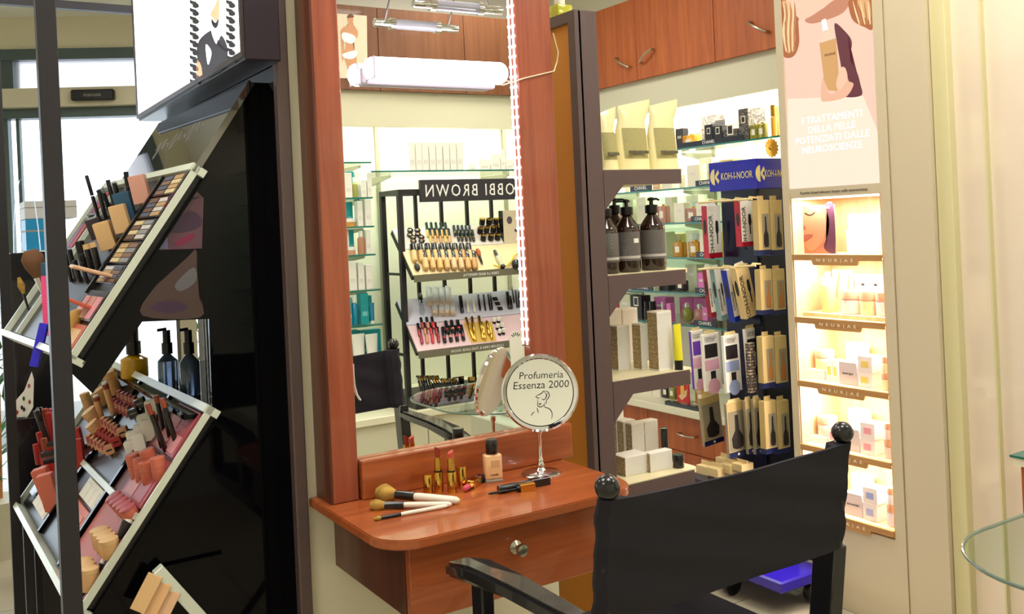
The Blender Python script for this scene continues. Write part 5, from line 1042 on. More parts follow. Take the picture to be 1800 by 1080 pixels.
for i, x in enumerate((400, 490, 585, 670, 762, 848, 933, 1020, 1105)):
    lying('foundation_bottle', 'dark-capped foundation bottle in the rear row of the upper tray, %s from the left' % ORD[i], 'bottle', T1, (x + 30, 655), (x - 5, 432), 5.2, [('body', [(0.3, 0), (0.85, 0.05), (1, 0.15), (1, 0.6), (0.7, 0.62)], SKN[i % 8]), ('cap', [(0.98, 0.6), (1, 0.61), (1, 0.99), (0.9, 1)], BSAT)], GF, zA_)
for i, x in enumerate((545, 635, 725, 815, 905, 995, 1082, 1165)):
    lying('foundation_bottle', 'dark-capped foundation bottle in the front row of the upper tray, %s from the left' % ORD[i], 'bottle', T1, (x + 30, 752), (x - 8, 530), 5.6, [('body', [(0.3, 0), (0.85, 0.05), (1, 0.18), (1, 0.6), (0.7, 0.62)], SKN[i]), ('cap', [(0.95, 0.6), (0.96, 0.61), (0.96, 0.99), (0.9, 1)], BSAT)], GF, zA_)
lying('make_up_sponge', 'dark oval sponge at the front left of the upper tray', 'sponge', T1, (475, 760), (435, 670), 5, [('sponge', [(0, 0), (0.7, 0.1), (1, 0.4), (0.85, 0.75), (0.3, 0.97), (0, 1)], DBR)], None, zA_)
lying('make_up_brush', 'small brush with russet head at the right end of the foundation rows', 'brush', T1, (1285, 690), (1215, 490), 3.2, [('handle', [(0.2, 0), (0.6, 0.2), (0.8, 0.55)], BSAT), ('bristles', [(0.8, 0.55), (1.4, 0.8), (1, 0.97), (0, 1)], mat('russet_bristle', (170, 84, 44), 0.7))], None, zA_)
CON = [mat('concealer_%s' % 'abc'[i], c, 0.3) for i, c in enumerate(((226, 190, 110), (222, 176, 112), (214, 160, 96)))]
DTEAL = mat('dark_teal_cap', (26, 50, 54), 0.3)
for r_, (x0s, yt, yb, g) in enumerate((((570, 630, 690, 750, 810), 158, 338, 'rear'), ((610, 670, 735, 795, 850), 235, 412, 'front'))):
    for i, x in enumerate(x0s): lying('concealer_tube', 'dark-capped concealer tube, %s row, %s from the left' % (g, ORD[i]), 'concealer', T1, (x + 26, yb), (x, yt), 2.6, [('tube', [(0.6, 0), (1, 0.1), (1, 0.45)], CON[i % 3]), ('cap', [(0.95, 0.45), (0.95, 0.98), (0.8, 1)], DTEAL)], 'concealers on the upper tray in the mirror', zA_)
for r_, (x0s, yt, yb, g) in enumerate((((918, 970, 1020, 1070, 1115), 195, 330, 'rear'), ((965, 1010, 1062, 1112, 1155), 252, 395, 'front'))):
    for i, x in enumerate(x0s): lying('concealer_stick', 'black concealer stick, %s row, %s from the left' % (g, ORD[i]), 'concealer', T1, (x + 20, yb), (x, yt), 2.4, [('tube', [(0.5, 0), (1, 0.1), (1, 0.3)], BSAT), ('ring', [(1.05, 0.3), (1.05, 0.36)], GOLD), ('cap', [(0.95, 0.36), (0.95, 1)], DTEAL)], 'concealer sticks on the upper tray in the mirror', zA_)
for i, (x, y) in enumerate(((365, 262), (455, 258), (362, 322), (460, 312), (400, 352), (505, 348), (405, 398), (508, 392))):
    p = T1.at(*zA_(x, y)); r = 5.6 * (p - EYE).dot(FW) / F; n = T1.nr(); q = T1.real(*zA_(x, y), 0.0)
    t = thing('powder_compact', 'round open powder compact on the upper tray, %s row, %s' % (ORD[i // 2], ('left', 'right')[i % 2]), 'compact', frame(q, n, (0, 0.5, -1)), 'powder compacts on the upper tray in the mirror')
    part('case', mlathe([(r, 0), (r, 0.008), (r * 0.85, 0.009)], 18), BSAT, t); part('powder', mlathe([(r * 0.8, 0.0085), (0, 0.0095)], 18), SKN[i % 8], t)
GR_J = 'gold-lidded pots on the upper tray in the mirror'
for i, (x, y, row) in enumerate(((1275, 185, 'rear'), (1360, 185, 'rear'), (1450, 180, 'rear'), (1250, 295, 'middle'), (1330, 285, 'middle'), (1415, 280, 'middle'), (1490, 275, 'middle'), (1290, 385, 'front'), (1385, 380, 'front'), (1470, 375, 'front'))):
    p = T1.at(*zA_(x, y)); s = (p - EYE).dot(FW) / F; q = refl(p)
    t = thing('cream_pot', 'black pot with gold lid on the upper tray, %s row, %s from the left' % (row, ORD[(i, i - 3, i - 7)[('rear', 'middle', 'front').index(row)]]), 'jar', frame(q, T1.nr() * 0.5 + V((0, 0, 1)), (0, 1, 0)), GR_J)
    part('pot', mlathe([(4.6 * s, 0), (5.2 * s, 2 * s), (5.2 * s, 9.5 * s)], 16), BSAT, t); part('lid', mlathe([(5.5 * s, 9.5 * s), (5.5 * s, 12.3 * s), (0, 12.6 * s)], 16), GOLD, t)
# carton with picture, fragrance sample, garland
p0 = T1.real(*zA_(1575, 415)); a_, b2 = PM(*zA_(1555, 400), p0.y).x, PM(*zA_(1800, 400), p0.y).x; h = PM(*zA_(1650, 0), p0.y).z - p0.z
t = thing('product_carton', 'pale carton with a product picture at the right end of the upper tray', 'box', Matrix.Translation(((a_ + b2) / 2, p0.y - 0.02, p0.z)) @ FACE_Y)
part('carton', mbox(b2 - a_, 0.04, h, 0.001), C_('beige_picture_carton', (220, 206, 180)), t); part('picture', B().ball(1, n=14).mesh(True), mat('plum_pot_print', (92, 78, 96), 0.4), t, Matrix.Translation((0.02, -0.0205, h * 0.7)) @ Matrix.Diagonal((0.017, 0.0006, 0.02, 1))); part('picture', B().ball(1, n=14).mesh(True), MATS['plum_pot_print'], t, Matrix.Translation((-0.025, -0.0205, h * 0.38)) @ Matrix.Diagonal((0.02, 0.0006, 0.01, 1))); part('side_panel', mbox(0.001, 0.041, h), BSAT, t, Matrix.Translation(((b2 - a_) / 2 + 0.0006, 0, 0)))
lying('serum_bottle', 'pale green glass bottle with dark cap at the right of the upper tray', 'bottle', T1, (1540, 715), (1435, 510), 4.6, [('body', [(0.9, 0), (1, 0.04), (1, 0.62), (0.5, 0.68)], mat('pale_green_serum', (196, 200, 168), 0.15, coat=0.5)), ('cap', [(0.6, 0.68), (0.6, 1)], BSAT), ('foot', [(1.05, -0.03), (1.05, 0.06)], BSAT)], None, zA_)
single('gold_garland', 'thin yellow garland draped over the right of the upper tray', 'garland', B().tube([T1.real(*zA_(*q), 0.012) for q in ((1420, 690), (1490, 715), (1590, 700), (1650, 640), (1680, 580), (1740, 540), (1790, 500))], 0.004, 6).mesh(True), mat('yellow_garland', (226, 190, 50), 0.4))
lying('cream_pot', 'black round pot beside the garland on the upper tray', 'jar', T1, (1720, 715), (1690, 630), 8, [('pot', [(0.8, 0), (1, 0.15), (1, 0.6), (0.8, 0.8), (0.4, 1)], BSAT)], None, zA_)
# lower tray
FOIL = mat('silver_tube', (208, 208, 214), 0.35)
for row, xs_r, yt, yb in (('rear', (605, 690, 768, 845), 30, 260), ('front', (675, 755, 825, 900), 138, 385)):
    for i, x in enumerate(xs_r):
        p0, p1 = T2.real(*zB_(x + 6, yb), 0.014), T2.real(*zB_(x, yt), 0.004); d = p1 - p0; s = 6 * (T2.at(*zB_(x, yb)) - EYE).dot(FW) / F
        t = thing('cream_tube', 'silver cream tube, %s row of the lower tray, %s from the left' % (row, ORD[i]), 'tube', frame(p0, d, (0, 1, 0.3)), 'cream tubes on the lower tray in the mirror'); L_ = d.length
        b = B(); b.grid([[V((s * math.cos(q) * (0.9 + 0.15 * v), s * (1 - 0.94 * v) * math.sin(q), L_ * (0.14 + 0.86 * v))) for q in [2 * math.pi * j / 14 for j in range(15)]] for v in (0, 0.2, 0.5, 0.8, 1)]); bmesh.ops.remove_doubles(b.bm, verts=b.bm.verts, dist=1e-5); bmesh.ops.holes_fill(b.bm, edges=b.bm.edges)
        part('tube', b.mesh(True), FOIL, t); part('cap', mcyl(s * 0.85, L_ * 0.14), mat('champagne_cap', (214, 190, 168), 0.3), t)
lying('make_up_brush', 'clear-handled brush with black top at the left of the lower tray', 'brush', T2, (525, 395), (490, 115), 5, [('handle', [(0.3, 0), (1, 0.1), (1, 0.3), (0.8, 0.55)], ACR), ('ferrule', [(0.8, 0.5), (0.8, 0.65)], CHROME), ('bristles', [(0.8, 0.65), (0.9, 0.9), (0.4, 1)], BLACK)], None, zB_)
pencils = [(1000, 150, 1030, 360, 3.2, BSAT), (1085, 180, 1102, 360, 2.2, WHITE), (1160, 175, 1182, 355, 2.2, WHITE), (1228, 130, 1256, 338, 1.8, BSAT), (1295, 128, 1322, 335, 1.6, DBR), (1352, 120, 1382, 332, 1.5, BSAT), (1384, 120, 1408, 330, 1.5, BSAT), (1595, 98, 1625, 312, 3.0, BSAT), (1630, 150, 1658, 310, 2.4, BSAT), (1650, 10, 1685, 240, 1.3, BSAT), (1700, 70, 1722, 300, 1.3, BSAT), (1740, 95, 1745, 300, 1.3, BSAT)]
for i, (x0, y0, x1, y1, r, m) in enumerate(pencils): lying('eye_pencil', '%s eye pencil on the lower tray, %s from the left' % ('white' if m is WHITE else 'dark', ORD[i]), 'pencil', T2, (x1, y1), (x0, y0), r, [('barrel', [(0.4, 0), (1, 0.06), (1, 0.55)], m), ('cap', [(1.06, 0.55), (1.06, 0.97), (0.7, 1)], m)], 'eye pencils on the lower tray in the mirror', zB_)
for i, (x, y) in enumerate(((1440, 190), (1470, 250), (1502, 312))):
    q = T2.real(*zB_(x, y)); t = thing('eye_shadow', 'square dark eye shadow pan on the lower tray, %s down' % ORD[i], 'eye shadow', frame(q, T2.nr(), (0, 0.5, -1)), 'eye shadow pans'); part('case', mbox(0.026, 0.02, 0.007, 0.001), BSAT, t); part('powder', mbox(0.018, 0.013, 0.0012), DBR, t, Matrix.Translation((0, 0, 0.007)))
LG = [mat('gloss_shade_%s' % 'abcd'[i], c, 0.25) for i, c in enumerate(((158, 52, 66), (212, 138, 110), (204, 52, 66), (160, 50, 52)))]
GL = 'lip glosses on the lower tray in the mirror'
for row, lst in (('rear', ((500, 425, 530, 560), (572, 420, 600, 560), (640, 415, 668, 560))), ('middle', ((462, 498, 490, 660), (540, 490, 565, 640), (610, 488, 640, 640), (680, 485, 705, 640))), ('front', ((485, 555, 520, 755), (560, 545, 588, 745), (635, 540, 656, 745), (708, 545, 732, 735)))):
    for i, (x0, y0, x1, y1) in enumerate(lst): lying('lip_gloss', 'dark-capped lip gloss on the lower tray, %s row, %s from the left' % (row, ORD[i]), 'lip gloss', T2, (x1, y1), (x0, y0), 2.9, [('tube', [(0.7, 0), (1, 0.06), (1, 0.5)], LG[i % 4]), ('cap', [(0.92, 0.5), (0.92, 0.98), (0.8, 1)], BSAT)], GL, zB_)
for row, lst in (('rear', ((815, 470, 840, 620), (888, 462, 912, 610), (965, 458, 990, 600))), ('front', ((778, 545, 808, 735), (855, 532, 888, 722), (932, 528, 966, 715), (1008, 520, 1045, 705)))):
    for i, (x0, y0, x1, y1) in enumerate(lst): lying('lipstick', 'black lipstick with coloured band on the lower tray, %s row, %s from the left' % (row, ORD[i]), 'lipstick', T2, (x1, y1), (x0, y0), 3.4, [('base', [(0.95, 0), (1, 0.04), (1, 0.22)], BSAT), ('band', [(0.97, 0.22), (0.97, 0.36)], LG[i % 4]), ('cap', [(1, 0.36), (1, 0.98), (0.9, 1)], BSAT)], 'lipsticks on the lower tray in the mirror', zB_)
for i, (x0, y0, x1, y1) in enumerate(((1072, 425, 1172, 700), (1148, 418, 1192, 712), (1235, 408, 1292, 690), (1268, 480, 1300, 640), (1335, 470, 1370, 640), (1296, 550, 1318, 702), (1380, 545, 1402, 692))): lying('mascara', 'gold mascara on the lower tray, %s from the left' % ORD[i], 'mascara', T2, (x1, y1), (x0, y0), 2.9, [('tube', [(0.7, 0), (1, 0.04), (1, 0.55)], GOLD), ('cap', [(0.95, 0.55), (0.95, 1)], GOLD)], 'gold mascaras on the lower tray in the mirror', zB_)
a_, b2 = T2.real(*zB_(1040, 480), 0.001), T2.real(*zB_(1450, 715), 0.001)
single('gold_tray_insert', 'shiny gold insert under the gold mascaras on the lower tray', 'insert', B().quad(*[T2.real(*zB_(*q), 0.0015) for q in ((1035, 490), (1395, 470), (1465, 715), (1140, 745))]), mat('gold_insert_foil', (232, 200, 110), 0.3, 0.4))
for i, (x, y) in enumerate(((1430, 495), (1485, 485), (1470, 570), (1525, 560), (1498, 640), (1545, 630))):
    p = T2.at(*zB_(x, y)); s = (p - EYE).dot(FW) / F; t = thing('nail_polish', 'white-capped mini bottle on the lower tray, %s row, %s' % (ORD[i // 2], ('left', 'right')[i % 2]), 'bottle', frame(refl(p), T2.nr() * 0.5 + V((0, 0, 1)), (0, 1, 0)), 'mini bottles on the lower tray in the mirror')
    part('bottle', mcyl(3.2 * s, 4 * s, 12), BSAT, t); part('cap', mcyl(3.4 * s, 6 * s, 12), WHITE, t, Matrix.Translation((0, 0, 4 * s)))
# arch-shaped leaflet, base tray stock
q0 = PM(*zB_(1710, 870), yF + 0.14); w = 180 / 7.2 * (PY(907, 600, 2 * YM - yF) - EYE).dot(FW) / F; h = w * 1.75
t = thing('arch_card', 'white arch-shaped card with black rays in front of the lower tray', 'card', Matrix.Translation((q0.x, yF + 0.14, q0.z - 0.02)) @ FACE_Y)
arch = [(-w / 2, -0.1), (w / 2, -0.1)] + [(w / 2 * math.cos(math.radians(a_)), h - w / 2 + w / 2 * math.sin(math.radians(a_))) for a_ in range(0, 181, 15)]
part('card', B().prism(arch, -0.002, 0.002), PAPER, t)
for k in range(5):
    a_ = math.radians(40 + k * 25); c = V((0, 0, h - w / 2)); d = V((math.cos(a_), 0, math.sin(a_)))
    part('ray', B().prism([(0.22 * w * math.cos(a_ - 0.1), h - w / 2 + 0.22 * w * math.sin(a_ - 0.1)), (0.44 * w * math.cos(a_ - 0.08), h - w / 2 + 0.44 * w * math.sin(a_ - 0.08)), (0.44 * w * math.cos(a_ + 0.08), h - w / 2 + 0.44 * w * math.sin(a_ + 0.08)), (0.22 * w * math.cos(a_ + 0.1), h - w / 2 + 0.22 * w * math.sin(a_ + 0.1))], -0.003, -0.002), INK, t)
yB0 = yF + 0.02
for row, n_, x0, dx, yt, yb, lean, yy in (('rear', 9, 290, 30, 205, 325, 55, yF - 0.05), ('front', 10, 450, 32, 240, 385, 105, yF + 0.04)):
    for i in range(n_):
        x = x0 + i * dx; p1 = PM(*zC_(x, yt), yy - 0.03); p0 = PM(*zC_(x + lean, yb), yy + 0.03); p0.z = BTOP + 0.054
        if p1.z < p0.z + 0.02: p1.z = p0.z + 0.05
        t = thing('make_up_brush', 'dark-handled brush in the base tray, %s row, %s from the left' % (row, ORD[i]), 'brush', p0, 'brushes in the base tray in the mirror')
        part('handle', lathe_along(p0, p1, [(0.004, 0), (0.0055, 0.1), (0.005, 0.7)], 10), BSAT, t, world=True); part('ferrule', lathe_along(p0, p1, [(0.0055, 0.68), (0.006, 0.88)], 10), GOLD if i % 3 else CHROME, t, world=True); part('bristles', lathe_along(p0, p1, [(0.006, 0.88), (0.007, 0.95), (0, 1.02)], 10), BRIS if i % 2 else DBR, t, world=True)
q = PM(*zC_(812, 245), yF); t = thing('mirror_compact', 'open black compact with mirror lid in the base tray', 'compact', Matrix.Translation((q.x, yF, BTOP + 0.05)) @ FACE_Y)
part('case', mbox(0.06, 0.045, 0.01, 0.001), BSAT, t); part('lid', B().box(-0.03, 0.03, 0.022, 0.028, 0.01, 0.055, 0.001), BSAT, t); part('lid_mirror', B().box(-0.025, 0.025, 0.0205, 0.0218, 0.014, 0.05), MIRROR, t)
q = PM(*zC_(940, 330), yF + 0.03); t = thing('cream_pot', 'tall black pot with gold lid in the base tray', 'jar', (q.x, yF + 0.03, BTOP + 0.05)); part('pot', mcyl(0.017, 0.04, 16), BSAT, t); part('lid', mcyl(0.018, 0.016, 16), GOLD, t, Matrix.Translation((0, 0, 0.04)))

# ------------------------------------------------------------------ glass shelf with white cartons, and the teal range
zt_ = PM(780, 299, YFS).z; x0_ = PM(652, 298, YFS).x
t = thing('glass_shelf', 'glass shelf with white cartons above the make-up display', 'shelf', (2.6, YFS, zt_)); part('pane', B().box(x0_, XW, YB + 0.02, YFS - 0.002, zt_ - 0.008, zt_), GLASS, t, world=True); part('edge', B().box(x0_, XW, YFS - 0.002, YFS, zt_ - 0.008, zt_), GLASSE, t, world=True)
for x in (PM(680, 305, -0.5).x, PM(887, 305, -0.5).x): part('bracket', B().prism([(0, 0), (0.3, 0), (0.3, -0.012), (0.03, -0.05), (0, -0.05)], -0.004, 0.004, M_from((x, YB + 0.02, zt_ - 0.009), (0, 1, 0), (1, 0, 0), (0, 0, 1))), GREYS, t, world=True)
def mstock(items, z0, desc, group, yb=YFS - 0.05):
    for i, (q0, q1, pyt, m, kind) in enumerate(items):
        a_, b2 = PM(q0, pyt, yb).x, PM(q1, pyt, yb).x; w = b2 - a_; h = max(0.02, PM((q0 + q1) / 2, pyt, yb).z - z0); M = Matrix.Translation(((a_ + b2) / 2, yb - 0.03 - (0.06 if kind == 'B' else 0), z0)) @ FACE_Y
        nm = {'b': ('skincare_carton', 'carton', 'box'), 'B': ('skincare_carton', 'carton', 'box'), 'p': ('pump_bottle', 'bottle', 'bottle'), 'j': ('cream_jar', 'jar', 'jar'), 't': ('cream_tube', 'tube', 'tube')}[kind]
        t = thing(nm[0], '%s %s %s, %s from the left' % (MD[m.name], nm[1], desc, ORD[i]), nm[2], M, group)
        if kind in 'bB': part('carton', mbox(w, 0.045, h, 0.0008), m, t); part('fine_print', mbox(w * 0.6, 0.0008, h * 0.15), FINE if m is not TEAL else mat('pale_teal_print', (120, 190, 194), 0.5), t, Matrix.Translation((0, -0.0229, h * 0.25)))
        elif kind == 'p': part('body', mlathe([(w * 0.45, 0), (w * 0.5, 0.003), (w * 0.5, h * 0.66), (w * 0.25, h * 0.74)], 16), m, t); part('cap', mlathe([(w * 0.3, h * 0.74), (w * 0.3, h * 0.97), (w * 0.25, h)], 14), WHITE, t)
        elif kind == 'j': part('jar', mcyl(w / 2, h * 0.55, 20), m, t); part('lid', mlathe([(w * 0.52, h * 0.56), (w * 0.52, h * 0.97), (0, h)], 20), WHITE, t)
        elif kind == 't':
            b = B(); b.grid([[V((w / 2 * math.cos(q) * (0.82 + 0.18 * v), w * 0.36 * (1 - 0.94 * v) * math.sin(q), h * (0.1 + 0.9 * v))) for q in [2 * math.pi * j / 14 for j in range(15)]] for v in (0, 0.3, 0.7, 1)]); bmesh.ops.remove_doubles(b.bm, verts=b.bm.verts, dist=1e-5); bmesh.ops.holes_fill(b.bm, edges=b.bm.edges); part('tube', b.mesh(True), m, t); part('cap', mcyl(w * 0.38, h * 0.1), WHITE, t)
TEAL = mat('teal_carton', (18, 150, 158), 0.45); TEALB = mat('blue_bottle', (20, 132, 172), 0.2, coat=0.4); ORG = mat('orange_jar', (206, 146, 62), 0.2); PKB = mat('pink_beige_bottle', (206, 148, 122), 0.25); GNB = mat('green_gold_bottle', (176, 176, 96), 0.2)
MD = {'white_carton': 'white', 'off_white_print': 'off-white', 'teal_carton': 'teal', 'blue_bottle': 'blue', 'orange_jar': 'orange', 'pink_beige_bottle': 'pinkish', 'green_gold_bottle': 'green-gold'}
mstock([(q, q + 11, 250, WHITE, 'b') for q in (719, 731, 742.5, 755, 767, 779.5, 791.5, 803.5)] + [(826, 838, 287, PAPER, 'b'), (843, 862, 279, PAPER, 'b'), (864, 880, 270, PAPER, 'b'), (881, 889, 263, PAPER, 'b'), (891, 903, 280, PAPER, 'b'), (904, 914, 280, PAPER, 'b')], zt_, 'on the glass shelf above the display', 'white cartons on the mirror shelf')
zz = [PM(630, y, YFS).z for y in (284.5, 347, 398, 448, 511, 573, 640)]; x1_ = PM(658, 400, YFS).x
nms = ['topmost', 'second', 'third', 'fourth', 'fifth', 'sixth', 'lowest']
for k, z in enumerate(zz):
    xe = x1_ + (0.02 if k > 3 else 0) + (0.05 if k == 6 else 0)
    t = thing('glass_shelf', 'short glass shelf of the teal range in the mirror, %s%s' % (nms[k], '' if k in (0, 6) else ' from the top'), 'shelf', (1.65, YFS, z), 'short glass shelves of the teal range'); part('pane', B().box(1.4, xe, YB + 0.02, YFS - 0.002, z - 0.008, z), GLASS, t, world=True); part('edge', B().box(1.4, xe, YFS - 0.002, YFS, z - 0.008, z), GLASSE, t, world=True)
    part('bracket', B().prism([(0, 0), (0.4, 0), (0.4, -0.012), (0.03, -0.05), (0, -0.05)], -0.004, 0.004, M_from((PM(618, 400, -0.5).x, YB + 0.02, z - 0.009), (0, 1, 0), (1, 0, 0), (0, 0, 1))), GREYS, t, world=True)
TG = 'teal range on the short mirror shelves'
mstock([(606, 619, 304, WHITE, 'b'), (621, 631, 300, TEAL, 'B'), (622, 632, 311, GNB, 'p'), (633, 642, 300, WHITE, 'B'), (635, 645, 316, WHITE, 'b'), (646, 654, 304, WHITE, 'b')], zz[1], 'on the second teal-range shelf', TG)
mstock([(607, 616, 358, WHITE, 'B'), (609, 627, 384, ORG, 'j'), (617, 629, 354, TEAL, 'B'), (629, 638, 353, WHITE, 'b'), (637.5, 642, 350, TEAL, 'B'), (642, 653, 350, WHITE, 'b')], zz[2], 'on the third teal-range shelf', TG)
mstock([(611, 623, 405, WHITE, 'B'), (611, 628, 434, PKB, 'j'), (622, 631, 404, TEAL, 'B'), (632, 644, 406, PKB, 'p'), (644, 652, 404, WHITE, 'b')], zz[3], 'on the fourth teal-range shelf', TG)
mstock([(613, 627, 459, WHITE, 'b'), (626, 632, 460, TEAL, 'B'), (630, 641, 462, WHITE, 'b'), (640, 645, 463, TEAL, 'B'), (644, 655, 466, WHITE, 'b')], zz[4], 'on the fifth teal-range shelf', TG)
mstock([(612, 619, 524, TEAL, 'b'), (620, 632, 520, TEALB, 'p'), (634, 648, 516, TEAL, 'b'), (652, 663, 521, TEAL, 'B'), (653, 662, 533, TEALB, 't')], zz[5], 'on the sixth teal-range shelf', TG)
mstock([(618, 640, 583, TEAL, 'B'), (622, 645, 588, WHITE, 't'), (641, 679, 582, TEAL, 'B'), (646, 668, 588, WHITE, 't')], zz[6], 'on the lowest teal-range shelf', TG)
# swimwear print hung on the cupboard
yv_ = YFS + 0.004; fm_ = lambda x, y: PM(540 + x / 3.176, y / 3.176, yv_)
t = thing('wall_print', 'tall print of a standing figure in white swimwear on the overhead cupboard', 'picture', fm_(255, 430))
def wp(name, pts, m, o, sm=True): part(name, flat(fm_, pts, (0, 1, 0), o, sm), m, t, world=True)
wp('paper', [(160, 75), (333, 88), (337, 440), (160, 436)], mat('beige_print_paper', (222, 208, 184), 0.5), 0.0, False)
SK = mat('tan_figure_print', (206, 148, 110), 0.5)
wp('head', [(224, 92), (240, 80), (256, 92), (256, 118), (242, 132), (228, 118)], SK, 0.0008)
wp('torso', [(234, 122), (248, 122), (250, 142), (270, 152), (268, 200), (254, 250), (268, 300), (206, 312), (214, 255), (204, 205), (196, 158), (222, 145)], SK, 0.0009)
wp('arm', [(264, 152), (284, 178), (276, 214), (252, 150), (248, 128), (256, 124), (266, 180), (258, 160)], SK, 0.0010); wp('arm', [(200, 156), (210, 170), (198, 225), (206, 290), (200, 335), (194, 332), (190, 225), (186, 175)], SK, 0.0010)
wp('leg', [(206, 305), (244, 318), (262, 436), (244, 436), (222, 370)], SK, 0.0009); wp('leg', [(238, 315), (270, 300), (276, 350), (270, 436), (256, 436), (252, 370)], SK, 0.0010)
wp('hair', [(222, 92), (240, 76), (260, 90), (254, 98), (228, 100)], mat('brown_hair_print', (110, 70, 46), 0.5), 0.0012); wp('swimwear_top', [(192, 190), (215, 182), (262, 200), (262, 232), (240, 244), (200, 225)], LET, 0.0014); wp('swimwear_bottom', [(200, 300), (276, 282), (270, 318), (240, 330), (205, 322)], LET, 0.0014)
# ================================================================== MAKE-UP GONDOLA on the left
gd = thing('make_up_gondola', 'tall glossy black make-up gondola with lightbox and two sloping trays', 'display', (0.45, 2.6, 0))
XG = 0.685
part('back_panel', B().box(XG, XG + 0.024, 2.065, 3.12, 0, 2.6), BGLOSS, gd, world=True, label='glossy black back panel')
part('edge_trim', B().box(XG - 0.002, XG + 0.026, 2.035, 2.064, 0, 2.6, 0.003), mat('bronze_trim', (92, 76, 74), 0.35, 0.3), gd, world=True)
# lightbox
lx = 0.60; ly0, ly1 = PX(426, 100, lx).y, PX(240, 208, lx).y; lz0 = PX(340, 150, lx).z
lb = part('lightbox', B().box(lx + 0.006, XG - 0.001, ly0, ly1, lz0 - 0.006, 2.42, 0.002), mat('plum_black_casing', (36, 24, 36), 0.3), gd, world=True)
sc = part('screen', B().box(lx + 0.003, lx + 0.0059, ly0 + 0.014, ly1 - 0.014, lz0 + 0.012, 2.40), mat('lit_white_film', (250, 250, 255), 0.4, emit=1.6), lb, world=True, label='glowing white poster screen')
for (a_, b2, c, d) in ((ly0, ly0 + 0.014, lz0, 2.42), (ly1 - 0.014, ly1, lz0, 2.42), (ly0 + 0.014, ly1 - 0.014, lz0, lz0 + 0.012)): part('bezel', B().box(lx, lx + 0.006, a_, b2, c, d), mat('dark_bezel', (52, 42, 46), 0.3), lb, world=True)
zl = lambda x, y: PX(200 + x / 3.6, y / 3.6, lx + 0.003)
def lp_(name, pts, m, o, sm=True): part(name, flat(zl, pts, (-1, 0, 0), o, sm), m, sc, world=True)
DKP = mat('lit_ink_print', (38, 34, 44), 0.4, emit=0.05); SKP = mat('lit_skin_print', (236, 180, 140), 0.4, emit=0.7)
lp_('suit_print', [(525, 330), (545, 250), (610, 195), (625, 215), (650, 290), (680, 225), (715, 280), (722, 350), (700, 430), (640, 470), (570, 500), (545, 440)], mat('lit_suit_print', (64, 62, 78), 0.4, emit=0.12), 0.0004)
lp_('shirt_print', [(585, 280), (620, 330), (600, 410), (588, 360)], mat('lit_pale_print', (250, 250, 255), 0.4, emit=1.5), 0.0007); lp_('shirt_print', [(618, 190), (660, 170), (652, 280)], MATS['lit_pale_print'], 0.0007)
lp_('neck_print', [(655, 0), (670, 0), (668, 100), (655, 140), (625, 110), (612, 90), (640, 40)], SKP, 0.0006); lp_('hair_print', [(622, 120), (645, 145), (665, 120), (660, 165), (640, 178), (622, 150)], DKP, 0.0008); lp_('arm_image', [(530, 380), (555, 420), (560, 495), (535, 520), (525, 460)], SKP, 0.0006)
for xa_, xb_, n_ in ((508, 512, 22), (738, 748, 16)):
    for i in range(n_):
        y = i * 25; xm = xa_ + (12 if i % 2 else -6); s = 1 if i % 2 else -1
        lp_('braid_print', [(xm - 20, y), (xm + 4, y - 8 * s), (xm + 22, y + 12), (xm + 8, y + 26), (xm - 16, y + 22)], DKP, 0.0005 + 0.0001 * (i % 2))
part('frame_bar', B().box(0.20, lx, ly1 - 0.012, ly1 + 0.012, PX(235, 14, lx).z - 0.012, PX(235, 14, lx).z + 0.012), BMETAL, gd, world=True)
# posts
def gpost(q0, q1, y, wpx, zt=2.45):
    a_, b2 = PY(*q0, y), PY(*q1, y); x = (a_.x + b2.x) / 2; w = sz(wpx, a_); part('post', B().box(x - w / 2, x + w / 2, y - w / 2, y + w / 2, 0, zt, 0.001), BMETAL, gd, world=True); return x
xp = gpost((82, 150), (122, 900), 2.06, 32); gpost((4, 400), (27, 900), 3.14, 17); gpost((67, 980), (67, 980), 3.3, 11, 0.62)
# trays
class GTray:
    def __init__(s, nt, nb, fb):
        s.nt, s.nb = PY(*nt, 2.15), PY(*nb, 2.15); s.fb = PZ(*fb, s.nb.z); s.a = s.fb - s.nb; s.b = s.nt - s.nb; s.n = s.b.cross(s.a).normalized()
        if s.n.x > 0: s.n = -s.n
        s.A, s.Bh = s.a.length, s.b.length; s.ua, s.ub = s.a.normalized(), s.b.normalized()
    def pt(s, a_, b_, o=0.0): return s.nb + s.a * a_ + s.b * b_ + s.n * o
    def hit(s, px, py, o=0.0): return PP(px, py, s.nb + s.n * o, s.n)
    def M(s, p): return M_from(p, s.ua, s.ub, s.n) if s.ua.cross(s.ub).dot(s.n) > 0 else M_from(p, -s.ua, s.ub, s.n)
    def block(s, a0, a1, b0, b1, o0, o1):
        b = B(); vs = [b.bm.verts.new(s.pt(i, j, k)) for i in (a0, a1) for j in (b0, b1) for k in (o0, o1)]
        for idx in ((0, 1, 3, 2), (4, 6, 7, 5), (0, 2, 6, 4), (1, 5, 7, 3), (0, 4, 5, 1), (2, 3, 7, 6)): b.bm.faces.new([vs[i] for i in idx])
        return b
G1 = GTray((345, 288), (121, 628), (7, 586)); G2 = GTray((369, 713), (136, 1076), (31, 887))
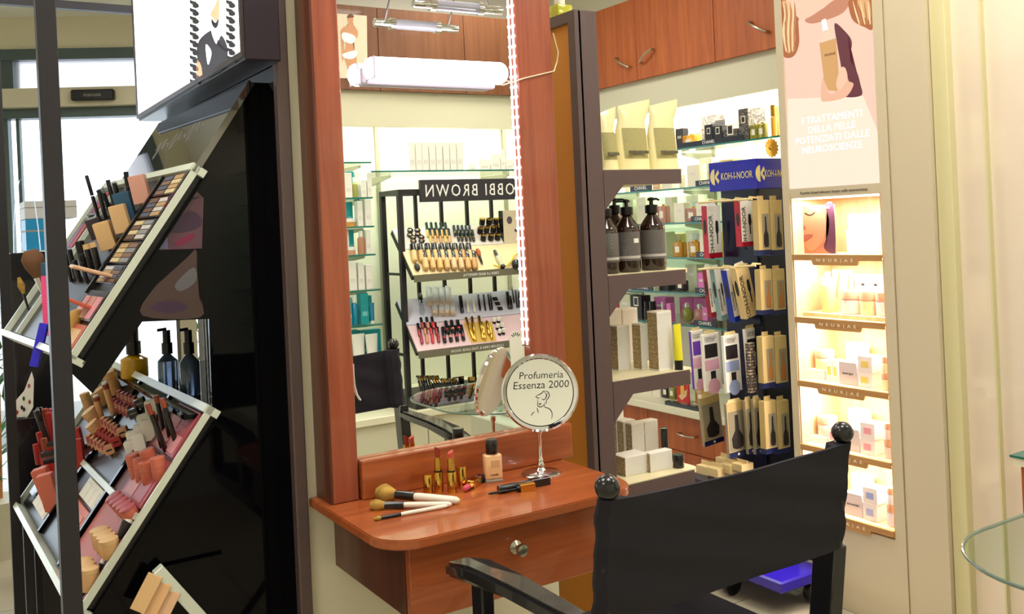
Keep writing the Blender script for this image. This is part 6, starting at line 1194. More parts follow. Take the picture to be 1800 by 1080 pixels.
for k, G in enumerate((G1, G2)):
    ea, eb = 0.012 / G.A, 0.012 / G.Bh
    tr = part('tray', G.block(ea, 1 - ea, eb, 1 - eb, -0.03, -0.008), mat('black_tray_floor', (20, 17, 20), 0.3), gd, world=True)
    part('tray_underside', G.block(0, 1, 0, 1, -0.034, -0.0301), BGLOSS, gd, world=True)
    part('near_rim', G.block(0, ea * 0.45, 0, 1, -0.014, 0.001), WACR, tr, world=True); part('far_rim', G.block(1 - ea * 0.6, 1, 0, 1, -0.03, 0.006), WACR, tr, world=True)
    part('bottom_lip', G.block(0, 1, -eb * 0.6, eb * 0.6, -0.034, 0.014), WACR, tr, world=True); part('top_rim', G.block(0, 1, 1 - eb * 1.5, 1, -0.03, 0.006), WACR, tr, world=True)
    for a_ in ((0.8,) if k == 0 else ()): part('divider', G.block(a_, a_ + ea * 0.6, eb, 1 - eb, -0.0079, 0.004), WACR, tr, world=True)
    if k: part('divider', G.block(ea, 1 - ea, 0.42, 0.45, -0.0079, 0.003), WACR, tr, world=True); part('divider', G.block(0.3, 0.315, eb, 1 - eb, -0.0079, 0.002), BGLOSS, tr, world=True); part('divider', G.block(0.62, 0.635, eb, 1 - eb, -0.0079, 0.002), BGLOSS, tr, world=True)
# signature hood between upper tray and lightbox
hn0, hn1 = G1.nt, PY(438, 141, 2.15); hv = hn1 - hn0; fo = V((-0.02, 0.86, 0))
b = B(); q = [hn0, hn1, hn1 + fo, hn0 + fo]; off = V((0.012, 0, -0.008)); vs = [b.bm.verts.new(p) for p in q] + [b.bm.verts.new(p + off) for p in q]
for idx in ((0, 1, 2, 3), (4, 7, 6, 5), (0, 4, 5, 1), (1, 5, 6, 2), (2, 6, 7, 3), (3, 7, 4, 0)): b.bm.faces.new([vs[i] for i in idx])
hood = part('hood', b, mat('dark_mirror_acrylic', (104, 104, 104), 0.02, 0.95), gd, world=True, label='dark reflective hood with a signature')
hnn = hv.cross(fo).normalized(); hnn = hnn if hnn.x < 0 else -hnn
mh = M_from(hn0 + hv * 0.5 + fo * 0.45 + hnn * 0.001, -fo.normalized(), hv.normalized(), hnn)
sq = B(); sq.tube([mh @ V((-0.22 + 0.0088 * i, 0.02 * math.sin(i * 1.1) * (1 + 0.8 * math.sin(i * 0.37)) - 0.015 + 0.0006 * i, 0)) for i in range(50)], 0.0005, 4)
part('signature', sq.mesh(True), mat('silver_signature', (190, 190, 190), 0.3, 0.5), hood, world=True)
part('ledge', B().box(G2.nt.x - 0.05, XG - 0.002, 2.18, 3.1, G2.nt.z - 0.03, G2.nt.z - 0.02), BGLOSS, gd, world=True)
zm0, zm1 = PX(371, 712, XG - 0.004).z, PX(366, 560, XG - 0.004).z; ym0, ym1 = PX(370, 640, XG - 0.004).y, PX(190, 640, XG - 0.004).y
part('mirror_strip', B().box(XG - 0.004, XG - 0.001, ym0, min(ym1, 3.05), zm0, zm1), MIRROR, gd, world=True, label='narrow mirror between the trays')
part('acrylic_guard', B().box(XG - 0.02, XG - 0.017, ym0 - 0.01, ym0 - 0.007, zm0 - 0.02, zm1), mat('bright_acrylic_edge', (170, 186, 200), 0.1), gd, world=True)
# near-end gables, leaving a window over the ledge
YGB = 2.166; gpt = lambda x, y: (PY(x, y, YGB).x, PY(x, y, YGB).z)
def gable(pts): part('gable', B().prism([(q[0] if isinstance(q[0], str) is False else 0, q[1]) for q in pts], YGB, YGB + 0.008), BGLOSS, gd, world=True, label='glossy black end gable')
xe = XG - 0.0005; T_, Bm_, T2_, B2_ = (G1.nt + G1.n * -0.009), (G1.nb + G1.n * -0.009), (G2.nt + G2.n * -0.009), (G2.nb + G2.n * -0.009)
w0, w1, w2, w3 = gpt(163, 692), gpt(250, 566), gpt(367, 561), gpt(373, 712)
gable([(xe, hn1.z - 0.002), (hn1.x, hn1.z - 0.002), (T_.x, T_.z), (Bm_.x, Bm_.z), gpt(124, 655), w0, w1, w2, (xe, w2[1])])
gable([(w2[0], w2[1]), (w3[0], w3[1]), (T2_.x, T2_.z), (xe, T2_.z), (xe, w2[1])])
gable([(xe, T2_.z), (T2_.x, T2_.z), (B2_.x, B2_.z), (B2_.x + 0.02, 0.02), (xe, 0.02)])
# reflections of a face poster and an arm, painted flat on the end gable
fx_ = lambda x, y: PY(x, y, YGB - 0.0005)
def gp(name, pts, m, o, sm=True, parent=None): return part(name, flat(fx_, pts, (0, -1, 0), o, sm), m, parent or gd, world=True)
MAU = mat('mauve_print', (112, 66, 104), 0.3); MAD = mat('dim_skin_reflection', (92, 58, 74), 0.25)
pr = gp('portrait_reflection', [(268, 440), (355, 437), (358, 348), (343, 334), (318, 329), (296, 345)], MAD, 0.0, False)
gp('lips_image', [(290, 360), (303, 368), (312, 376), (300, 377), (291, 370)], mat('magenta_lip_reflection', (120, 24, 66), 0.3), 0.0004, True, pr); gp('eye_image', [(326, 340), (340, 347), (352, 346), (340, 351), (328, 345)], DBR, 0.0004, True, pr); gp('jaw_reflection', [(270, 400), (300, 395), (330, 372), (352, 380), (350, 400), (310, 410)], mat('dark_mauve_reflection', (60, 36, 62), 0.3), 0.0004, True, pr); gp('glove_reflection', [(268, 410), (292, 404), (296, 438), (269, 438)], mat('pale_lilac_reflection', (104, 100, 136), 0.3), 0.0006, False, pr)
gp('lips_image', [(306, 428), (320, 418), (340, 410), (336, 422), (316, 432)], MATS['magenta_lip_reflection'], 0.0006, True, pr)
pr = gp('arm_image', [(250, 555), (268, 510), (300, 480), (330, 452), (345, 440), (346, 480), (350, 520), (352, 558)], mat('dusky_arm_reflection', (70, 50, 48), 0.25), 0.0, True)
gp('glitter_reflection', [(308, 500), (340, 470), (344, 495), (318, 512)], mat('silver_glitter_reflection', (96, 92, 98), 0.4), 0.0004, True, pr); gp('lips_image', [(262, 540), (300, 528), (330, 540), (300, 552)], MATS['dark_mauve_reflection'], 0.0004, True, pr)
# pump bottles on the ledge
for i, (px_, wp_, l, m) in enumerate(((237, 46, 'yellow pump bottle on the gondola ledge between the trays', mat('yellow_oil', (226, 172, 20), 0.1, coat=0.4)), (296, 34, 'clear pump bottle in the middle of the gondola ledge', mat('blue_grey_glass', (120, 140, 170), 0.08, trans=0.5)), (334, 34, 'clear pump bottle nearest the panel edge on the ledge', MATS['blue_grey_glass']))):
    yy_ = (2.9, 2.62, 2.46)[i]; p = PY(px_, 665, yy_); s = sz(1, p); z0 = G2.nt.z - 0.02; R = wp_ / 2 * s
    t = thing('pump_bottle', l, 'bottle', (p.x, p.y, z0), 'pump bottles on the gondola ledge'); zn = PY(px_, 622, yy_).z - z0; ztp = PY(px_, 572 if i == 0 else 578, yy_).z - z0
    part('body', mlathe([(R * 0.95, 0), (R, 0.003), (R, zn * 0.8), (R * 0.3, zn)], 20), m, t); part('collar', mcyl(R * 0.55, (ztp - zn) * 0.45, 16), BLACK, t, Matrix.Translation((0, 0, zn))); part('pump', B().lathe([(R * 0.4, 0), (R * 0.4, (ztp - zn) * 0.5)], 14, Matrix.Translation((0, 0, zn + (ztp - zn) * 0.45))).tube([(0, 0, ztp), (-R * 0.9, 0, ztp - 0.002)], R * 0.16, 8).mesh(True), BLACK, t)

# ------------------------------------------------------------------ stock of the gondola trays
def upright(G, b, t, o=-0.0079):
    p0 = G.hit(*b, o); p1 = PY(*t, p0.y); return p0, p1
def gbox(G, name, label, cat, b, t, wpx, m, group, dfac=0.7, cap=None):
    p0, p1 = upright(G, b, t); d = p1 - p0; w = sz(wpx * (1.4 if G is G2 else 1.2), p0); Mx = frame(p0, d, (-0.45, -1, 0)); L_ = d.length
    o = thing(name, label, cat, Mx, group)
    part('carton', mbox(w, w * dfac, L_ * (1 if cap is None else 0.82), 0.0008), m, o)
    if cap: part('cap', mbox(w * 0.92, w * dfac * 0.92, L_ * 0.18, 0.0008), cap, o, Matrix.Translation((0, 0, L_ * 0.82)))
    else: part('end_flap', mbox(w * 0.9, w * dfac * 0.9, 0.0015), m, o, Matrix.Translation((0, 0, L_)))
    return o
def gtube(G, name, label, cat, b, t, wpx, prt, group, n=12, o=-0.0079):
    p0, p1 = upright(G, b, t, o); r = sz(wpx * (1.32 if G is G2 else 1.12), p0) / 2; ob = thing(name, label, cat, p0, group)
    for pn, prof, m in prt: part(pn, lathe_along(p0, p1, [(a_ * r, f_) for a_, f_ in prof], n), m, ob, world=True)
    return ob
z2 = lambda x, y: (90 + x / 4.696, 270 + y / 4.696)
PNKX = mat('powder_pink_box', (214, 158, 140), 0.5); TANX = mat('tan_box', (218, 178, 126), 0.5); BLUX = mat('petrol_blue_box', (44, 82, 112), 0.45); DKX = mat('dark_brown_box', (58, 46, 50), 0.45)
GB = 'boxes and pens in the upper gondola tray'
gbox(G1, 'product_box', 'dark brown box standing behind the tan ones in the upper tray', 'box', z2(395, 700), z2(335, 545), 18, DKX, GB)
gbox(G1, 'product_box', 'petrol blue box in the upper gondola tray', 'box', z2(640, 560), z2(575, 325), 23, BLUX, GB)
gbox(G1, 'product_box', 'powder pink box highest in the upper gondola tray', 'box', z2(760, 410), z2(705, 185), 23, PNKX, GB)
gbox(G1, 'product_box', 'tan box in the middle of the upper gondola tray', 'box', z2(605, 650), z2(540, 430), 22, TANX, GB)
gbox(G1, 'product_box', 'tan box lowest of the standing boxes in the upper tray', 'box', z2(485, 790), z2(412, 570), 23, TANX, GB)
CLC = thin_glass('clear_cap', (226, 228, 234)); 
for i, (b_, t_, w_, kind) in enumerate((((400, 560), (290, 180), 6, 'd'), ((450, 540), (362, 190), 7, 'c'), ((520, 420), (430, 85), 7, 'c'), ((560, 430), (495, 120), 8, 'c'), ((480, 470), (400, 235), 7, 'c'), ((650, 420), (615, 150), 8, 'd'), ((470, 440), (385, 300), 8, 'd'), ((170, 1060), (118, 822), 7, 'd'), ((205, 1040), (150, 792), 8, 'd'), ((290, 960), (228, 722), 15, 'd'), ((340, 975), (285, 750), 10, 't'), ((395, 960), (340, 735), 10, 't'), ((240, 1060), (190, 880), 8, 'd'), ((300, 1070), (250, 900), 7, 'd'))):
    prt = {'d': [('barrel', [(0.8, 0), (1, 0.05), (1, 0.55)], BSAT), ('cap', [(0.95, 0.56), (0.95, 0.98), (0.7, 1)], BLACK)], 'c': [('barrel', [(0.8, 0), (1, 0.05), (1, 0.6)], BSAT), ('cap', [(0.9, 0.6), (0.95, 0.97), (0.8, 1)], CLC)], 't': [('barrel', [(0.8, 0), (1, 0.05), (1, 0.82)], BSAT), ('cap', [(1.02, 0.82), (1.02, 1)], TANX)]}[kind]
    gtube(G1, 'make_up_pen', '%s make-up pen in the upper gondola tray, %s of the pens' % ({'d': 'black', 'c': 'clear-capped', 't': 'tan-capped'}[kind], ORD[i]), 'pen', z2(*b_), z2(*t_), w_, prt, GB)
# palettes along the near rim
def palette(G, name, label, a0, a1, b0, b1, case, pans, rows, cols, o=-0.0079, group=None):
    c = G.pt((a0 + a1) / 2, (b0 + b1) / 2, o); t = thing(name, label, 'palette', c, group)
    part('case', G.block(a0, a1, b0, b1, o, o + 0.008), case, t, world=True); da, db = (a1 - a0), (b1 - b0)
    for i in range(rows):
        for j in range(cols): part('pan', G.block(a0 + da * (0.08 + 0.86 * j / cols), a0 + da * (0.08 + 0.86 * (j + 0.86) / cols), b0 + db * (0.06 + 0.9 * i / rows), b0 + db * (0.06 + 0.9 * (i + 0.82) / rows), o + 0.008, o + 0.0095), pans[(i * cols + j) % len(pans)], t, world=True)
sh_ = [mat('shadow_%s' % n_, c, 0.5) for n_, c in (('cream', (206, 186, 138)), ('taupe', (120, 88, 66)), ('sand', (176, 140, 92)), ('slate', (70, 76, 96)), ('pearl', (196, 190, 186)), ('brown', (92, 60, 44)), ('grey', (130, 132, 134)))]
for i, (b0, b1) in enumerate(((0.84, 0.96), (0.715, 0.83), (0.59, 0.705), (0.465, 0.58), (0.36, 0.455))): palette(G1, 'eye_shadow_palette', 'eye shadow palette at the near rim of the upper tray, %s from the top' % ORD[i], 0.025, 0.25, b0, b1, BSAT, [sh_[(i * 2 + k) % 7] for k in range(4)], 4, 2, group='eye shadow palettes at the near rim')
single('palette_rail', 'slim black rail beside the eye shadow palettes in the upper tray', 'rail', G1.block(0.255, 0.27, 0.3, 0.96, -0.0079, 0.004), BSAT)
BLS = mat('blush_pink', (222, 150, 156), 0.5); CORL = mat('coral_case', (196, 92, 70), 0.4); BEIC = mat('beige_case', (222, 178, 140), 0.4)
palette(G1, 'blush_palette', 'open pink blush palette low in the upper tray', 0.025, 0.25, 0.17, 0.32, BSAT, [BLS, PNKX], 1, 3)
palette(G1, 'powder_palette', 'tan powder palette at the lowest corner of the upper tray', 0.025, 0.25, 0.03, 0.15, CORL, [TANX], 1, 1)
p0, p1 = G1.hit(*z2(500, 1015), -0.005), G1.hit(*z2(500, 1015), -0.005); q1 = PY(*z2(165, 930), p0.y - 0.0)
single('compact_lid', 'raised beige compact lid in the upper gondola tray', 'compact', B().box(-0.03, 0.03, -0.004, 0.004, 0, (q1 - p0).length, 0.002, frame(p0, q1 - p0, (0, 0, -1))), BEIC)
p0 = G1.hit(160, 542, -0.005); q1 = PY(112, 524, p0.y); single('compact_lid', 'raised coral compact lid low in the upper gondola tray', 'compact', B().box(-0.03, 0.03, -0.004, 0.004, 0, (q1 - p0).length, 0.002, frame(p0, q1 - p0, (0, 0, -1))), CORL)
p0 = G1.hit(128, 568, 0.0); single('powder_puff', 'round yellow-beige powder puff in the upper gondola tray', 'puff', B().ball(1, n=18).mesh(True), mat('puff_foam', (222, 180, 104), 0.9), G1.M(p0) @ Matrix.Diagonal((0.028, 0.034, 0.02, 1)))
gtube(G1, 'powder_brush', 'large two-tone powder brush at the far end of the upper tray', 'brush', (88, 545), (52, 440), 30, [('handle', [(0.2, 0), (0.3, 0.3)], BSAT), ('ferrule', [(0.32, 0.3), (0.5, 0.55)], CHROME), ('bristles', [(0.5, 0.55), (1, 0.75), (1.1, 0.88), (0.6, 1)], mat('two_tone_bristle', (110, 76, 48), 0.8))], None, 16)
gtube(G1, 'powder_brush', 'small brush with olive head at the far end of the upper tray', 'brush', (50, 545), (33, 488), 11, [('handle', [(0.3, 0), (0.4, 0.5)], BSAT), ('bristles', [(0.4, 0.5), (1, 0.75), (0.4, 1)], BRIS)], None, 12)
gbox(G1, 'mascara_box', 'neon blue and pink mascara box near the metal post', 'box', (86, 590), (80, 462), 12, mat('neon_pink_box', (240, 80, 140), 0.4), None, 0.8, BLUX)
gbox(G1, 'mascara_box', 'electric blue mascara box lying low in the upper tray', 'box', (60, 645), (78, 570), 12, mat('electric_blue_box', (50, 40, 210), 0.4), None)
for i, (b0, b1) in enumerate(((0.78, 0.97), (0.55, 0.76), (0.33, 0.53))): palette(G1, 'lip_palette', 'long red lip palette at the far end of the upper tray, %s from the top' % ORD[i], 0.84, 0.97, b0, b1, BSAT, [mat('lip_pan_red', (160, 22, 30), 0.4), MAU, PNKX], 1, 2, group='lip palettes at the far rim')

# lower tray
z5 = lambda x, y: (110 + x / 4.907, 630 + y / 4.907); z6c = lambda x, y: (20 + x / 4.32, 830 + y / 4.32); z4_ = lambda x, y: (x / 3.857, 620 + y / 3.857)
NUD = mat('nude_tube', (222, 174, 122), 0.35); TERR = mat('terracotta_cap', (150, 66, 42), 0.4); COR = mat('coral_tube', (206, 110, 88), 0.4); REDT = mat('red_tube', (178, 44, 40), 0.4); PCHT = mat('peach_refill', (226, 164, 128), 0.45); ROST = mat('rose_refill', (176, 84, 92), 0.45); SALM = mat('salmon_box', (212, 112, 92), 0.45)
GL2 = 'make-up in the lower gondola tray'
for i, (b_, t_) in enumerate((((470, 290), (428, 85)), ((440, 480), (360, 205)), ((340, 545), (285, 320)))): gtube(G2, 'lip_crayon', 'nude lip crayon with terracotta tip in the lower tray, %s from the top' % ORD[i], 'lip crayon', z5(*b_), z5(*t_), 8.5, [('barrel', [(0.9, 0), (1, 0.04), (1, 0.78)], NUD), ('tip', [(1, 0.78), (1, 0.93)], TERR), ('cap', [(0.9, 0.93), (0.8, 1)], WHITE)], GL2)
for i, (b_, t_, w_) in enumerate((((470, 300), (385, 120), 17), ((380, 380), (300, 270), 20), ((320, 560), (215, 450), 20), ((330, 640), (240, 560), 18), ((245, 470), (185, 300), 13))): gtube(G2, 'foundation_tube', 'nude cylindrical foundation in the lower tray, %s from the top' % ORD[i], 'foundation', z5(*b_), z5(*t_), w_, [('tube', [(0.95, 0), (1, 0.04), (1, 0.7)], NUD), ('cap', [(1, 0.71), (1, 0.98), (0.85, 1)], TANX)], GL2, 16)
rows5 = (((480, 290), (610, 340), ROST, 'dusty rose', 26), ((430, 365), (555, 425), ROST, 'rose', 26), ((345, 520), (460, 590), PCHT, 'upper peach', 30), ((290, 600), (410, 670), REDT, 'red', 32), ((225, 670), (350, 740), PCHT, 'lower peach', 30))
for r_, (s0, s1, m, nm, hh_) in enumerate(rows5):
    for i in range(5):
        u = i / 4; bx_, by_ = s0[0] + (s1[0] - s0[0]) * u, s0[1] + (s1[1] - s0[1]) * u
        p0, p1 = G2.hit(*z5(bx_ + 20, by_ + 75), -0.0079), None; p1 = PY(*z5(bx_, by_ - 10), p0.y); t = thing('lip_refill', '%s boxed lip refill in the lower tray, %s of its row' % (nm, ORD[i]), 'box', frame(p0, p1 - p0, (-0.5, -1, 0.2)), 'boxed lip refills in the lower gondola tray')
        part('carton', mbox(sz(7, p0), 0.026, (p1 - p0).length, 0.0006), m, t); part('window', mbox(sz(3.6, p0), 0.001, (p1 - p0).length * 0.5), ROST if m is not ROST else PNKX, t, Matrix.Translation((0, -0.0135, (p1 - p0).length * 0.4)))
    p0 = G2.hit(*z5(s1[0] + 75, s1[1] + 80), -0.0079); p1 = PY(*z5(s1[0] + 45, s1[1] + 10), p0.y); gbx = thing('refill_box', '%s carton lying at the end of its row of lip refills' % nm, 'box', frame(p0, p1 - p0, (-0.5, -1, 0.2)), 'refill cartons'); part('carton', mbox(sz(17, p0), 0.022, (p1 - p0).length, 0.0008), m if m is not ROST else BSAT, gbx); part('lettering_band', mbox(sz(10, p0), 0.001, 0.004), GREYP if m is ROST else INK, gbx, Matrix.Translation((0, -0.0116, (p1 - p0).length * 0.45)))
for i, (x, y, h_) in enumerate(((760, 365, 180), (690, 490, 110), (725, 535, 170), (665, 572, 130), (600, 632, 130), (650, 665, 150), (580, 715, 110))): gbox(G2, 'lipstick_carton', 'white lipstick carton in the lower tray, %s from the top' % ORD[i], 'box', z5(x + 35, y + h_), z5(x, y), 15, WHITE, GL2)
for i, (t_, b_) in enumerate((((805, 320), (880, 650)), ((855, 345), (985, 745)), ((730, 395), (905, 835)), ((770, 462), (870, 800)), ((865, 380), (935, 720)))): gtube(G2, 'lip_pencil', 'dark lip pencil with terracotta top in the lower tray, %s of five' % ORD[i], 'pencil', z5(*b_), z5(*t_), 7, [('barrel', [(0.4, 0), (1, 0.05), (1, 0.8)], BSAT), ('cap', [(1.05, 0.8), (1.05, 0.98), (0.8, 1)], TERR)], GL2)
for i, (t_, b_) in enumerate((((720, 790), (790, 960)), ((600, 825), (660, 1030)), ((670, 860), (700, 1060)), ((720, 890), (760, 1080)), ((812, 855), (850, 1040)))): gtube(G2, 'coral_tube', 'coral lipstick tube in the lower tray, %s of five' % ORD[i], 'lipstick', z5(*b_), z5(*t_), 20, [('tube', [(0.95, 0), (1, 0.03), (1, 0.55)], COR), ('cap', [(1, 0.56), (1, 0.98), (0.92, 1)], COR)], GL2, 18)
single('tray_insert', 'rose printed insert board in the near half of the lower tray', 'insert', G2.block(0.022, 0.29, 0.03, 0.41, -0.0079, -0.0065), mat('rose_insert_board', (190, 104, 100), 0.5))
single('tray_insert', 'dusky pink insert board in the upper part of the lower tray', 'insert', G2.block(0.022, 0.29, 0.455, 0.96, -0.0079, -0.0065), mat('dusky_insert_board', (120, 62, 66), 0.5))
palette(G2, 'blush_palette', 'rose blush palette at the upper near corner of the lower tray', 0.02, 0.2, 0.72, 0.95, ROST, [BLS, SALM, ROST], 2, 2, -0.0064); palette(G2, 'blush_palette', 'narrow rose blush palette below the near corner one', 0.02, 0.2, 0.47, 0.7, ROST, [ROST, BLS], 1, 2, -0.0064)
for i, (t_, b_, m) in enumerate((((245, 390), (330, 640), DKX), ((262, 372), (340, 600), DKX), ((300, 380), (350, 600), TERR), ((325, 405), (355, 600), REDT), ((240, 620), (262, 760), REDT), ((262, 540), (300, 700), REDT), ((295, 580), (320, 720), TERR), ((345, 378), (372, 560), ROST), ((370, 400), (392, 560), REDT))): gtube(G2, 'lip_crayon', '%s lip crayon at the far end of the lower tray, %s in the bunch' % ({'dark_brown_box': 'dark', 'terracotta_cap': 'terracotta', 'red_tube': 'red', 'rose_refill': 'rose'}[m.name], ORD[i]), 'lip crayon', z4_(*b_), z4_(*t_), 7.5, [('barrel', [(0.8, 0), (1, 0.05), (1, 0.7)], m), ('cap', [(1.02, 0.7), (1.02, 0.98), (0.7, 1)], BSAT if m is DKX else m)], 'lip crayons at the far end of the lower tray')
for i, (t_, b_, m, w_) in enumerate((((325, 670), (360, 840), REDT, 17), ((345, 715), (380, 880), REDT, 18), ((365, 600), (395, 760), REDT, 16), ((265, 790), (340, 980), SALM, 18), ((300, 830), (370, 1060), SALM, 19), ((500, 520), (540, 680), REDT, 14), ((525, 590), (552, 780), REDT, 10))): gbox(G2, 'lipstick_carton', '%s lipstick carton with dark cap at the far end of the lower tray, %s' % ('red' if m is REDT else 'salmon', ORD[i]), 'box', z4_(*b_), z4_(*t_), w_, m, 'lipstick cartons at the far end of the lower tray', 0.7, BSAT if i < 3 else None)
palette(G2, 'white_palette', 'white palette in the middle of the lower tray', 0.32, 0.5, 0.31, 0.41, WHITE, [PAPER], 1, 3); palette(G2, 'white_palette', 'white palette at the bottom lip of the lower tray', 0.66, 0.86, 0.08, 0.24, WHITE, [PAPER], 1, 3); palette(G2, 'salmon_palette', 'salmon powder case in the middle of the lower tray', 0.325, 0.52, 0.13, 0.29, SALM, [SALM], 1, 1); palette(G2, 'salmon_palette', 'pink powder case behind the metal post', 0.66, 0.84, 0.26, 0.4, PNKX, [PNKX, SALM], 1, 2); palette(G2, 'black_palette', 'black lettered palette at the far bottom corner', 0.87, 0.97, 0.1, 0.4, BSAT, [BSAT, GREYP, BSAT], 3, 1)
for i in range(5): gtube(G2, 'powder_disc', 'coral pressed powder pot in the lower tray, %s of the fanned stack' % ORD[i], 'powder', z6c(845 + i * 22, 275 + i * 22), z6c(765 + i * 27, 178 + i * 22), 21, [('case', [(0.95, 0), (1, 0.04), (1, 0.8)], COR), ('rim', [(1.03, 0.8), (1.03, 0.96), (0.9, 1)], ROST)], 'coral powder pots', 18)
for i, (x, y) in enumerate(((665, 430), (690, 455), (715, 480), (735, 505))): gtube(G2, 'concealer_pot', 'nude concealer pot in the upper stack of the lower tray, %s' % ORD[i], 'concealer', z6c(x + 30, y + 140), z6c(x, y), 24, [('pot', [(0.95, 0), (1, 0.03), (1, 0.75)], NUD), ('lid', [(1.03, 0.76), (1.03, 0.97), (0.9, 1)], TANX)], 'nude concealer pots', 18)
for i, (x, y) in enumerate(((545, 660), (565, 690), (590, 725))): gtube(G2, 'concealer_pot', 'nude concealer pot in the bottom stack beside the post, %s' % ORD[i], 'concealer', z6c(x + 10, y + 170), z6c(x, y), 24, [('pot', [(0.95, 0), (1, 0.03), (1, 0.75)], NUD), ('lid', [(1.03, 0.76), (1.03, 0.97), (0.9, 1)], TANX)], 'nude concealer pots', 18)
p0, p1 = G2.pt(0.035, 0.02, 0.0), G2.pt(0.035, 0.42, 0.0)
t = thing('fan_brush', 'long fan brush lying along the near rim of the lower tray', 'brush', p0)
part('handle', lathe_along(p0, p1, [(0.002, 0), (0.0055, 0.12), (0.0055, 0.45)], 12), BSAT, t, world=True); part('ferrule', lathe_along(p0, p1, [(0.0057, 0.45), (0.0052, 0.75)], 12), CHROME, t, world=True); part('bristles', lathe_along(p0, p1, [(0.006, 0.75), (0.014, 0.92), (0.013, 1.0), (0.0, 1.01)], 14), DBR, t, world=True); part('bristle_tips', lathe_along(p0, p1, [(0.0145, 0.95), (0.014, 1.05), (0, 1.07)], 14), PAPER, t, world=True)

# third display corner low on the panel
q0, q1 = PY(276, 1000, 2.13), PY(352, 1084, 2.13)
lw = thing('palette_rack', 'small tilted palette rack at the foot of the gondola', 'rack', q1)
dd = (q1 - q0); part('rim', B().box(-0.012, 0.012, -0.012, 0.012, 0, dd.length * 2.4, 0.002, frame(q0, dd, (0, -1, 0))), WACR, lw, world=True)
part('back_sheet', B().box(q0.x, PY(395, 974, 2.15).x, 2.15, 2.154, q0.z - 0.3, PY(393, 974, 2.15).z), BGLOSS, lw, world=True)
for i in range(3):
    p = PY(262 + i * 16, 1034 + i * 14, 2.12); part('palette', B().box(-0.016, 0.016, -0.003, 0.003, -0.05, 0.028, 0.001, frame(p, V((0.45, 0, 0.75)), (-0.3, -1, 0.2))), (TANX, NUD, BEIC)[i], lw, world=True)
lw.matrix_world = lw.matrix_world

# ------------------------------------------------------------------ beyond the gondola, towards the entrance
YE = 4.2
def ebox(name, label, cat, x0, x1, y0, y1, m, yy=YE, d=0.2, extra=None):
    a_, b2 = PY(x0, y1, yy), PY(x1, y1, yy); h = PY(x0, y0, yy).z - a_.z; t = thing(name, label, cat, ((a_.x + b2.x) / 2, yy + d / 2, a_.z)); part('carton', mbox(b2.x - a_.x, d, h, 0.002), m, t)
    part('lid_edge', mbox((b2.x - a_.x) * 1.004, d * 1.004, h * 0.06), GREYP, t, Matrix.Translation((0, 0, h * 0.6))); return t, a_.z, (a_.x + b2.x) / 2, b2.x - a_.x
t, zb1, xm, wm = ebox('gift_box', 'bright blue box on the far plinth by the entrance', 'box', 47, 112, 386, 442, mat('bright_blue_box', (30, 140, 196), 0.4))
t2, zb2, _, _ = ebox('gift_box', 'pale grey box stacked on the bright blue box', 'box', 44, 136, 353, 385, mat('pale_grey_box', (196, 198, 200), 0.5))
t2.location.z = zb1 + (PY(47, 386, YE).z - zb1) + 0.001 if True else 0
pl = thing('plinth', 'pale plinth by the entrance carrying the boxes', 'plinth', (xm, YE + 0.1, 0)); part('body', mbox(wm * 1.1, 0.24, zb1 - 0.03, 0.003), BEAM, pl); part('top', mbox(wm * 1.14, 0.25, 0.03, 0.003), WHITE, pl, Matrix.Translation((0, 0, zb1 - 0.03)))
hp = [PY(*q, 3.9) for q in ((24, 445), (24, 400), (27, 350), (34, 318), (42, 311), (52, 322), (60, 350), (67, 400), (72, 450))]
hb_ = thing('gift_bag', 'black bag with an upright band handle by the entrance', 'bag', (hp[4].x, 3.9, 0)); bz_ = hp[0].z
b = B()
inn = [p + V((0, 0.0, 0)) for p in hp]; b.grid([[p + V((0, -0.02, 0)) for p in hp], [p + V((0, 0.02, 0)) for p in hp]]); bmesh.ops.solidify(b.bm, geom=b.bm.faces[:], thickness=0.006); part('handle', b.mesh(True), BSAT, hb_, world=True)
part('body', B().box(hp[0].x - 0.02, hp[-1].x + 0.02, 3.83, 3.97, 0, bz_, 0.004), BSAT, hb_, world=True)
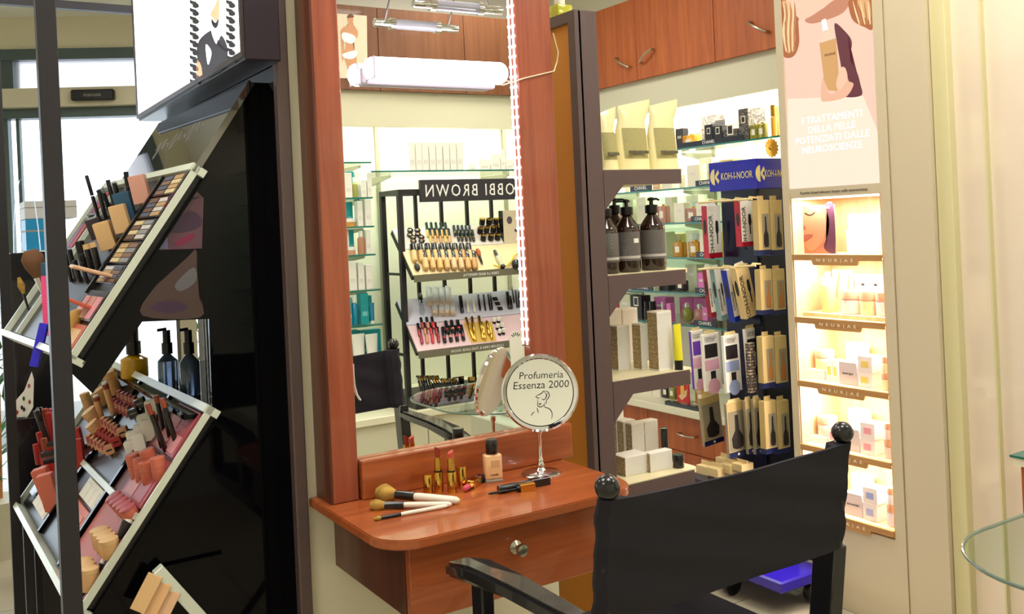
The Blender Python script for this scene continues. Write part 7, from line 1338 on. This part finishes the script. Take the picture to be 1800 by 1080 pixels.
sb_ = thing('side_pedestal', 'black pedestal behind the far gondola post', 'pedestal', (PY(45, 800, 3.5).x, 3.55, 0)); a_, b2 = PY(30, 905, 3.5), PY(76, 905, 3.5); part('body', B().box(a_.x, b2.x, 3.5, 3.75, a_.z, PY(30, 738, 3.5).z, 0.003), BSAT, sb_, world=True); part('stem', B().box((a_.x + b2.x) / 2 - 0.015, (a_.x + b2.x) / 2 + 0.015, 3.6, 3.63, 0, a_.z), BMETAL, sb_, world=True)
cdp = lambda x, y: PY(x / 3.857, 620 + y / 3.857, 3.52); cd = thing('sample_card', 'curved white card with coloured sample dots on the black pedestal', 'card', cdp(160, 440))
b = flat(cdp, [(104, 440), (185, 438), (225, 370), (230, 180), (215, 130), (165, 260), (105, 330)], (0, -1, 0), 0.0, False); bmesh.ops.solidify(b.bm, geom=b.bm.faces[:], thickness=0.003); part('card', b, PAPER, cd, world=True)
for i, (x, y, m) in enumerate(((115, 405, REDT), (148, 372, DBR), (162, 385, DBR), (160, 312, mat('green_dot', (60, 90, 60), 0.5)), (200, 335, TERR), (195, 225, ROST))): part('dot', flat(cdp, [(x - 9, y), (x, y - 16), (x + 9, y), (x, y + 16)], (0, -1, 0), 0.004), m, cd, world=True)
LEAF = mat('leaf_green', (70, 120, 50), 0.5)
pt_ = PY(-6, 760, 4.75); t = thing('potted_plant', 'green potted plant at the far left by the entrance', 'plant', (pt_.x, 4.75, 0)); part('pot', mlathe([(0.09, 0), (0.12, 0.25), (0.11, 0.25)], 20), BEAM, t)
lf = cached('leaf', lambda: B().prism([(0, 0), (0.018, 0.06), (0.012, 0.13), (0, 0.17), (-0.012, 0.13), (-0.018, 0.06)], -0.001, 0.001).mesh()); rnd = random.Random(3)
part('stem', B().tube([(0, 0, 0.2), (0.01, 0, 0.7), (0.0, 0.01, 1.0)], 0.012, 8).mesh(True), BRW, t)
for i in range(46): part('leaf', lf, LEAF, t, Matrix.Translation((rnd.uniform(-0.06, 0.06), rnd.uniform(-0.06, 0.06), rnd.uniform(0.3, 0.98))) @ Matrix.Rotation(rnd.uniform(0, 6.28), 4, 'Z') @ Matrix.Rotation(rnd.uniform(0.3, 1.5), 4, 'X'))
